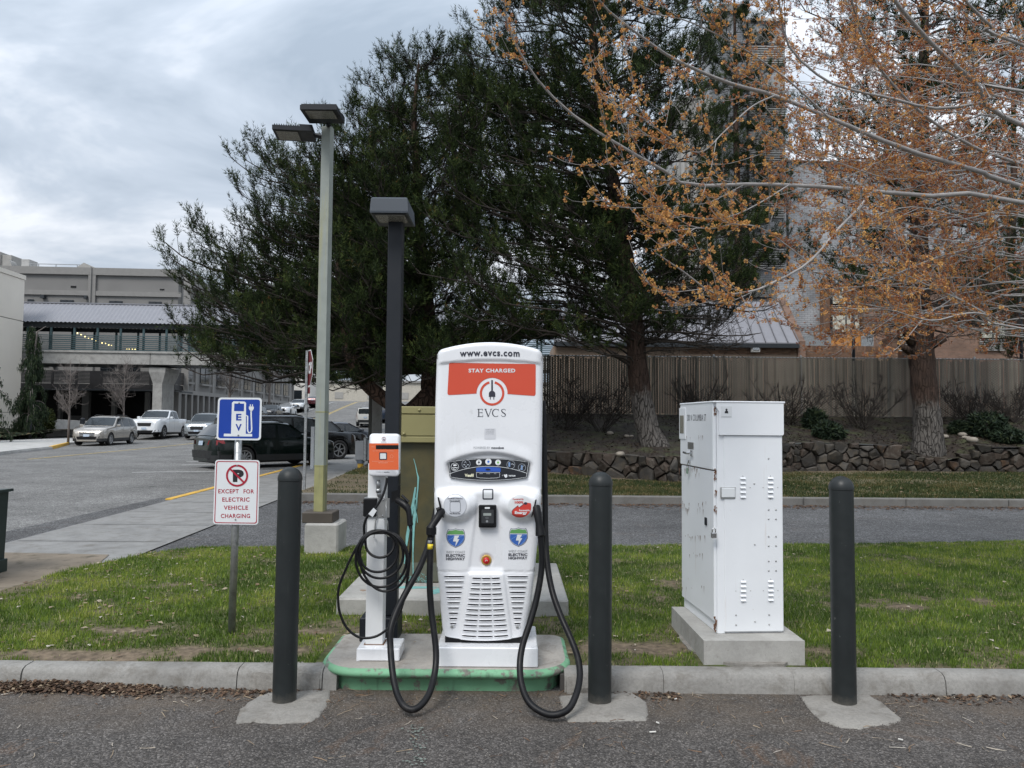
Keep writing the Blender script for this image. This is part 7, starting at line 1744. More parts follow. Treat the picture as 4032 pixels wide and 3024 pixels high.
# gable skylight, ducts
b = MB(); pts = [(295, 1056), (330, 1034), (385, 1060)]; P_ = [Ss(x, y, FS+6) for x, y in pts]; zb0 = zT-.4
b.loft([[Vector((p.x+9.5, p.y-FS, z_)) for p, z_ in ((P_[0], zb0), (P_[0], P_[0].z), (P_[1], P_[1].z), (P_[2], P_[2].z), (P_[2], zb0))], [Vector((p.x+9.5, p.y-FS+5, z_)) for p, z_ in ((P_[0], zb0), (P_[0], P_[0].z), (P_[1], P_[1].z), (P_[2], P_[2].z), (P_[2], zb0))]]); b.build('skylight_gable', M['duct'], gb)
q0, q1 = Ss(-60, 1100, FS+2), Ss(41, 992, FS+2); part('rooftop_unit', gb, M['duct'], [(q0.x, q1.x-.9, FS+2, FS+5, zT-.3, q1.z)]); part('rooftop_unit', gb, M['duct'], [(q1.x-1.0, q1.x, FS+2.2, FS+4.8, zT-.3, q1.z-.25)])
q0, q1 = Ss(5, 1080, FS+1), Ss(50, 1021, FS+1); b = MB(); cx_ = (q0.x+q1.x)/2; b.prism([(cx_+9.5+ (q1.x-q0.x)/2*math.cos(R(a)), zT-.4+(q1.z-zT+.4)*math.sin(R(a))) for a in range(0, 181, 15)], 1.0, 2.0, 'y'); b.build('duct_elbow', M['duct'], gb, smooth=False)
q0, q1 = Ss(84, 1045, FS+1), Ss(116, 1021, FS+1); part('rooftop_fan', gb, M['walkl'], [(q0.x, q1.x, FS+1, FS+2.4, zT-.2, q1.z)])
# shaded ground storey with columns behind the balcony
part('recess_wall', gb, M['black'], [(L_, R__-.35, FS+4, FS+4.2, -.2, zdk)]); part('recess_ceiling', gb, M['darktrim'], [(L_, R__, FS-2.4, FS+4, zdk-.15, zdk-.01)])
for (x0, x1) in ((860, 900), (1208, 1305), (1635, 1690), (2118, 2172)): part('column', gb, M['greywall'], [(fr(c3(x0,0)[0]), fr(c3(x1,0)[0]), FS+.4, FS+.9, -.2, zdk-.16)])
part('column', gb, M['greywall'], [(FR-1.0, FR-.0, FS+.26, FS+1.0, -.2, zdk-.0)])
for (x0, x1) in ((870, 1190), (1390, 1640)): part('window_seat', gb, M['greywall'], [(fr(c3(x0,0)[0]), fr(c3(x1,0)[0]), FS+2.6, FS+2.9, -.2, fz(*c3(x0,870)))])
bs_ = FS-2.2
def bz(px, py): return Ss(px, py, bs_).z
def brr(px): return Ss(px, 1500, bs_).x
bl0, bl1 = brr(60), brr(686); zb0, zb1 = bz(450, 1528), bz(400, 1465)
bal = part('balcony_floor', gb, M['slatblack'], [(bl0, bl1, bs_, FS, zb0-.1, zb0+.35)])
for k in range(9):
    z_ = zb0+.42+(zb1-zb0-.42)*k/8
    part('balcony_slat', gb, M['slatblack'], [(bl0, bl1, bs_, bs_+.06, z_, z_+.10)], bal); part('balcony_slat', gb, M['slatblack'], [(bl1, bl1+.06, bs_+.0, FS, z_, z_+.10)], bal)
for px in (205, 300, 592, 686): part('balcony_post', gb, M['slatblack'], [(brr(px)-.08, brr(px)+.08, bs_-.03, bs_+.12, zb0, zb1+.1)], bal)
part('balcony_panel', gb, M['slatblack'], [(brr(354), brr(405), bs_-.02, bs_+.04, zb0+.1, zb1+.1)], bal)
# long street side: upper windows, sills, pilasters, and the row of deep openings below
def rs(px, py=1500): return Sr(px, py, FR).y
C1r = lambda x, y: (600+x/3.6867, 1350+y/3.6867)
pil = [rs(C1r(x, 0)[0]) for x in (655, 902)]; pt_ = pil[1]-pil[0]
zsill = Sr(*C1r(525, 565), FR).z; zhead = Sr(*C1r(525, 345), FR).z+.3; zcol = Sr(*C1r(515, 748), FR).z; zbnd = Sr(*C1r(520, 690), FR).z
END = 82
part('side_wall', gb, M['greywall'], [(FR-.6, FR-.25, FS+1.0, END, zcol, zT)]); part('side_trim', gb, M['greywall2'], [(FR-.25, FR-.02, FS+.25, END, zcol, zbnd)]); part('side_trim', gb, M['greywall2'], [(FR-.25, FR, FS+.25, END, zT-1.0, zT)])
k = 0; s_ = pil[0]
w0, w1 = rs(C1r(450, 0)[0]), rs(C1r(605, 0)[0]); wo, ww = w0-pil[0], w1-w0
while s_ < END:
    part('side_pilaster', gb, M['greywall2'], [(FR-.25, FR-.08, s_-.28, s_+.28, zbnd, zT-1.0)]); win(s_+wo, s_+wo+ww, zsill, zhead, facade='s', sill=True)
    win(s_+wo, s_+wo+ww, zhead+1.4, zhead+3.0, facade='s', sill=True); s_ += pt_
o0 = rs(C1r(420, 0)[0]); op = (rs(C1r(850, 0)[0])-o0)/5.0; s_ = o0-.5
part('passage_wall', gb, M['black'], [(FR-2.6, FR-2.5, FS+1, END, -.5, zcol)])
while s_ < END: part('column', gb, M['greywall'], [(FR-.6, FR-.02, s_, s_+.5, -.5, zcol)]); s_ += op
part('end_wall', gb, M['greywall'], [(FR-14, FR-.02, END, END+.4, -.5, zT)])
# footbridge across the street
BSF = 22.0
def z2(px, py, s=BSF): return Ss(px, py, s).z
def r2_(px, s=BSF): return Ss(px, 1350, s).x
fb = mk('footbridge', 'covered footbridge with corrugated roof and teal railings crossing the street', 'footbridge', -17.1, BSF)
zd0, zd1 = z2(300, 1432), z2(300, 1388); ze = z2(300, 1268); zr = z2(300, 1196, BSF+1.7)
RB = 26.0
LB = -32.0
cxs = [LB + .155*k for k in range(int((RB-LB)/.155))]
V = []; F = []
for i, r in enumerate(cxs):
    o_ = .035*(1 if i % 2 else -1)
    for (s_, z_) in ((-.35, ze-.05), (1.7, zr)): V.append((r+17.1, s_, z_+o_))
for i in range(len(cxs)-1): F.append((2*i, 2*i+2, 2*i+3, 2*i+1))
b = MB(); b.add(V, F); b.build('roof_sheet', M['roofmetal'], fb)
V2 = [(v[0], 3.4-v[1], v[2]) for v in V]; b = MB(); b.add(V2, F); b.build('roof_sheet', M['roofmetal'], fb)
part('ridge_cap', fb, M['roofmetal'], [(LB, RB, BSF+1.6, BSF+1.8, zr+.01, zr+.09)]); part('eave_beam', fb, M['darktrim'], [(LB, RB, BSF-.02, BSF+.12, ze-.42, ze-.10)]); part('eave_beam', fb, M['darktrim'], [(LB, RB, BSF+3.28, BSF+3.42, ze-.42, ze-.10)])
for k in range(2): part('deck_beam', fb, M['beam'], [((LB, r2_(595), BSF-.15, BSF+3.6, zd0, zd1) if k == 0 else (r2_(595)+.04, RB, BSF-.15, BSF+3.6, zd0, zd1))])
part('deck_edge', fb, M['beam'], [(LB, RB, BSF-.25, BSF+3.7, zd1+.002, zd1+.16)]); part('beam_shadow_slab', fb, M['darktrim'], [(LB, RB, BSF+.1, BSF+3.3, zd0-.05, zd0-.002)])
r0_ = r2_(107); pr = (r2_(564)-r2_(107))/5
r = r0_-4*pr; k = 0
while r < RB:
    for s_ in (BSF, BSF+3.3): part('bridge_post', fb, M['tealsteel'], [(r-.075, r+.075, s_, s_+.12, zd1, ze-.1)])
    r += pr
zr0, zr1 = zd1+.22, z2(300, 1321)
for k in range(8):
    z_ = zr0+(zr1-zr0)*k/7
    for s_ in (BSF-.05, BSF+3.42): part('rail', fb, M['tealsteel'], [(LB, RB, s_-.03, s_+.03, z_-.032, z_+.032)])
rp0, rp1 = r2_(588), r2_(652)
b = MB(); sbox(b, fb, rp0+.25, rp1-.28, BSF+.3, BSF+2.9, -.3, z2(620, 1500)-.2); fbp = b.build('pier', M['beam'], fb)
b = MB(); z_a, z_b = z2(620, 1500)-.2, z2(620, 1465); lx = 17.1
b.loft([[(rp0+.25+lx,.3,z_a),(rp1-.28+lx,.3,z_a),(rp1-.28+lx,2.9,z_a),(rp0+.25+lx,2.9,z_a)], [(rp0+lx,.1,z_b),(rp1+lx,.1,z_b),(rp1+lx,3.2,z_b),(rp0+lx,3.2,z_b)], [(rp0+lx,.1,zd0-.22),(rp1+lx,.1,zd0-.22),(rp1+lx,3.2,zd0-.22),(rp0+lx,3.2,zd0-.22)]]); b.build('pier_head', M['beam'], fb)
b = MB(); sbox(b, fb, 14, 16, BSF+.3, BSF+2.9, 0, zd0-.22); b.build('pier', M['beam'], fb)
# warm festoon bulbs hung behind the railing
bulb = emis('festoon_bulb', (1.0, .82, .35), 1.6)
fs = thing('festoon_lights', 'string of small warm festoon bulbs sagging across behind the bridge railing', 'string lights', ST(-15, 26, 0), SA)
P_ = [Ss(*c2(x, y), 26.5) for x, y in ((1125,1335),(1178,1360),(1234,1386),(1285,1403),(1336,1425),(1386,1442),(1482,1477),(1532,1488),(1578,1505),(1618,1518),(1686,1528),(1842,1558),(1876,1560),(1922,1562),(1962,1566),(2000,1565))]
P_ = [ST(p.x, p.y, p.z) for p in P_]
b = MB(); b.tube(P_, .012, 4); b.build('cord', M['black'], fs, world=True)
for p in P_: b = MB(); b.lathe([(0,-.07),(.05,-.03),(.06,.01),(.03,.06),(0,.07)], 8, tuple(p), caps=False); b.build('bulb', bulb, fs, world=True, smooth=True)
# low walls and light bollards in the forecourt
rwl = thing('ramp_wall', 'low pale concrete ramp wall in front of the shaded ground floor', 'low wall', (-30, 56, 0))
b = MB(); A, B_ = at(160, 1690, 54), at(375, 1690, 58); zt0, zt1 = at(160, 1648, 54).z, at(375, 1660, 58).z
b.loft([[(A.x,A.y,0),(B_.x,B_.y,0),(B_.x,B_.y+.3,0),(A.x,A.y+.3,0)], [(A.x,A.y,zt0),(B_.x,B_.y,zt1),(B_.x,B_.y+.3,zt1),(A.x,A.y+.3,zt0)]]); b.build('wall_block', M['walkl'], rwl, world=True)
for px, lab_ in ((115, 'dark bollard light in front of the drooping cypress'), (324, 'dark bollard light behind the bare street tree')):
    c = at(px, 1690, 50.0); t = thing('bollard_light', lab_, 'bollard light', (c.x, c.y, .12), group='bollard lights in the forecourt'); h_ = at(px, 1646, 50).z-.12
    b = MB(); b.lathe([(.15, 0), (.15, h_-.14)], 14, (0,0,0)); b.build('post', M['darkmetal'], t, smooth=False); b = MB(); b.lathe([(.155, h_-.13), (.155, h_-.06), (.1, h_), (0, h_+.02)], 14, (0,0,0)); b.build('cap', M['darkmetal'], t)
# far end of the street
fe = thing('distant_building', 'pale low building closing the view beyond the crest of the street', 'building', (-34, 170, 4))
b = MB(); b.box(-75, 20, 165, 180, 3, 9.5); b.build('wall', mat('pale_far_wall', (.45,.42,.36), .9), fe, world=True)
b = MB(); b.box(-76, 21, 164.6, 180.4, 9.5, 9.9); b.build('roof', M['greywall2'], fe, world=True)
for k in range(12): b = MB(); b.box(-66+7*k, -64.2+7*k, 164.9, 165.05, 6.0, 7.4); b.build('window', M['duct'], fe, world=True)
bw = thing('white_building', 'white-walled building edge beyond the grey building at the top of the street', 'building', ST(-13, 92, 2), SA)
b = MB(); b.box(-8, 4.0, 0, 14, -2, 8); b.build('wall', mat('off_white_wall', (.6,.58,.54), .9), bw); b = MB(); b.box(-8.1, 4.1, -.1, 14.1, 8, 8.3); b.build('roof', M['greywall2'], bw)
for k in range(3): b = MB(); b.box(-6.5+3.6*k, -4.4+3.6*k, -.06, .02, 2.4, 4.4); b.build('window', M['glassdark'], bw)

# ================================================================== RIGHT BUILDINGS
C8r = lambda x, y: (2900+x/1.508, 900+y/1.508)
C3r = lambda x, y: (2400+x/1.276, y/1.276)
tw = thing('tall_grey_building', 'tall grey painted-brick building with louvred bays behind the pines', 'building', (13, 46, 1.8))
def pbox(b, x0, y0, x1, y1, Y, D, z0=None):
    p, q = at(x0, y0, Y), at(x1, y1, Y); b.box(p.x, q.x, Y, Y+D, (q.z if z0 is None else z0), p.z)
def pw_(name, t, m, x0, y0, x1, y1, Y, D, z0=None): b = MB(); pbox(b, x0, y0, x1, y1, Y, D, z0); return b.build(name, m, t, world=True)
pw_('stair_tower', tw, M['greybrick'], 2838, 40, 2945, 1400, 46, 6, 1); pw_('tower_cap', tw, M['greywall2'], 2830, 14, 2952, 42, 45.8, 6.4)
pw_('bay_wall', tw, M['greybrick'], 2946, 78, 3100, 1400, 46.6, 6, 1); pw_('bay_cap', tw, M['walkl'], 2946, 70, 3104, 82, 46.4, 6.4)
pw_('side_wall', tw, M['walkl'], 2665, 372, 2837, 1400, 48, 6, 1)
for k in range(7): pw_('rib', tw, M['duct'], 2672+24*k, 372, 2679+24*k, 1300, 47.9, .1)
for k in range(6):
    y0 = 118+200*k; w_ = pw_('window', tw, M['duct'], 2952, y0, 3092, y0+52, 46.5, .1)
    pw_('frame', tw, M['darktrim'], 2952, y0+52, 3092, y0+55, 46.45, .15); 
    for j in range(9): pw_('louvre_blade', tw, M['walkl'], 2952, y0+62+9*j, 3092, y0+67+9*j, 46.42, .16)
pw_('east_wing', tw, M['greybrick'], 3104, 640, 4500, 1400, 47.5, 6, 1); pw_('wing_cap', tw, M['walkl'], 3104, 632, 4510, 644, 47.3, 6.4)
bh = thing('brick_house', 'orange-brown brick building with sloping standing-seam roof behind the fence', 'building', (12, 39, 1.8))
M['seamdark'] = mat('roof_seam_dark', (.12,.12,.13), .6)
ez = at(2900, 1357, 37).z; p0, p1 = at(2180, 1357, 37), at(3140, 1357, 37); t0, t1 = at(2240, 1195, 41.5), at(3068, 1195, 41.5)
b = MB(); b.loft([[(p0.x,36.8,ez),(p1.x,36.8,ez),(t1.x,41.5,t1.z),(t0.x,41.5,t1.z)], [(p0.x,36.8,ez+.1),(p1.x,36.8,ez+.1),(t1.x,41.5,t1.z+.1),(t0.x,41.5,t1.z+.1)]]); rf_ = b.build('roof', M['seamroof'], bh, world=True)
n = 22
for k in range(n+1):
    a = Vector((p0.x,36.78,ez+.1)).lerp(Vector((p1.x,36.78,ez+.1)), k/n); c = Vector((t0.x,41.5,t1.z+.1)).lerp(Vector((t1.x,41.5,t1.z+.1)), k/n); b = MB(); b.loft([[a+Vector((-.02,0,0)), a+Vector((.02,0,0)), a+Vector((.02,0,.06)), a+Vector((-.02,0,.06))], [c+Vector((-.02,0,0)), c+Vector((.02,0,0)), c+Vector((.02,0,.06)), c+Vector((-.02,0,.06))]]); b.build('roof_seam', M['seamdark'], rf_, world=True)
b = MB(); b.box(p0.x, p1.x, 36.72, 36.85, ez-.16, ez+.04); b.build('gutter', M['darktrim'], bh, world=True)
b = MB(); b.loft([[(p1.x,36.9,2),(p1.x+.35,36.9,2),(p1.x+.35,42,2),(p1.x,42,2)], [(p1.x,36.9,ez+.2),(p1.x+.35,36.9,ez+.2),(p1.x+.35,42,ez+.2),(p1.x,42,ez+.2)], [(p1.x,37.1,ez+.3),(p1.x+.35,37.1,ez+.3),(t1.x+.35,41.5,t1.z+.3),(t1.x,41.5,t1.z+.3)]]); b.build('rake_wall', M['brickwall'], bh, world=True)
pw_('wall', bh, M['mortar'], 2180, 1360, 3140, 1500, 37.05, 4, 1.5); px1 = at(3535, 1361, 37.2).x
pw_('wall', bh, M['mortar'], 3165, 1362, 3535, 1500, 37.25, .3, 1.5)
pw_('rear_wall', bh, M['greybrick'], 3060, 1100, 3242, 1500, 43, 1, 1.5); pw_('pilaster', bh, M['brick2'], 3241, 1100, 3272, 1400, 42.4, .5)
pw_('wall', bh, M['brickwall'], 3272, 1120, 3700, 1500, 42.6, 1, 1.5); pw_('pillar', bh, M['brickwall'], 3400, 1100, 3536, 1500, 41.8, .9, 1.5); pw_('wall', bh, M['brickwall'], 3660, 1010, 4600, 1500, 42.2, 1, 1.5)
pw_('corner_pillar', bh, M['brick2'], 3500, 1330, 3537, 1500, 40.9, .8, 1.5)
for (x0, y0, x1, y1) in ((3276,1236,3388,1308),(3276,1130,3388,1196),(3540,1245,3598,1332),(3860,1235,3960,1330)):
    w_ = pw_('window', bh, M['darktrim'], x0, y0, x1, y1, 42.1, .45 if x0 < 3700 else .2); m_ = (x0+x1)/2
    for a, c in ((x0+4, m_-3), (m_+3, x1-4)): pw_('curtain', bh, M['curtain'], a, y0+5, c, y1, 42.02, .06).parent; 
    for j in range(6): pw_('louvre_blade', bh, M['walkl'], x0, y1+6+8*j, x1, y1+10+8*j, 42.05, .1)
pw_('orange_panel', bh, mat('orange_plywood', (.50,.21,.045), .7), 3271, 1316, 3391, 1362, 40.5, .05); pw_('galvanised_sheet', bh, M['galv'], 3391, 1316, 3440, 1364, 40.4, .05)
b = MB(); b.prism([(q.x, q.z) for q in [at(x, y, 40.45) for x, y in ((3165,1362),(3165,1325),(3190,1314),(3271,1306),(3271,1362))]], 40.4, 40.5, 'y'); b.build('galvanised_sheet', M['galv'], bh, world=True)
# individual bricks in the two strips that show above the fence
def brick_strip(xa, xb, ztop, Y, rows, soldier, maxn, cnt=[0]):
    me = {}
    for k, (w_, h_) in enumerate(((.20, .062), (.062, .20))):
        for j, m_ in enumerate((M['brick'], M['brick2'])): b = MB(); b.box(-w_/2, w_/2, -.012, .01, -h_/2, h_/2, .003); me[k, j] = b.build('brick', m_, mesh_only=True)
    z = ztop; inv = root_inv(bh)
    if soldier:
        x = xa+.04
        while x < xb: o = link('brick', me[1, rf.random() < .4], bh, inv @ Vector((x, Y, z-.10))); x += .0745
        z -= .212
    for r in range(rows):
        x = xa+.1+(.105 if r % 2 else 0)
        while x < xb-.08: o = link('brick', me[0, rf.random() < .4], bh, inv @ Vector((x, Y+rf.uniform(-.002,.002), z-.031))); x += .212
        z -= .074
brick_strip(at(3168,1361,37.2).x, px1, at(3300,1362,37.25).z, 37.24, 5, True, 300)
brick_strip(at(2690,1361,37).x, p1.x, ez-.17, 37.04, 4, False, 300)
pl2 = thing('wall_lamp', 'square floodlight box fixed to the brick wall under the seam roof', 'wall lamp', at(2976, 1371, 36.9)); b = MB(); p, q = at(2958, 1356, 36.8), at(2994, 1387, 36.8); b.box(p.x, q.x, 36.78, 37.0, q.z, p.z, .03); b.build('housing', M['walkl'], pl2, world=True); b = MB(); b.box(p.x+.06, q.x-.06, 36.75, 36.779, q.z+.1, p.z-.04, .005); b.build('lens', M['chrome'], pl2, world=True)
for (px, ya, lab_) in ((3361, 1218, 'thin dark pole rising above the fence in front of the orange panel'), (4022, 1150, 'thin grey pole above the fence at the right edge')):
    p = at(px, 1400, 30); t = thing('flag_pole', lab_, 'pole', (p.x, 30, 1.9)); b = MB(); b.tube([(p.x, 30, 1.8), (p.x, 30, at(px, 1010, 30).z)], .062, 10); b.build('shaft', M['darkmetal'], t, world=True, smooth=True)
# ================================================================== TREES
def bulk_tubes(P, Rd, sides=4):
    """P (n,k,3) polylines, Rd (n,k) radii -> vertices, quads"""
    n, k, _ = P.shape
    T = np.gradient(P, axis=1); T /= np.linalg.norm(T, axis=2, keepdims=True)+1e-9
    ref = np.where(np.abs(T[..., 2:3]) > .9, np.array([1., 0, 0]), np.array([0, 0, 1.]))
    U = np.cross(T, ref); U /= np.linalg.norm(U, axis=2, keepdims=True)+1e-9; W_ = np.cross(T, U)
    a = np.arange(sides)*2*np.pi/sides
    V = P[:, :, None] + (U[:, :, None]*np.cos(a)[:, None] + W_[:, :, None]*np.sin(a)[:, None])*Rd[:, :, None, None]
    V = V.reshape(-1, 3)
    i = np.arange(n)[:, None, None]*k*sides; j = np.arange(k-1)[None, :, None]*sides; s_ = np.arange(sides)[None, None, :]; s2 = (s_+1) % sides
    F = np.stack([i+j+s_, i+j+s2, i+j+sides+s2, i+j+sides+s_], -1).reshape(-1, 4)
    return V, F
def merge(parts):
    V = []; F = []; o = 0
    for v, f in parts: V.append(v); F.append(f+o); o += len(v)
    return np.concatenate(V), np.concatenate(F)
def unit(v): return v/(np.linalg.norm(v, axis=-1, keepdims=True)+1e-9)
def bez(A, B, C, D, k):
    t = np.linspace(0, 1, k)[None, :, None]
    A, B, C, D = (x[:, None] for x in (A, B, C, D))
    return A*(1-t)**3+3*B*t*(1-t)**2+3*C*t*t*(1-t)+D*t**3
def needles_at(P, D, L, per, nl, wid, r_):
    n = len(P); P = np.repeat(P, per, 0); D = np.repeat(D, per, 0); L = np.repeat(L, per)
    t = r_.rand(len(P)); rnd3 = unit(r_.randn(len(P), 3)); perp = unit(np.cross(D, rnd3))
    base = P + D*(L*t)[:, None]; ang = np.radians(40+32*r_.rand(len(P))-26*t); d = D*np.cos(ang)[:, None]+perp*np.sin(ang)[:, None]
    w_ = unit(np.cross(d, rnd3))*wid/2; ln = nl*(.7+.5*r_.rand(len(P)))
    V = np.stack([base-w_, base+w_, base+d*ln[:, None]], 1).reshape(-1, 3); k = np.arange(len(P))*3
    return V, np.stack([k, k+1, k+2], 1), t
def inpoly(x, y, poly):
    c = np.zeros(len(x), bool); n = len(poly)
    for i in range(n):
        x0, y0 = poly[i]; x1, y1 = poly[(i+1) % n]
        m = ((y0 > y) != (y1 > y)) & (x < (x1-x0)*(y-y0)/(y1-y0+1e-12)+x0); c ^= m
    return c
def ppx(x, y, Y):                       # vectorised at() for overview coordinates (2212 wide)
    X = np.asarray(x)*4032/2212; Yp = np.asarray(y)*4032/2212
    Mx = np.array(CM3); d = np.stack([(X-2016)/FPX, -(Yp-1512)/FPX, -np.ones_like(X)], -1) @ Mx.T
    t = Y/d[..., 1]; return np.stack([d[..., 0]*t, np.full_like(t, 0)+Y, CAM_H+d[..., 2]*t], -1)
def trunk_mesh(name, pts, rs, m, parent, sides=26, sub=10, rough=.08, seed=0):
    P = spline(pts, sub); n = len(P); R_ = np.interp(np.linspace(0, 1, n), np.linspace(0, 1, len(rs)), rs); b = MB(); rings = []
    for i, p in enumerate(P):
        d = (P[min(i+1, n-1)]-P[max(i-1, 0)]).normalized(); u = d.cross(Vector((0, 1, 0))).normalized(); w_ = d.cross(u); ring = []
        for j in range(sides):
            a = 2*math.pi*j/sides; k = float(fbm(j*1.7+seed, p.z*3.5+seed, 3)); k2 = float(vn((j % 4)*2.3+j*.9+seed, p.z*1.2)); rr = R_[i]*(1+rough*(k-.5)*2+rough*.6*(k2-.5))
            ring.append(p+(u*math.cos(a)+w_*math.sin(a))*rr)
        rings.append(ring)
    b.loft(rings); return b.build(name, m, parent, world=True, smooth=True)
def pine(name, label, loc, trunk, rs, poly, Yc, Yr, nl, nt, per, seed, zcut=None, tips=(), bare=0, barep=None, zb_off=.22, nlen=.115, shoot=(.20,.44), dense=1.0, zmin=3.0):
    r_ = np.random.RandomState(seed); t = thing(name, label, 'tree', loc)
    T_ = np.array([tuple(p) for p in spline(trunk, 6)]); rad = np.interp(np.linspace(0, 1, len(T_)), np.linspace(0, 1, len(rs)), rs)
    if zcut is None: trunk_mesh('trunk', trunk, rs, M['barkdark'], t, seed=seed)
    else:
        trunk_mesh('trunk', trunk, rs, bark2('two_tone_pine_bark', zcut-loc[2]), t, rough=.13, seed=seed, sides=34)
    # limb tips fill the crown outline through its depth
    xs_ = [p[0] for p in poly]; ys_ = [p[1] for p in poly]; X = []; Y = []
    while len(X) < nl:
        x = r_.uniform(min(xs_), max(xs_), 400); y = r_.uniform(min(ys_), max(ys_), 400); k = inpoly(x, y, poly); X += list(x[k]); Y += list(y[k])
    X = np.array(list(X[:nl]) + [p[0] for p in tips], float); Y = np.array(list(Y[:nl]) + [p[1] for p in tips], float)
    dep = Yc + Yr*(r_.rand(len(X))*2-1)*np.concatenate([np.ones(nl), np.full(len(tips), .35)])
    tip = np.stack([ppx(X[i:i+1], Y[i:i+1], dep[i])[0] for i in range(len(X))])
    tip = tip[(tip[:, 2] > 2.0)]
    def roots(tp, off, zm=zmin):
        hd = np.hypot(tp[:, 0]-np.interp(tp[:, 2], T_[:, 2], T_[:, 0]), tp[:, 1]-np.interp(tp[:, 2], T_[:, 2], T_[:, 1]))
        zr_ = np.clip(tp[:, 2]-off*hd-.3*r_.rand(len(tp)), zm, T_[:, 2].max()-.1)
        return np.stack([np.interp(zr_, T_[:, 2], T_[:, 0]), np.interp(zr_, T_[:, 2], T_[:, 1]), zr_], 1), hd
    root, hd = roots(tip, zb_off)
    up = np.array([0, 0, 1.0]); dv = tip-root; K = 9
    limb = bez(root, root+dv*.35+up*(.10*hd)[:, None]+r_.randn(len(tip), 3)*.3, root+dv*.75-up*(.10*hd)[:, None]+r_.randn(len(tip), 3)*.35, tip, K); limb[:, 1:-1] += r_.randn(len(tip), K-2, 3)*(.012+.012*hd[:, None, None])
    lr = (.012+.0052*hd)[:, None]*np.linspace(1, .3, K)[None]
    parts = [bulk_tubes(limb, lr, 5)]
    # side twigs
    n = len(limb); tt = np.clip(.22+.80*r_.rand(n, nt)**.8, 0, .99); idx = tt*(K-1); i0 = idx.astype(int); fr_ = (idx-i0)[..., None]
    ar = np.arange(n)[:, None]; base = limb[ar, i0]*(1-fr_)+limb[ar, i0+1]*fr_; ld = unit(limb[ar, i0+1]-limb[ar, i0])
    side = unit(np.cross(ld, up))*np.where(r_.rand(n, nt, 1) < .5, -1, 1); d = unit(ld*(.5+.6*r_.rand(n, nt, 1))+side*(.5+.5*r_.rand(n, nt, 1))+up*(.1+.5*r_.rand(n, nt, 1))+.25*r_.randn(n, nt, 3))
    L = ((.25+.5*r_.rand(n, nt))*(1.3-.65*tt)*np.clip(.6+.12*hd[:, None], .5, 1.15))
    bs_, d, L = base.reshape(-1, 3), d.reshape(-1, 3), L.reshape(-1)
    tw = bez(bs_, bs_+d*(L*.4)[:, None], bs_+d*(L*.75)[:, None]+up*(L*.05)[:, None], bs_+d*L[:, None]*.95+up*(L*.28)[:, None], 3)
    parts.append(bulk_tubes(tw, np.linspace(.011, .005, 3)[None]*np.ones((len(tw), 1)), 3))
    # shoots
    m = len(tw); ns = 6; tt = .55+.45*r_.rand(m, ns); tt[:, 0] = 1.0; idx = tt*1.999; i0 = idx.astype(int); fr_ = (idx-i0)[..., None]; ar = np.arange(m)[:, None]
    sb = (tw[ar, i0]*(1-fr_)+tw[ar, i0+1]*fr_).reshape(-1, 3); tdir = unit(tw[ar, i0+1]-tw[ar, i0]).reshape(-1, 3)
    sd_ = unit(tdir*.75+up*(.30+.6*r_.rand(len(sb), 1))+.33*r_.randn(len(sb), 3)); SL_ = shoot[0]+(shoot[1]-shoot[0])*r_.rand(len(sb))
    lp_ = limb[:, -1]; ldr = unit(limb[:, -1]-limb[:, -2]); lb = np.repeat(lp_, 4, 0); ld2 = unit(np.repeat(ldr, 4, 0)*.6+up*(.5+.4*r_.rand(len(lb), 1))+.3*r_.randn(len(lb), 3))
    sb = np.concatenate([sb, lb]); sd_ = np.concatenate([sd_, ld2]); SL_ = np.concatenate([SL_, shoot[1]*(.8+.5*r_.rand(len(lb)))])
    keep = r_.rand(len(sb)) < dense; sb, sd_, SL_ = sb[keep], sd_[keep], SL_[keep]
    V, F = merge(parts); arr_mesh('branches', V, F, M['twigdark'], t, world=True)
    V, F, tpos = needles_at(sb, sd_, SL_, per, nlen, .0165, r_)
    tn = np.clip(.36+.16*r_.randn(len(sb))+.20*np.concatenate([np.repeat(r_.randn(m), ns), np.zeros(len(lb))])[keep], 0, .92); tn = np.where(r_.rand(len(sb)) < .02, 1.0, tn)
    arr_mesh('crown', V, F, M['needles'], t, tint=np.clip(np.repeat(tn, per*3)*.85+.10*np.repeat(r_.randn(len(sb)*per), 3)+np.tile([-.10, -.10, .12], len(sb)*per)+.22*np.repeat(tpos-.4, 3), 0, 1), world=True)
    if bare:
        x = np.array([]); y = np.array([])
        while len(x) < bare:
            a, c = r_.uniform(min(p[0] for p in barep), max(p[0] for p in barep), 200), r_.uniform(min(p[1] for p in barep), max(p[1] for p in barep), 200); k = inpoly(a, c, barep); x = np.append(x, a[k]); y = np.append(y, c[k])
        tp = np.stack([ppx(x[i:i+1], y[i:i+1], Yc+r_.uniform(-2.2, 2.2))[0] for i in range(bare)]); rt, hd = roots(tp, -.06); dv = tp-rt
        lb = bez(rt, rt+dv*.3+up*.15*hd[:, None]*.5, rt+dv*.7-up*.1*hd[:, None]+r_.randn(bare, 3)*.2, tp, 9)
        pr_ = [bulk_tubes(lb, (.012+.009*hd)[:, None]*np.linspace(1, .25, 9)[None], 5)]
        q = 15; tt = .15+.85*r_.rand(bare, q); idx = tt*7.99; i0 = idx.astype(int); ar = np.arange(bare)[:, None]; bb_ = lb[ar, i0].reshape(-1, 3); d = unit(unit(lb[ar, i0+1]-lb[ar, i0]).reshape(-1, 3)*.7+r_.randn(bare*q, 3)*[.5,.5,.45]); L = .35+.7*r_.rand(bare*q)
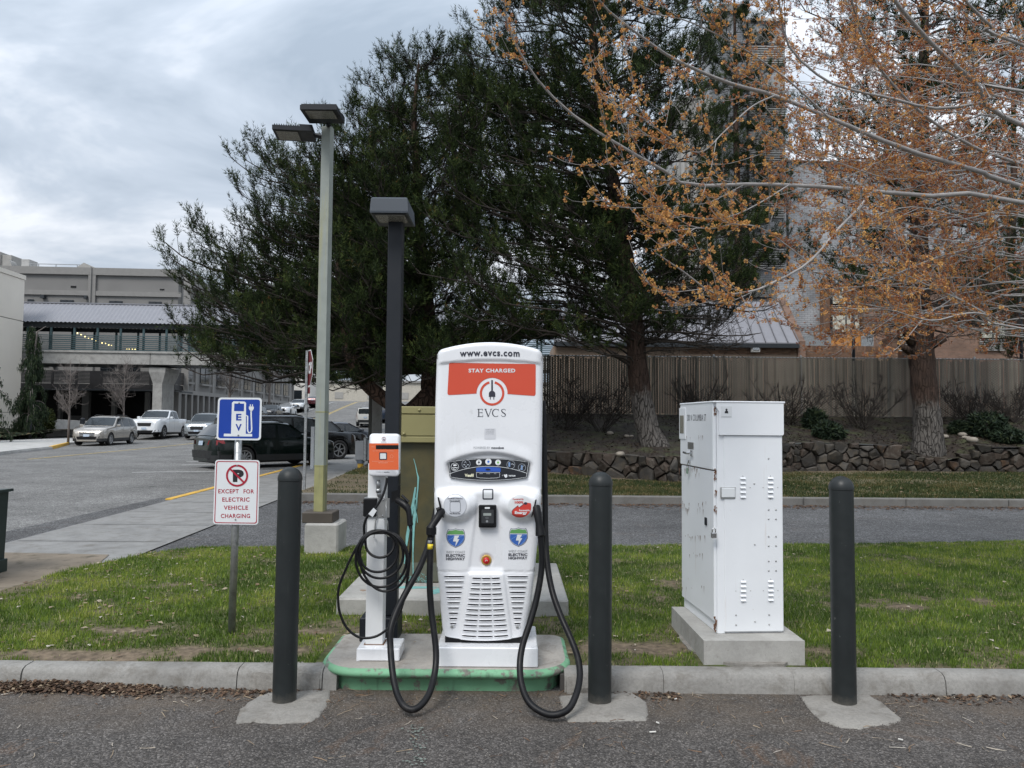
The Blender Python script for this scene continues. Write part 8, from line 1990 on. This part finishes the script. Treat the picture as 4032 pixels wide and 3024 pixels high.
        tw = bez(bb_, bb_+d*(L*.4)[:, None], bb_+d*(L*.8)[:, None]+r_.randn(len(bb_), 3)*.12, bb_+d*L[:, None]+up*(.22*L)[:, None]+r_.randn(len(bb_), 3)*.1, 6); pr_.append(bulk_tubes(tw, np.linspace(.009, .004, 6)[None]*np.ones((len(tw), 1)), 3))
        b3 = np.repeat(tw[:, 3], 3, 0); d3 = unit(r_.randn(len(b3), 3)+[0,0,.2]); L3 = .15+.3*r_.rand(len(b3)); tw3 = bez(b3, b3+d3*(L3*.4)[:, None], b3+d3*(L3*.8)[:, None]+r_.randn(len(b3), 3)*.05, b3+d3*L3[:, None]+up*.06, 4); pr_.append(bulk_tubes(tw3, np.full((len(tw3), 4), .0042), 3))
        V, F = merge(pr_); arr_mesh('bare_branches', V, F, M['twigdark'], t, world=True)
    return t
def pp(x, y, Y): return tuple(ppx(np.array([x]), np.array([y]), Y)[0])
r5 = random.Random(54)
# leaning pine in the middle
polyD = [(1000,110),(1030,50),(1070,0),(1100,-120),(1560,-120),(1570,60),(1560,200),(1600,330),(1630,450),(1650,600),(1600,680),(1530,735),(1430,735),(1300,720),(1190,745),(1080,715),(960,690),(900,600),(890,420),(920,260),(980,140)]
pine('pine_tree', 'leaning pine with pale lower trunk between the tall charger and the white cabinet', (3.9, 20.6, .85),
     [(3.93,20.5,.70)]+[pp(x, y, 20.6) for x, y in ((1400,930),(1388,870),(1378,800),(1372,720),(1358,600),(1335,450),(1305,280),(1285,120),(1270,-60),(1262,-200))], [.40,.31,.28,.26,.24,.22,.19,.15,.11,.07,.03], polyD, 21.0, 3.4, 330, 16, 12, 3, zcut=2.35,
     tips=[(1030,60),(1060,30),(1100,12),(1010,120),(1560,120),(1640,640),(1570,690),(1640,560),(1180,745)]+[(930+r5.random()*190, 60+r5.random()*420) for _ in range(45)], bare=34, barep=[(1120,640),(1300,600),(1500,600),(1700,640),(1720,700),(1600,760),(1400,740),(1180,760)])
# spreading multi-stemmed pine on the left
r5 = random.Random(55)
polyC = [(385,540),(400,600),(400,690),(395,750),(440,770),(510,780),(570,800),(660,812),(760,815),(860,820),(940,830),(1100,790),(1180,740),(1060,500),(1060,150),(1000,135),(940,125),(870,145),(835,150),(850,205),(790,205),(740,250),(730,330),(650,350),(620,330),(560,330),(540,370),(550,420),(545,470),(575,530),(500,515),(440,530)]
tC = pine('pine_tree', 'wide spreading pine with low limbs overhanging the pavement, behind the lamp posts', (-1.6, 22.6, .7),
     [(-1.75,22.6,.3)]+[pp(x, y, 22.6) for x, y in ((935,860),(930,800),(925,700),(915,600),(905,480),(900,360),(895,260),(900,180),(905,130))], [.36,.30,.27,.24,.2,.16,.12,.08,.05,.02], polyC, 22.0, 3.6, 300, 16, 12, 5,
     tips=[(352,520),(372,560),(385,610),(368,590),(420,500),(430,490),(497,482),(510,350),(530,345),(545,312),(600,330),(640,312),(655,335),(760,218),(790,182),(838,128),(870,122),(935,105),(980,118),(1000,120),(385,745),(378,700),(560,805),(640,825),(720,838),(800,838),(830,835),(430,775),(480,800),(720,300),(690,262),(566,385),(520,420),(545,500),(640,832),(770,842)]+[(370+r5.random()*330, 520+r5.random()*290) for _ in range(75)]+[(540+r5.random()*260, 330+r5.random()*220) for _ in range(45)], bare=22, barep=[(560,640),(700,600),(900,650),(980,760),(850,800),(700,790),(560,760)], zb_off=.30)
lo = [pp(x, y, Y) for x, y, Y in ((925,850,22.4),(880,890,22.0),(845,872,21.6),(800,838,21.4),(768,795,21.3),(748,730,21.3),(738,640,21.4),(725,520,21.6),(705,420,21.7),(690,330,21.8))]
trunk_mesh('low_limb', lo, [.22,.22,.21,.19,.17,.14,.11,.08,.05,.02], M['barkdark'], tC, seed=4)
# pine at the right behind the maple, stubs of sawn limbs on its trunk
polyB = [(1700,-100),(2300,-100),(2300,560),(2230,700),(2150,680),(2060,620),(1960,600),(1880,640),(1780,640),(1720,560),(1760,420),(1700,300),(1740,140)]
tB = pine('pine_tree', 'thick-trunked pine with sawn limb stubs at the right, half hidden by the flowering maple', (12.2, 23.0, .7),
     [(12.35,22.9,.45)]+[pp(x, y, 22.9) for x, y in ((2005,930),(2000,880),(1995,820),(1988,740),(1984,660),(1984,560),(1986,430),(1990,300),(1995,150),(1998,0),(2000,-140))], [.50,.39,.36,.35,.35,.31,.27,.24,.2,.15,.1,.05], polyB, 23.5, 3.4, 170, 14, 12, 7, zcut=2.2, dense=.9,
     bare=30, barep=[(1740,640),(1860,560),(2100,560),(2260,620),(2250,700),(2120,720),(1900,740),(1760,720)])
for (x0, y0, x1, y1, r0) in ((1970,740,1950,700,.14),(2010,745,2040,728,.16),(1965,760,1945,745,.11)):
    b = MB(); b.tube([pp(x0, y0, 22.75), pp(x1, y1, 22.5)], [r0, r0*.85], 12); b.build('limb_stub', M['barkdark'], tB, world=True, smooth=True)
# two thinner pines further back against the grey building
pine('pine_tree', 'slim open pine standing against the tall grey building', (13.4, 43.6, 1.8), [(13.4,43.6,1.6)]+[pp(x, y, 43.6) for x, y in ((1480+115,740),(1595,500),(1590,300),(1588,120),(1585,-60))], [.3,.26,.2,.16,.10,.04],
     [(1500,-60),(1660,-60),(1700,150),(1740,300),(1730,420),(1700,560),(1640,650),(1520,640),(1480,400)], 43.6, 1.6, 150, 14, 12, 9, dense=.9, nlen=.2)
pine('pine_tree', 'dark pine beyond the fence at the far right edge', (22, 31, 1.8), [(22.5,31,1.6)]+[pp(x, y, 31) for x, y in ((2190,640),(2190,400),(2188,100))], [.25,.2,.13,.05], [(2060,60),(2330,0),(2330,760),(2080,770),(2060,560),(2130,400)], 31, 2.5, 50, 12, 13, 10)

# ------------------------------------------------------------------ flowering maple reaching in from the right
r_ = np.random.RandomState(77)
mp_ = thing('maple_tree', 'leafless maple covered in ochre and rust flower clusters, reaching in from the right', 'tree', (8.3, 7.0, .1))
TR = Vector((8.3, 7.0, 0))
trunk_mesh('trunk', [(8.3,7.0,0),(8.25,7.0,1.0),(8.15,6.95,2.2),(8.1,6.9,3.4),(8.0,6.9,5.0),(8.1,7.0,7.0)], [.24,.2,.18,.15,.1,.05], M['maplebark'], mp_, rough=.05, seed=2)
def lm(pts, Y0, Y1, ztr, r0, r1):
    n = len(pts); P = [Vector((8.15, 6.95, ztr)), Vector((6.6, (Y0+6.95)/2, (ztr+at(pts[0][0], pts[0][1], Y0).z)/2+.05))] if pts[0][0] > 3990 else []
    P += [at(x, y, Y0+(Y1-Y0)*i/(n-1)) for i, (x, y) in enumerate(pts)]; return P, r0, r1
limbs = [lm([(4032,500),(3850,335),(3685,188),(3520,0),(3440,-120)], 5.6, 4.6, 2.4, .05, .018),
 lm([(4032,740),(3858,674),(3575,592),(3262,462),(3050,376),(2901,337),(2776,290),(2659,235),(2580,184),(2400,47),(2330,-40)], 5.8, 4.0, 2.3, .055, .008),
 lm([(4032,790),(3732,776),(3418,752),(3262,737),(3105,729),(2948,725),(2713,729),(2619,674),(2400,549),(2240,440),(2130,330),(2060,230),(2000,110),(1985,0),(1980,-50)], 5.6, 3.9, 2.0, .05, .003),
 lm([(4032,360),(3889,400),(3685,427),(3497,384),(3380,360),(3246,313),(3105,180),(3066,0),(3040,-90)], 4.9, 4.2, 2.8, .03, .008),
 lm([(3427,760),(3380,823),(3301,901),(3184,1034),(3027,1121),(2948,1148),(2815,1156),(2698,1074),(2580,995)], 5.1, 4.0, 0, .026, .005),
 lm([(4032,1298),(3889,1240),(3796,1235),(3681,1262),(3588,1245),(3498,1219),(3333,1215)], 5.4, 4.7, 1.7, .022, .004),
 lm([(3889,1240),(3780,1180),(3664,1129),(3525,1057),(3380,960)], 5.35, 4.8, 0, .015, .004),
 lm([(4032,900),(3900,960),(3700,1010),(3500,1090),(3300,1160),(3150,1210)], 6.4, 5.4, 1.9, .03, .005),
 lm([(4032,650),(3800,560),(3600,420),(3450,250),(3380,100),(3340,-60)], 6.2, 5.0, 2.5, .04, .01),
 lm([(4032,180),(3900,100),(3780,-20),(3700,-100)], 5.0, 4.5, 3.2, .03, .012),
 lm([(3262,462),(3120,330),(3000,240),(2870,160),(2700,80),(2560,50),(2470,-20)], 4.9, 4.0, 0, .016, .004),
 lm([(3050,376),(2960,420),(2850,520),(2760,600),(2660,560),(2560,480),(2480,380)], 4.6, 3.9, 0, .012, .003),
 lm([(3105,729),(2990,800),(2880,850),(2760,860),(2640,830),(2560,760)], 4.8, 4.0, 0, .011, .003),
 lm([(3184,1034),(3090,960),(3000,900),(2900,880),(2800,900),(2700,880),(2600,800)], 4.7, 4.1, 0, .010, .003)]
for k in range(74):                     # deeper limbs fanning out of frame centre-right
    y0 = r_.uniform(120, 1330); Y0 = r_.uniform(5.8, 8.6); x1 = r_.uniform(2950, 3650) if y0 > 500 else r_.uniform(3000, 3500); y1 = y0+r_.uniform(-330, 240)*(1 if y0 < 1150 else -1); y1 = min(y1, 1290)
    pts = [(4032+40, y0)] + [(4032-(4032-x1)*t, y0+(y1-y0)*t+60*math.sin(3.1*t)*r_.uniform(-1, 1)) for t in (.25, .5, .75, 1)]
    limbs.append(lm(pts, Y0, Y0-r_.uniform(.3, 1.5), r_.uniform(1.8, 3.4), r_.uniform(.012, .028), .004))
MP = []; MR = []; bparts = []
for P, r0, r1 in limbs:
    S_ = spline(P, 5); A = np.array([tuple(p) for p in S_]); s_ = np.linspace(0, 1, len(A)); i_ = np.interp(np.linspace(0, 1, 26), s_, np.arange(len(A)))
    Q = np.stack([np.interp(np.linspace(0, 1, 26), s_, A[:, k]) for k in range(3)], 1); MP.append(Q); MR.append(np.linspace(r0*.40, r1*.6, 26))
MP = np.stack(MP); MR = np.stack(MR); bparts.append(bulk_tubes(MP, MR, 8))
def children(P, n, Lm, r0, r1, k, tmin=.2, upf=.15, spread=.8, inherit=.8):
    """n side shoots on each polyline"""
    m, K, _ = P.shape; tt = tmin+(1-tmin)*r_.rand(m, n); idx = tt*(K-1.001); i0 = idx.astype(int); fr_ = (idx-i0)[..., None]; ar = np.arange(m)[:, None]
    b0 = (P[ar, i0]*(1-fr_)+P[ar, i0+1]*fr_).reshape(-1, 3); ld = unit(P[ar, i0+1]-P[ar, i0]).reshape(-1, 3)
    d = unit(ld*inherit+r_.randn(len(b0), 3)*spread*[.7,.55,.7]+[0,0,upf]); L = Lm*(.35+.9*r_.rand(len(b0)))
    C = bez(b0, b0+d*(L*.35)[:, None], b0+d*(L*.7)[:, None]-[0,0,1]*(L*.10)[:, None], b0+d*L[:, None]+[0,0,1]*(L*.12)[:, None], k)
    bparts.append(bulk_tubes(C, np.linspace(r0, r1, k)[None]*np.ones((len(C), 1)), 5)); return C
B1 = children(MP, 7, .58, .0028, .0015, 8, .2, .05, .55, 1.0)
B2 = children(B1, 5, .20, .0017, .0011, 5, .1, .25, .7, .8)
V, F = merge(bparts); arr_mesh('branches', V, F, M['maplebark'], mp_, smooth=True, world=True)
# spur clusters along every twig
def along(P, n, tmin=.1):
    m, K, _ = P.shape; tt = tmin+(1-tmin)*r_.rand(m, n); idx = tt*(K-1.001); i0 = idx.astype(int); fr_ = (idx-i0)[..., None]; ar = np.arange(m)[:, None]; return (P[ar, i0]*(1-fr_)+P[ar, i0+1]*fr_).reshape(-1, 3)
C = np.concatenate([along(B1, 13), along(B2, 4), B2[:, -1], B1[:, -1], along(MP[:14], 40, .2)]); off = unit(r_.randn(len(C), 3)+[0,0,.3])*(.012+.016*r_.rand(len(C), 1)); Cc = C+off
q_ = unit(np.cross(off, r_.randn(len(C), 3)))*.002; V1 = np.stack([C-q_, C+q_, Cc], 1).reshape(-1, 3); F1 = np.arange(len(C)*3).reshape(-1, 3)
arr_mesh('spurs', V1, F1, M['twiggrey'], mp_, world=True)
n = len(Cc); per = 12; sz = np.repeat(.0118*(.6+.7*r_.rand(n)), per); d = unit(r_.randn(n*per, 3)); P0 = np.repeat(Cc, per, 0); w_ = unit(np.cross(d, r_.randn(n*per, 3)))*(sz*.42)[:, None]
tip = P0+d*sz[:, None]; V = np.stack([P0+d*(sz*.15)[:, None], tip-w_, tip+w_], 1).reshape(-1, 3); k = np.arange(n*per)*3
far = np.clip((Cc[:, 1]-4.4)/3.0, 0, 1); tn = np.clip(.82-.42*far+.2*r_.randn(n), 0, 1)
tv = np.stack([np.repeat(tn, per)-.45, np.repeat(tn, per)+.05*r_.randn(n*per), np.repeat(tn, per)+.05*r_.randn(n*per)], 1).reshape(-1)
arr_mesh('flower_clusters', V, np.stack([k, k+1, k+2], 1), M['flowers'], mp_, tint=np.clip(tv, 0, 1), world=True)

# ------------------------------------------------------------------ bare street trees, drooping cypress, shrubs
def bare_tree(name, label, base, h, spread, seed, group=None, m='twiggrey', n1=16, fork=.3, tr=.07, cat='tree', stems=1, upb=.9):
    global r_, bparts
    r_ = np.random.RandomState(seed); t = thing(name, label, cat, base, group=group); bx, by, bz_ = base
    if stems == 1:
        b = MB(); b.tube([(bx, by, bz_-.1), (bx+.02, by, bz_+h*.3), (bx-.01, by, bz_+h*.65), (bx, by, bz_+h)], [tr, tr*.8, tr*.45, .01], 9); b.build('trunk', M[m], t, world=True, smooth=True)
        z0 = bz_+h*(fork+(.9-fork)*r_.rand(n1)**1.2); root = np.stack([np.full(n1, bx), np.full(n1, by), z0], 1); a = r_.uniform(0, 6.28, n1); L = spread*(1.25-(z0-bz_)/h*.9)*(.7+.5*r_.rand(n1))
    else:
        root = np.stack([bx+r_.randn(n1)*.10, by+r_.randn(n1)*.10, np.full(n1, bz_-.05)], 1); a = r_.uniform(0, 6.28, n1); L = h*(.75+.4*r_.rand(n1))
    el = upb*(.6+.5*r_.rand(n1)); d = np.stack([np.cos(a)*np.cos(el), np.sin(a)*np.cos(el), np.sin(el)], 1)
    P = bez(root, root+d*(L*.4)[:, None], root+d*(L*.7)[:, None]+r_.randn(n1, 3)*.05, root+d*L[:, None]+[0,0,1]*(L*.12)[:, None], 8); bparts = [bulk_tubes(P, np.linspace(tr*.38, .009, 8)[None]*np.ones((n1, 1)), 5)]
    c1 = children(P, 7, spread*.55, .010, .005, 5, .2, .3, .9, .6); children(c1, 5, spread*.25, .006, .004, 4, .2, .25, .9, .6)
    V, F = merge(bparts); arr_mesh('crown' if stems == 1 else 'stems', V, F, M[m], t, world=True); return t
p = at(268, 1745, 43.6); bare_tree('street_tree', 'young bare street tree beside the bronze estate car', (p.x, 43.6, .14), 4.75, 1.15, 21, 'young bare street trees')
p = at(484, 1700, 54.5); bare_tree('street_tree', 'young bare street tree rising behind the bronze estate car', (p.x, 54.5, .3), 5.4, 1.7, 22, 'young bare street trees')
p = at(1000, 1640, 86); bare_tree('street_tree', 'slender forked street tree beside the grey building above the blue sign', (at(905, 1500, 72).x, 72, .9), 7.5, 2.2, 24, 'street trees along the grey building', tr=.16, upb=1.1)
bare_tree('street_tree', 'second slender street tree up the hill by the grey building', (at(1062, 1500, 92).x, 92, 2.2), 7.0, 2.0, 25, 'street trees along the grey building', tr=.16, upb=1.1)
def leafy(name, label, c, rx, rz_, n, m, seed, cat='shrub', sz=.06, droop=0.0, group=None, flat=1.0, boxy=False):
    r_ = np.random.RandomState(seed); t = thing(name, label, cat, c, group=group)
    d = unit(r_.randn(n, 3)); rad = .45+.55*r_.rand(n)**.5; lump = .75+.5*fbm(d[:, 0]*2.2+seed, d[:, 2]*2.2+d[:, 1]*1.7, 3)
    P = d*np.array([rx, rx, rz_])*(rad*lump)[:, None]; P[:, 2] = np.abs(P[:, 2]+rz_*.7)*1.0; P = P+np.array(c)
    a = unit(r_.randn(n, 3)+d*.8-[0,0,droop]); w_ = unit(np.cross(a, r_.randn(n, 3))); s_ = sz*(.5+r_.rand(n))
    V = np.stack([P-w_*(s_*.35)[:, None], P+w_*(s_*.35)[:, None], P+a*(s_*1.6)[:, None]], 1).reshape(-1, 3); k = np.arange(n)*3
    arr_mesh('foliage', V, np.stack([k, k+1, k+2], 1), m, t, tint=np.clip(np.repeat(.45+.3*r_.randn(n), 3), 0, 1), world=True)
    b = MB(); q = random.Random(seed)
    for i in range(7): b.tube([(c[0]+q.uniform(-.04,.04), c[1], c[2]-.05), (c[0]+q.uniform(-rx,rx)*.6, c[1]+q.uniform(-rx,rx)*.6, c[2]+rz_*1.2)], [.018, .006], 5)
    b.build('stem', M['twigdark'], t, world=True); return t
def cypress(label, bx, by, bz_, h, seed, w_=1.6):
    r_ = np.random.RandomState(seed); t = thing('cypress_tree', label, 'tree', (bx, by, bz_), group='drooping cypresses by the precast building')
    b = MB(); b.tube([(bx, by, bz_-.2), (bx-.1, by, bz_+h*.4), (bx+.1, by, bz_+h*.75), (bx+.25, by, bz_+h*.95), (bx+.8, by, bz_+h)], [.14, .1, .07, .05, .02], 8); b.build('trunk', M['twiggrey'], t, world=True, smooth=True)
    n = 60; z0 = h*(.04+.94*r_.rand(n)); a = r_.uniform(0, 6.28, n); L = w_*(1.05-(z0/h)**1.2)*(.35+.7*r_.rand(n))+.12; root = np.stack([np.full(n, bx), np.full(n, by), bz_+z0], 1)
    d = np.stack([np.cos(a), np.sin(a), 0*a], 1); P = bez(root, root+d*(L*.5)[:, None]+[0,0,.25], root+d*(L*.9)[:, None]+[0,0,.1], root+d*L[:, None]-[0,0,1]*(.25+.3*L)[:, None], 8)
    V, F = bulk_tubes(P, np.linspace(.03, .01, 8)[None]*np.ones((n, 1)), 4); arr_mesh('branches', V, F, M['twiggrey'], t, world=True)
    C = P[:, 1:].reshape(-1, 3); C = np.repeat(C, 46, 0)+r_.randn(len(C)*46, 3)*[.10,.10,.05]; dl = .08+.42*r_.rand(len(C))**2; C[:, 2] -= dl*.8
    s_ = .10*(.6+.8*r_.rand(len(C))); w2 = unit(r_.randn(len(C), 3)*[1,1,.2]); V = np.stack([C-w2*(s_*.22)[:, None], C+w2*(s_*.22)[:, None], C-[0,0,1]*(s_*2.0)[:, None]+r_.randn(len(C), 3)*.02], 1).reshape(-1, 3); k = np.arange(len(C))*3
    arr_mesh('foliage', V, np.stack([k, k+1, k+2], 1), M['cypress'], t, tint=np.clip(np.repeat(.4+.3*r_.randn(len(C)), 3), 0, 1), world=True)
cypress('narrow drooping cypress at the corner of the precast building', at(118, 1690, 50.5).x, 50.5, .35, 7.2, 41, 1.25)
cypress('drooping cypress cut off by the left edge of the picture', at(-150, 1690, 42).x, 42, .3, 9.0, 42, 2.6)
p = at(172, 1640, 54); leafy('shrub', 'clipped olive-green round shrub beside the drooping cypress', (p.x, 54, .5), .75, 1.0, 5000, tint_mat('olive_leaves', [(0,(.02,.028,.006)), (1,(.06,.075,.015))]), 51, sz=.09)
n = 7000; r_ = np.random.RandomState(61); x = r_.uniform(-44, -22.5, n); y = 40.5+(x+22.5)*-.35+r_.rand(n)*9; P = np.stack([x, y, .20+.05*r_.rand(n)+np.clip((y-44.5)/9, 0, 1)*.5], 1)
keep = [(inpoly(np.array([x_]), np.array([y_]), [(-46, 44.8), (-30.6, 46.5), (-31.0, 57), (-46, 60)])[0]) for x_, y_ in zip(x, y)]
o = litter_mesh('ground_cover', P[np.array(keep)], .13, tint_mat('ivy_cover', [(0,(.012,.02,.009)), (.6,(.035,.05,.02)), (.9,(.08,.07,.035)), (1,(.12,.09,.05))]), 62, curl=1.2); tag(o, 'dark ivy-like ground cover in the bed by the precast building', 'ground cover', kind='stuff')
# bank shrubs against the fence
for i, (px, Y, h_, lab_) in enumerate(((1225, 23.6, 1.55, 'bare twiggy shrub left of the leaning pine, against the fence'), (1300, 23.0, 1.7, 'bare vase-shaped shrub just left of the leaning pine trunk'), (1510, 24.6, 1.5, 'bare shrub above the white cabinet, right of the leaning pine'), (1700, 24.8, 1.55, 'flat-topped bare shrub right of the white cabinet'), (1860, 24.4, 1.6, 'broad bare shrub left of the thick-trunked pine'), (2095, 25.0, 1.3, 'straggly bare shrub right of the thick-trunked pine'), (2190, 25.2, 1.4, 'bare shrub at the right edge by the fence'))):
    q = pp(px, 890, Y); z_ = float(bank_h(q[0], Y)); bare_tree('bare_shrub', lab_, (q[0], Y, z_), h_, .55, 70+i, 'bare shrubs along the fence', m='twigdark', n1=24, tr=.024, cat='shrub', stems=5, upb=.95)
for i, (px, Y, rx, rz_, lab_) in enumerate(((1790, 22.9, .40, .26, 'low dark evergreen shrub above the wall, right of the white cabinet'), (1760, 24.2, .32, .35, 'small evergreen shrub under the flat-topped bare shrub'), (2130, 23.6, .62, .42, 'largest dark evergreen shrub, right of the thick-trunked pine'), (2175, 22.9, .45, .22, 'low evergreen mound at the right end of the bank'), (2070, 23.9, .25, .2, 'little evergreen tuft beside the thick pine trunk'))):
    q = pp(px, 890, Y); z_ = float(bank_h(q[0], Y)); leafy('evergreen_shrub', lab_, (q[0], Y, z_), rx, rz_, 2600, M['shrubleaf'], 90+i, sz=.075, group='low evergreen shrubs on the bank')
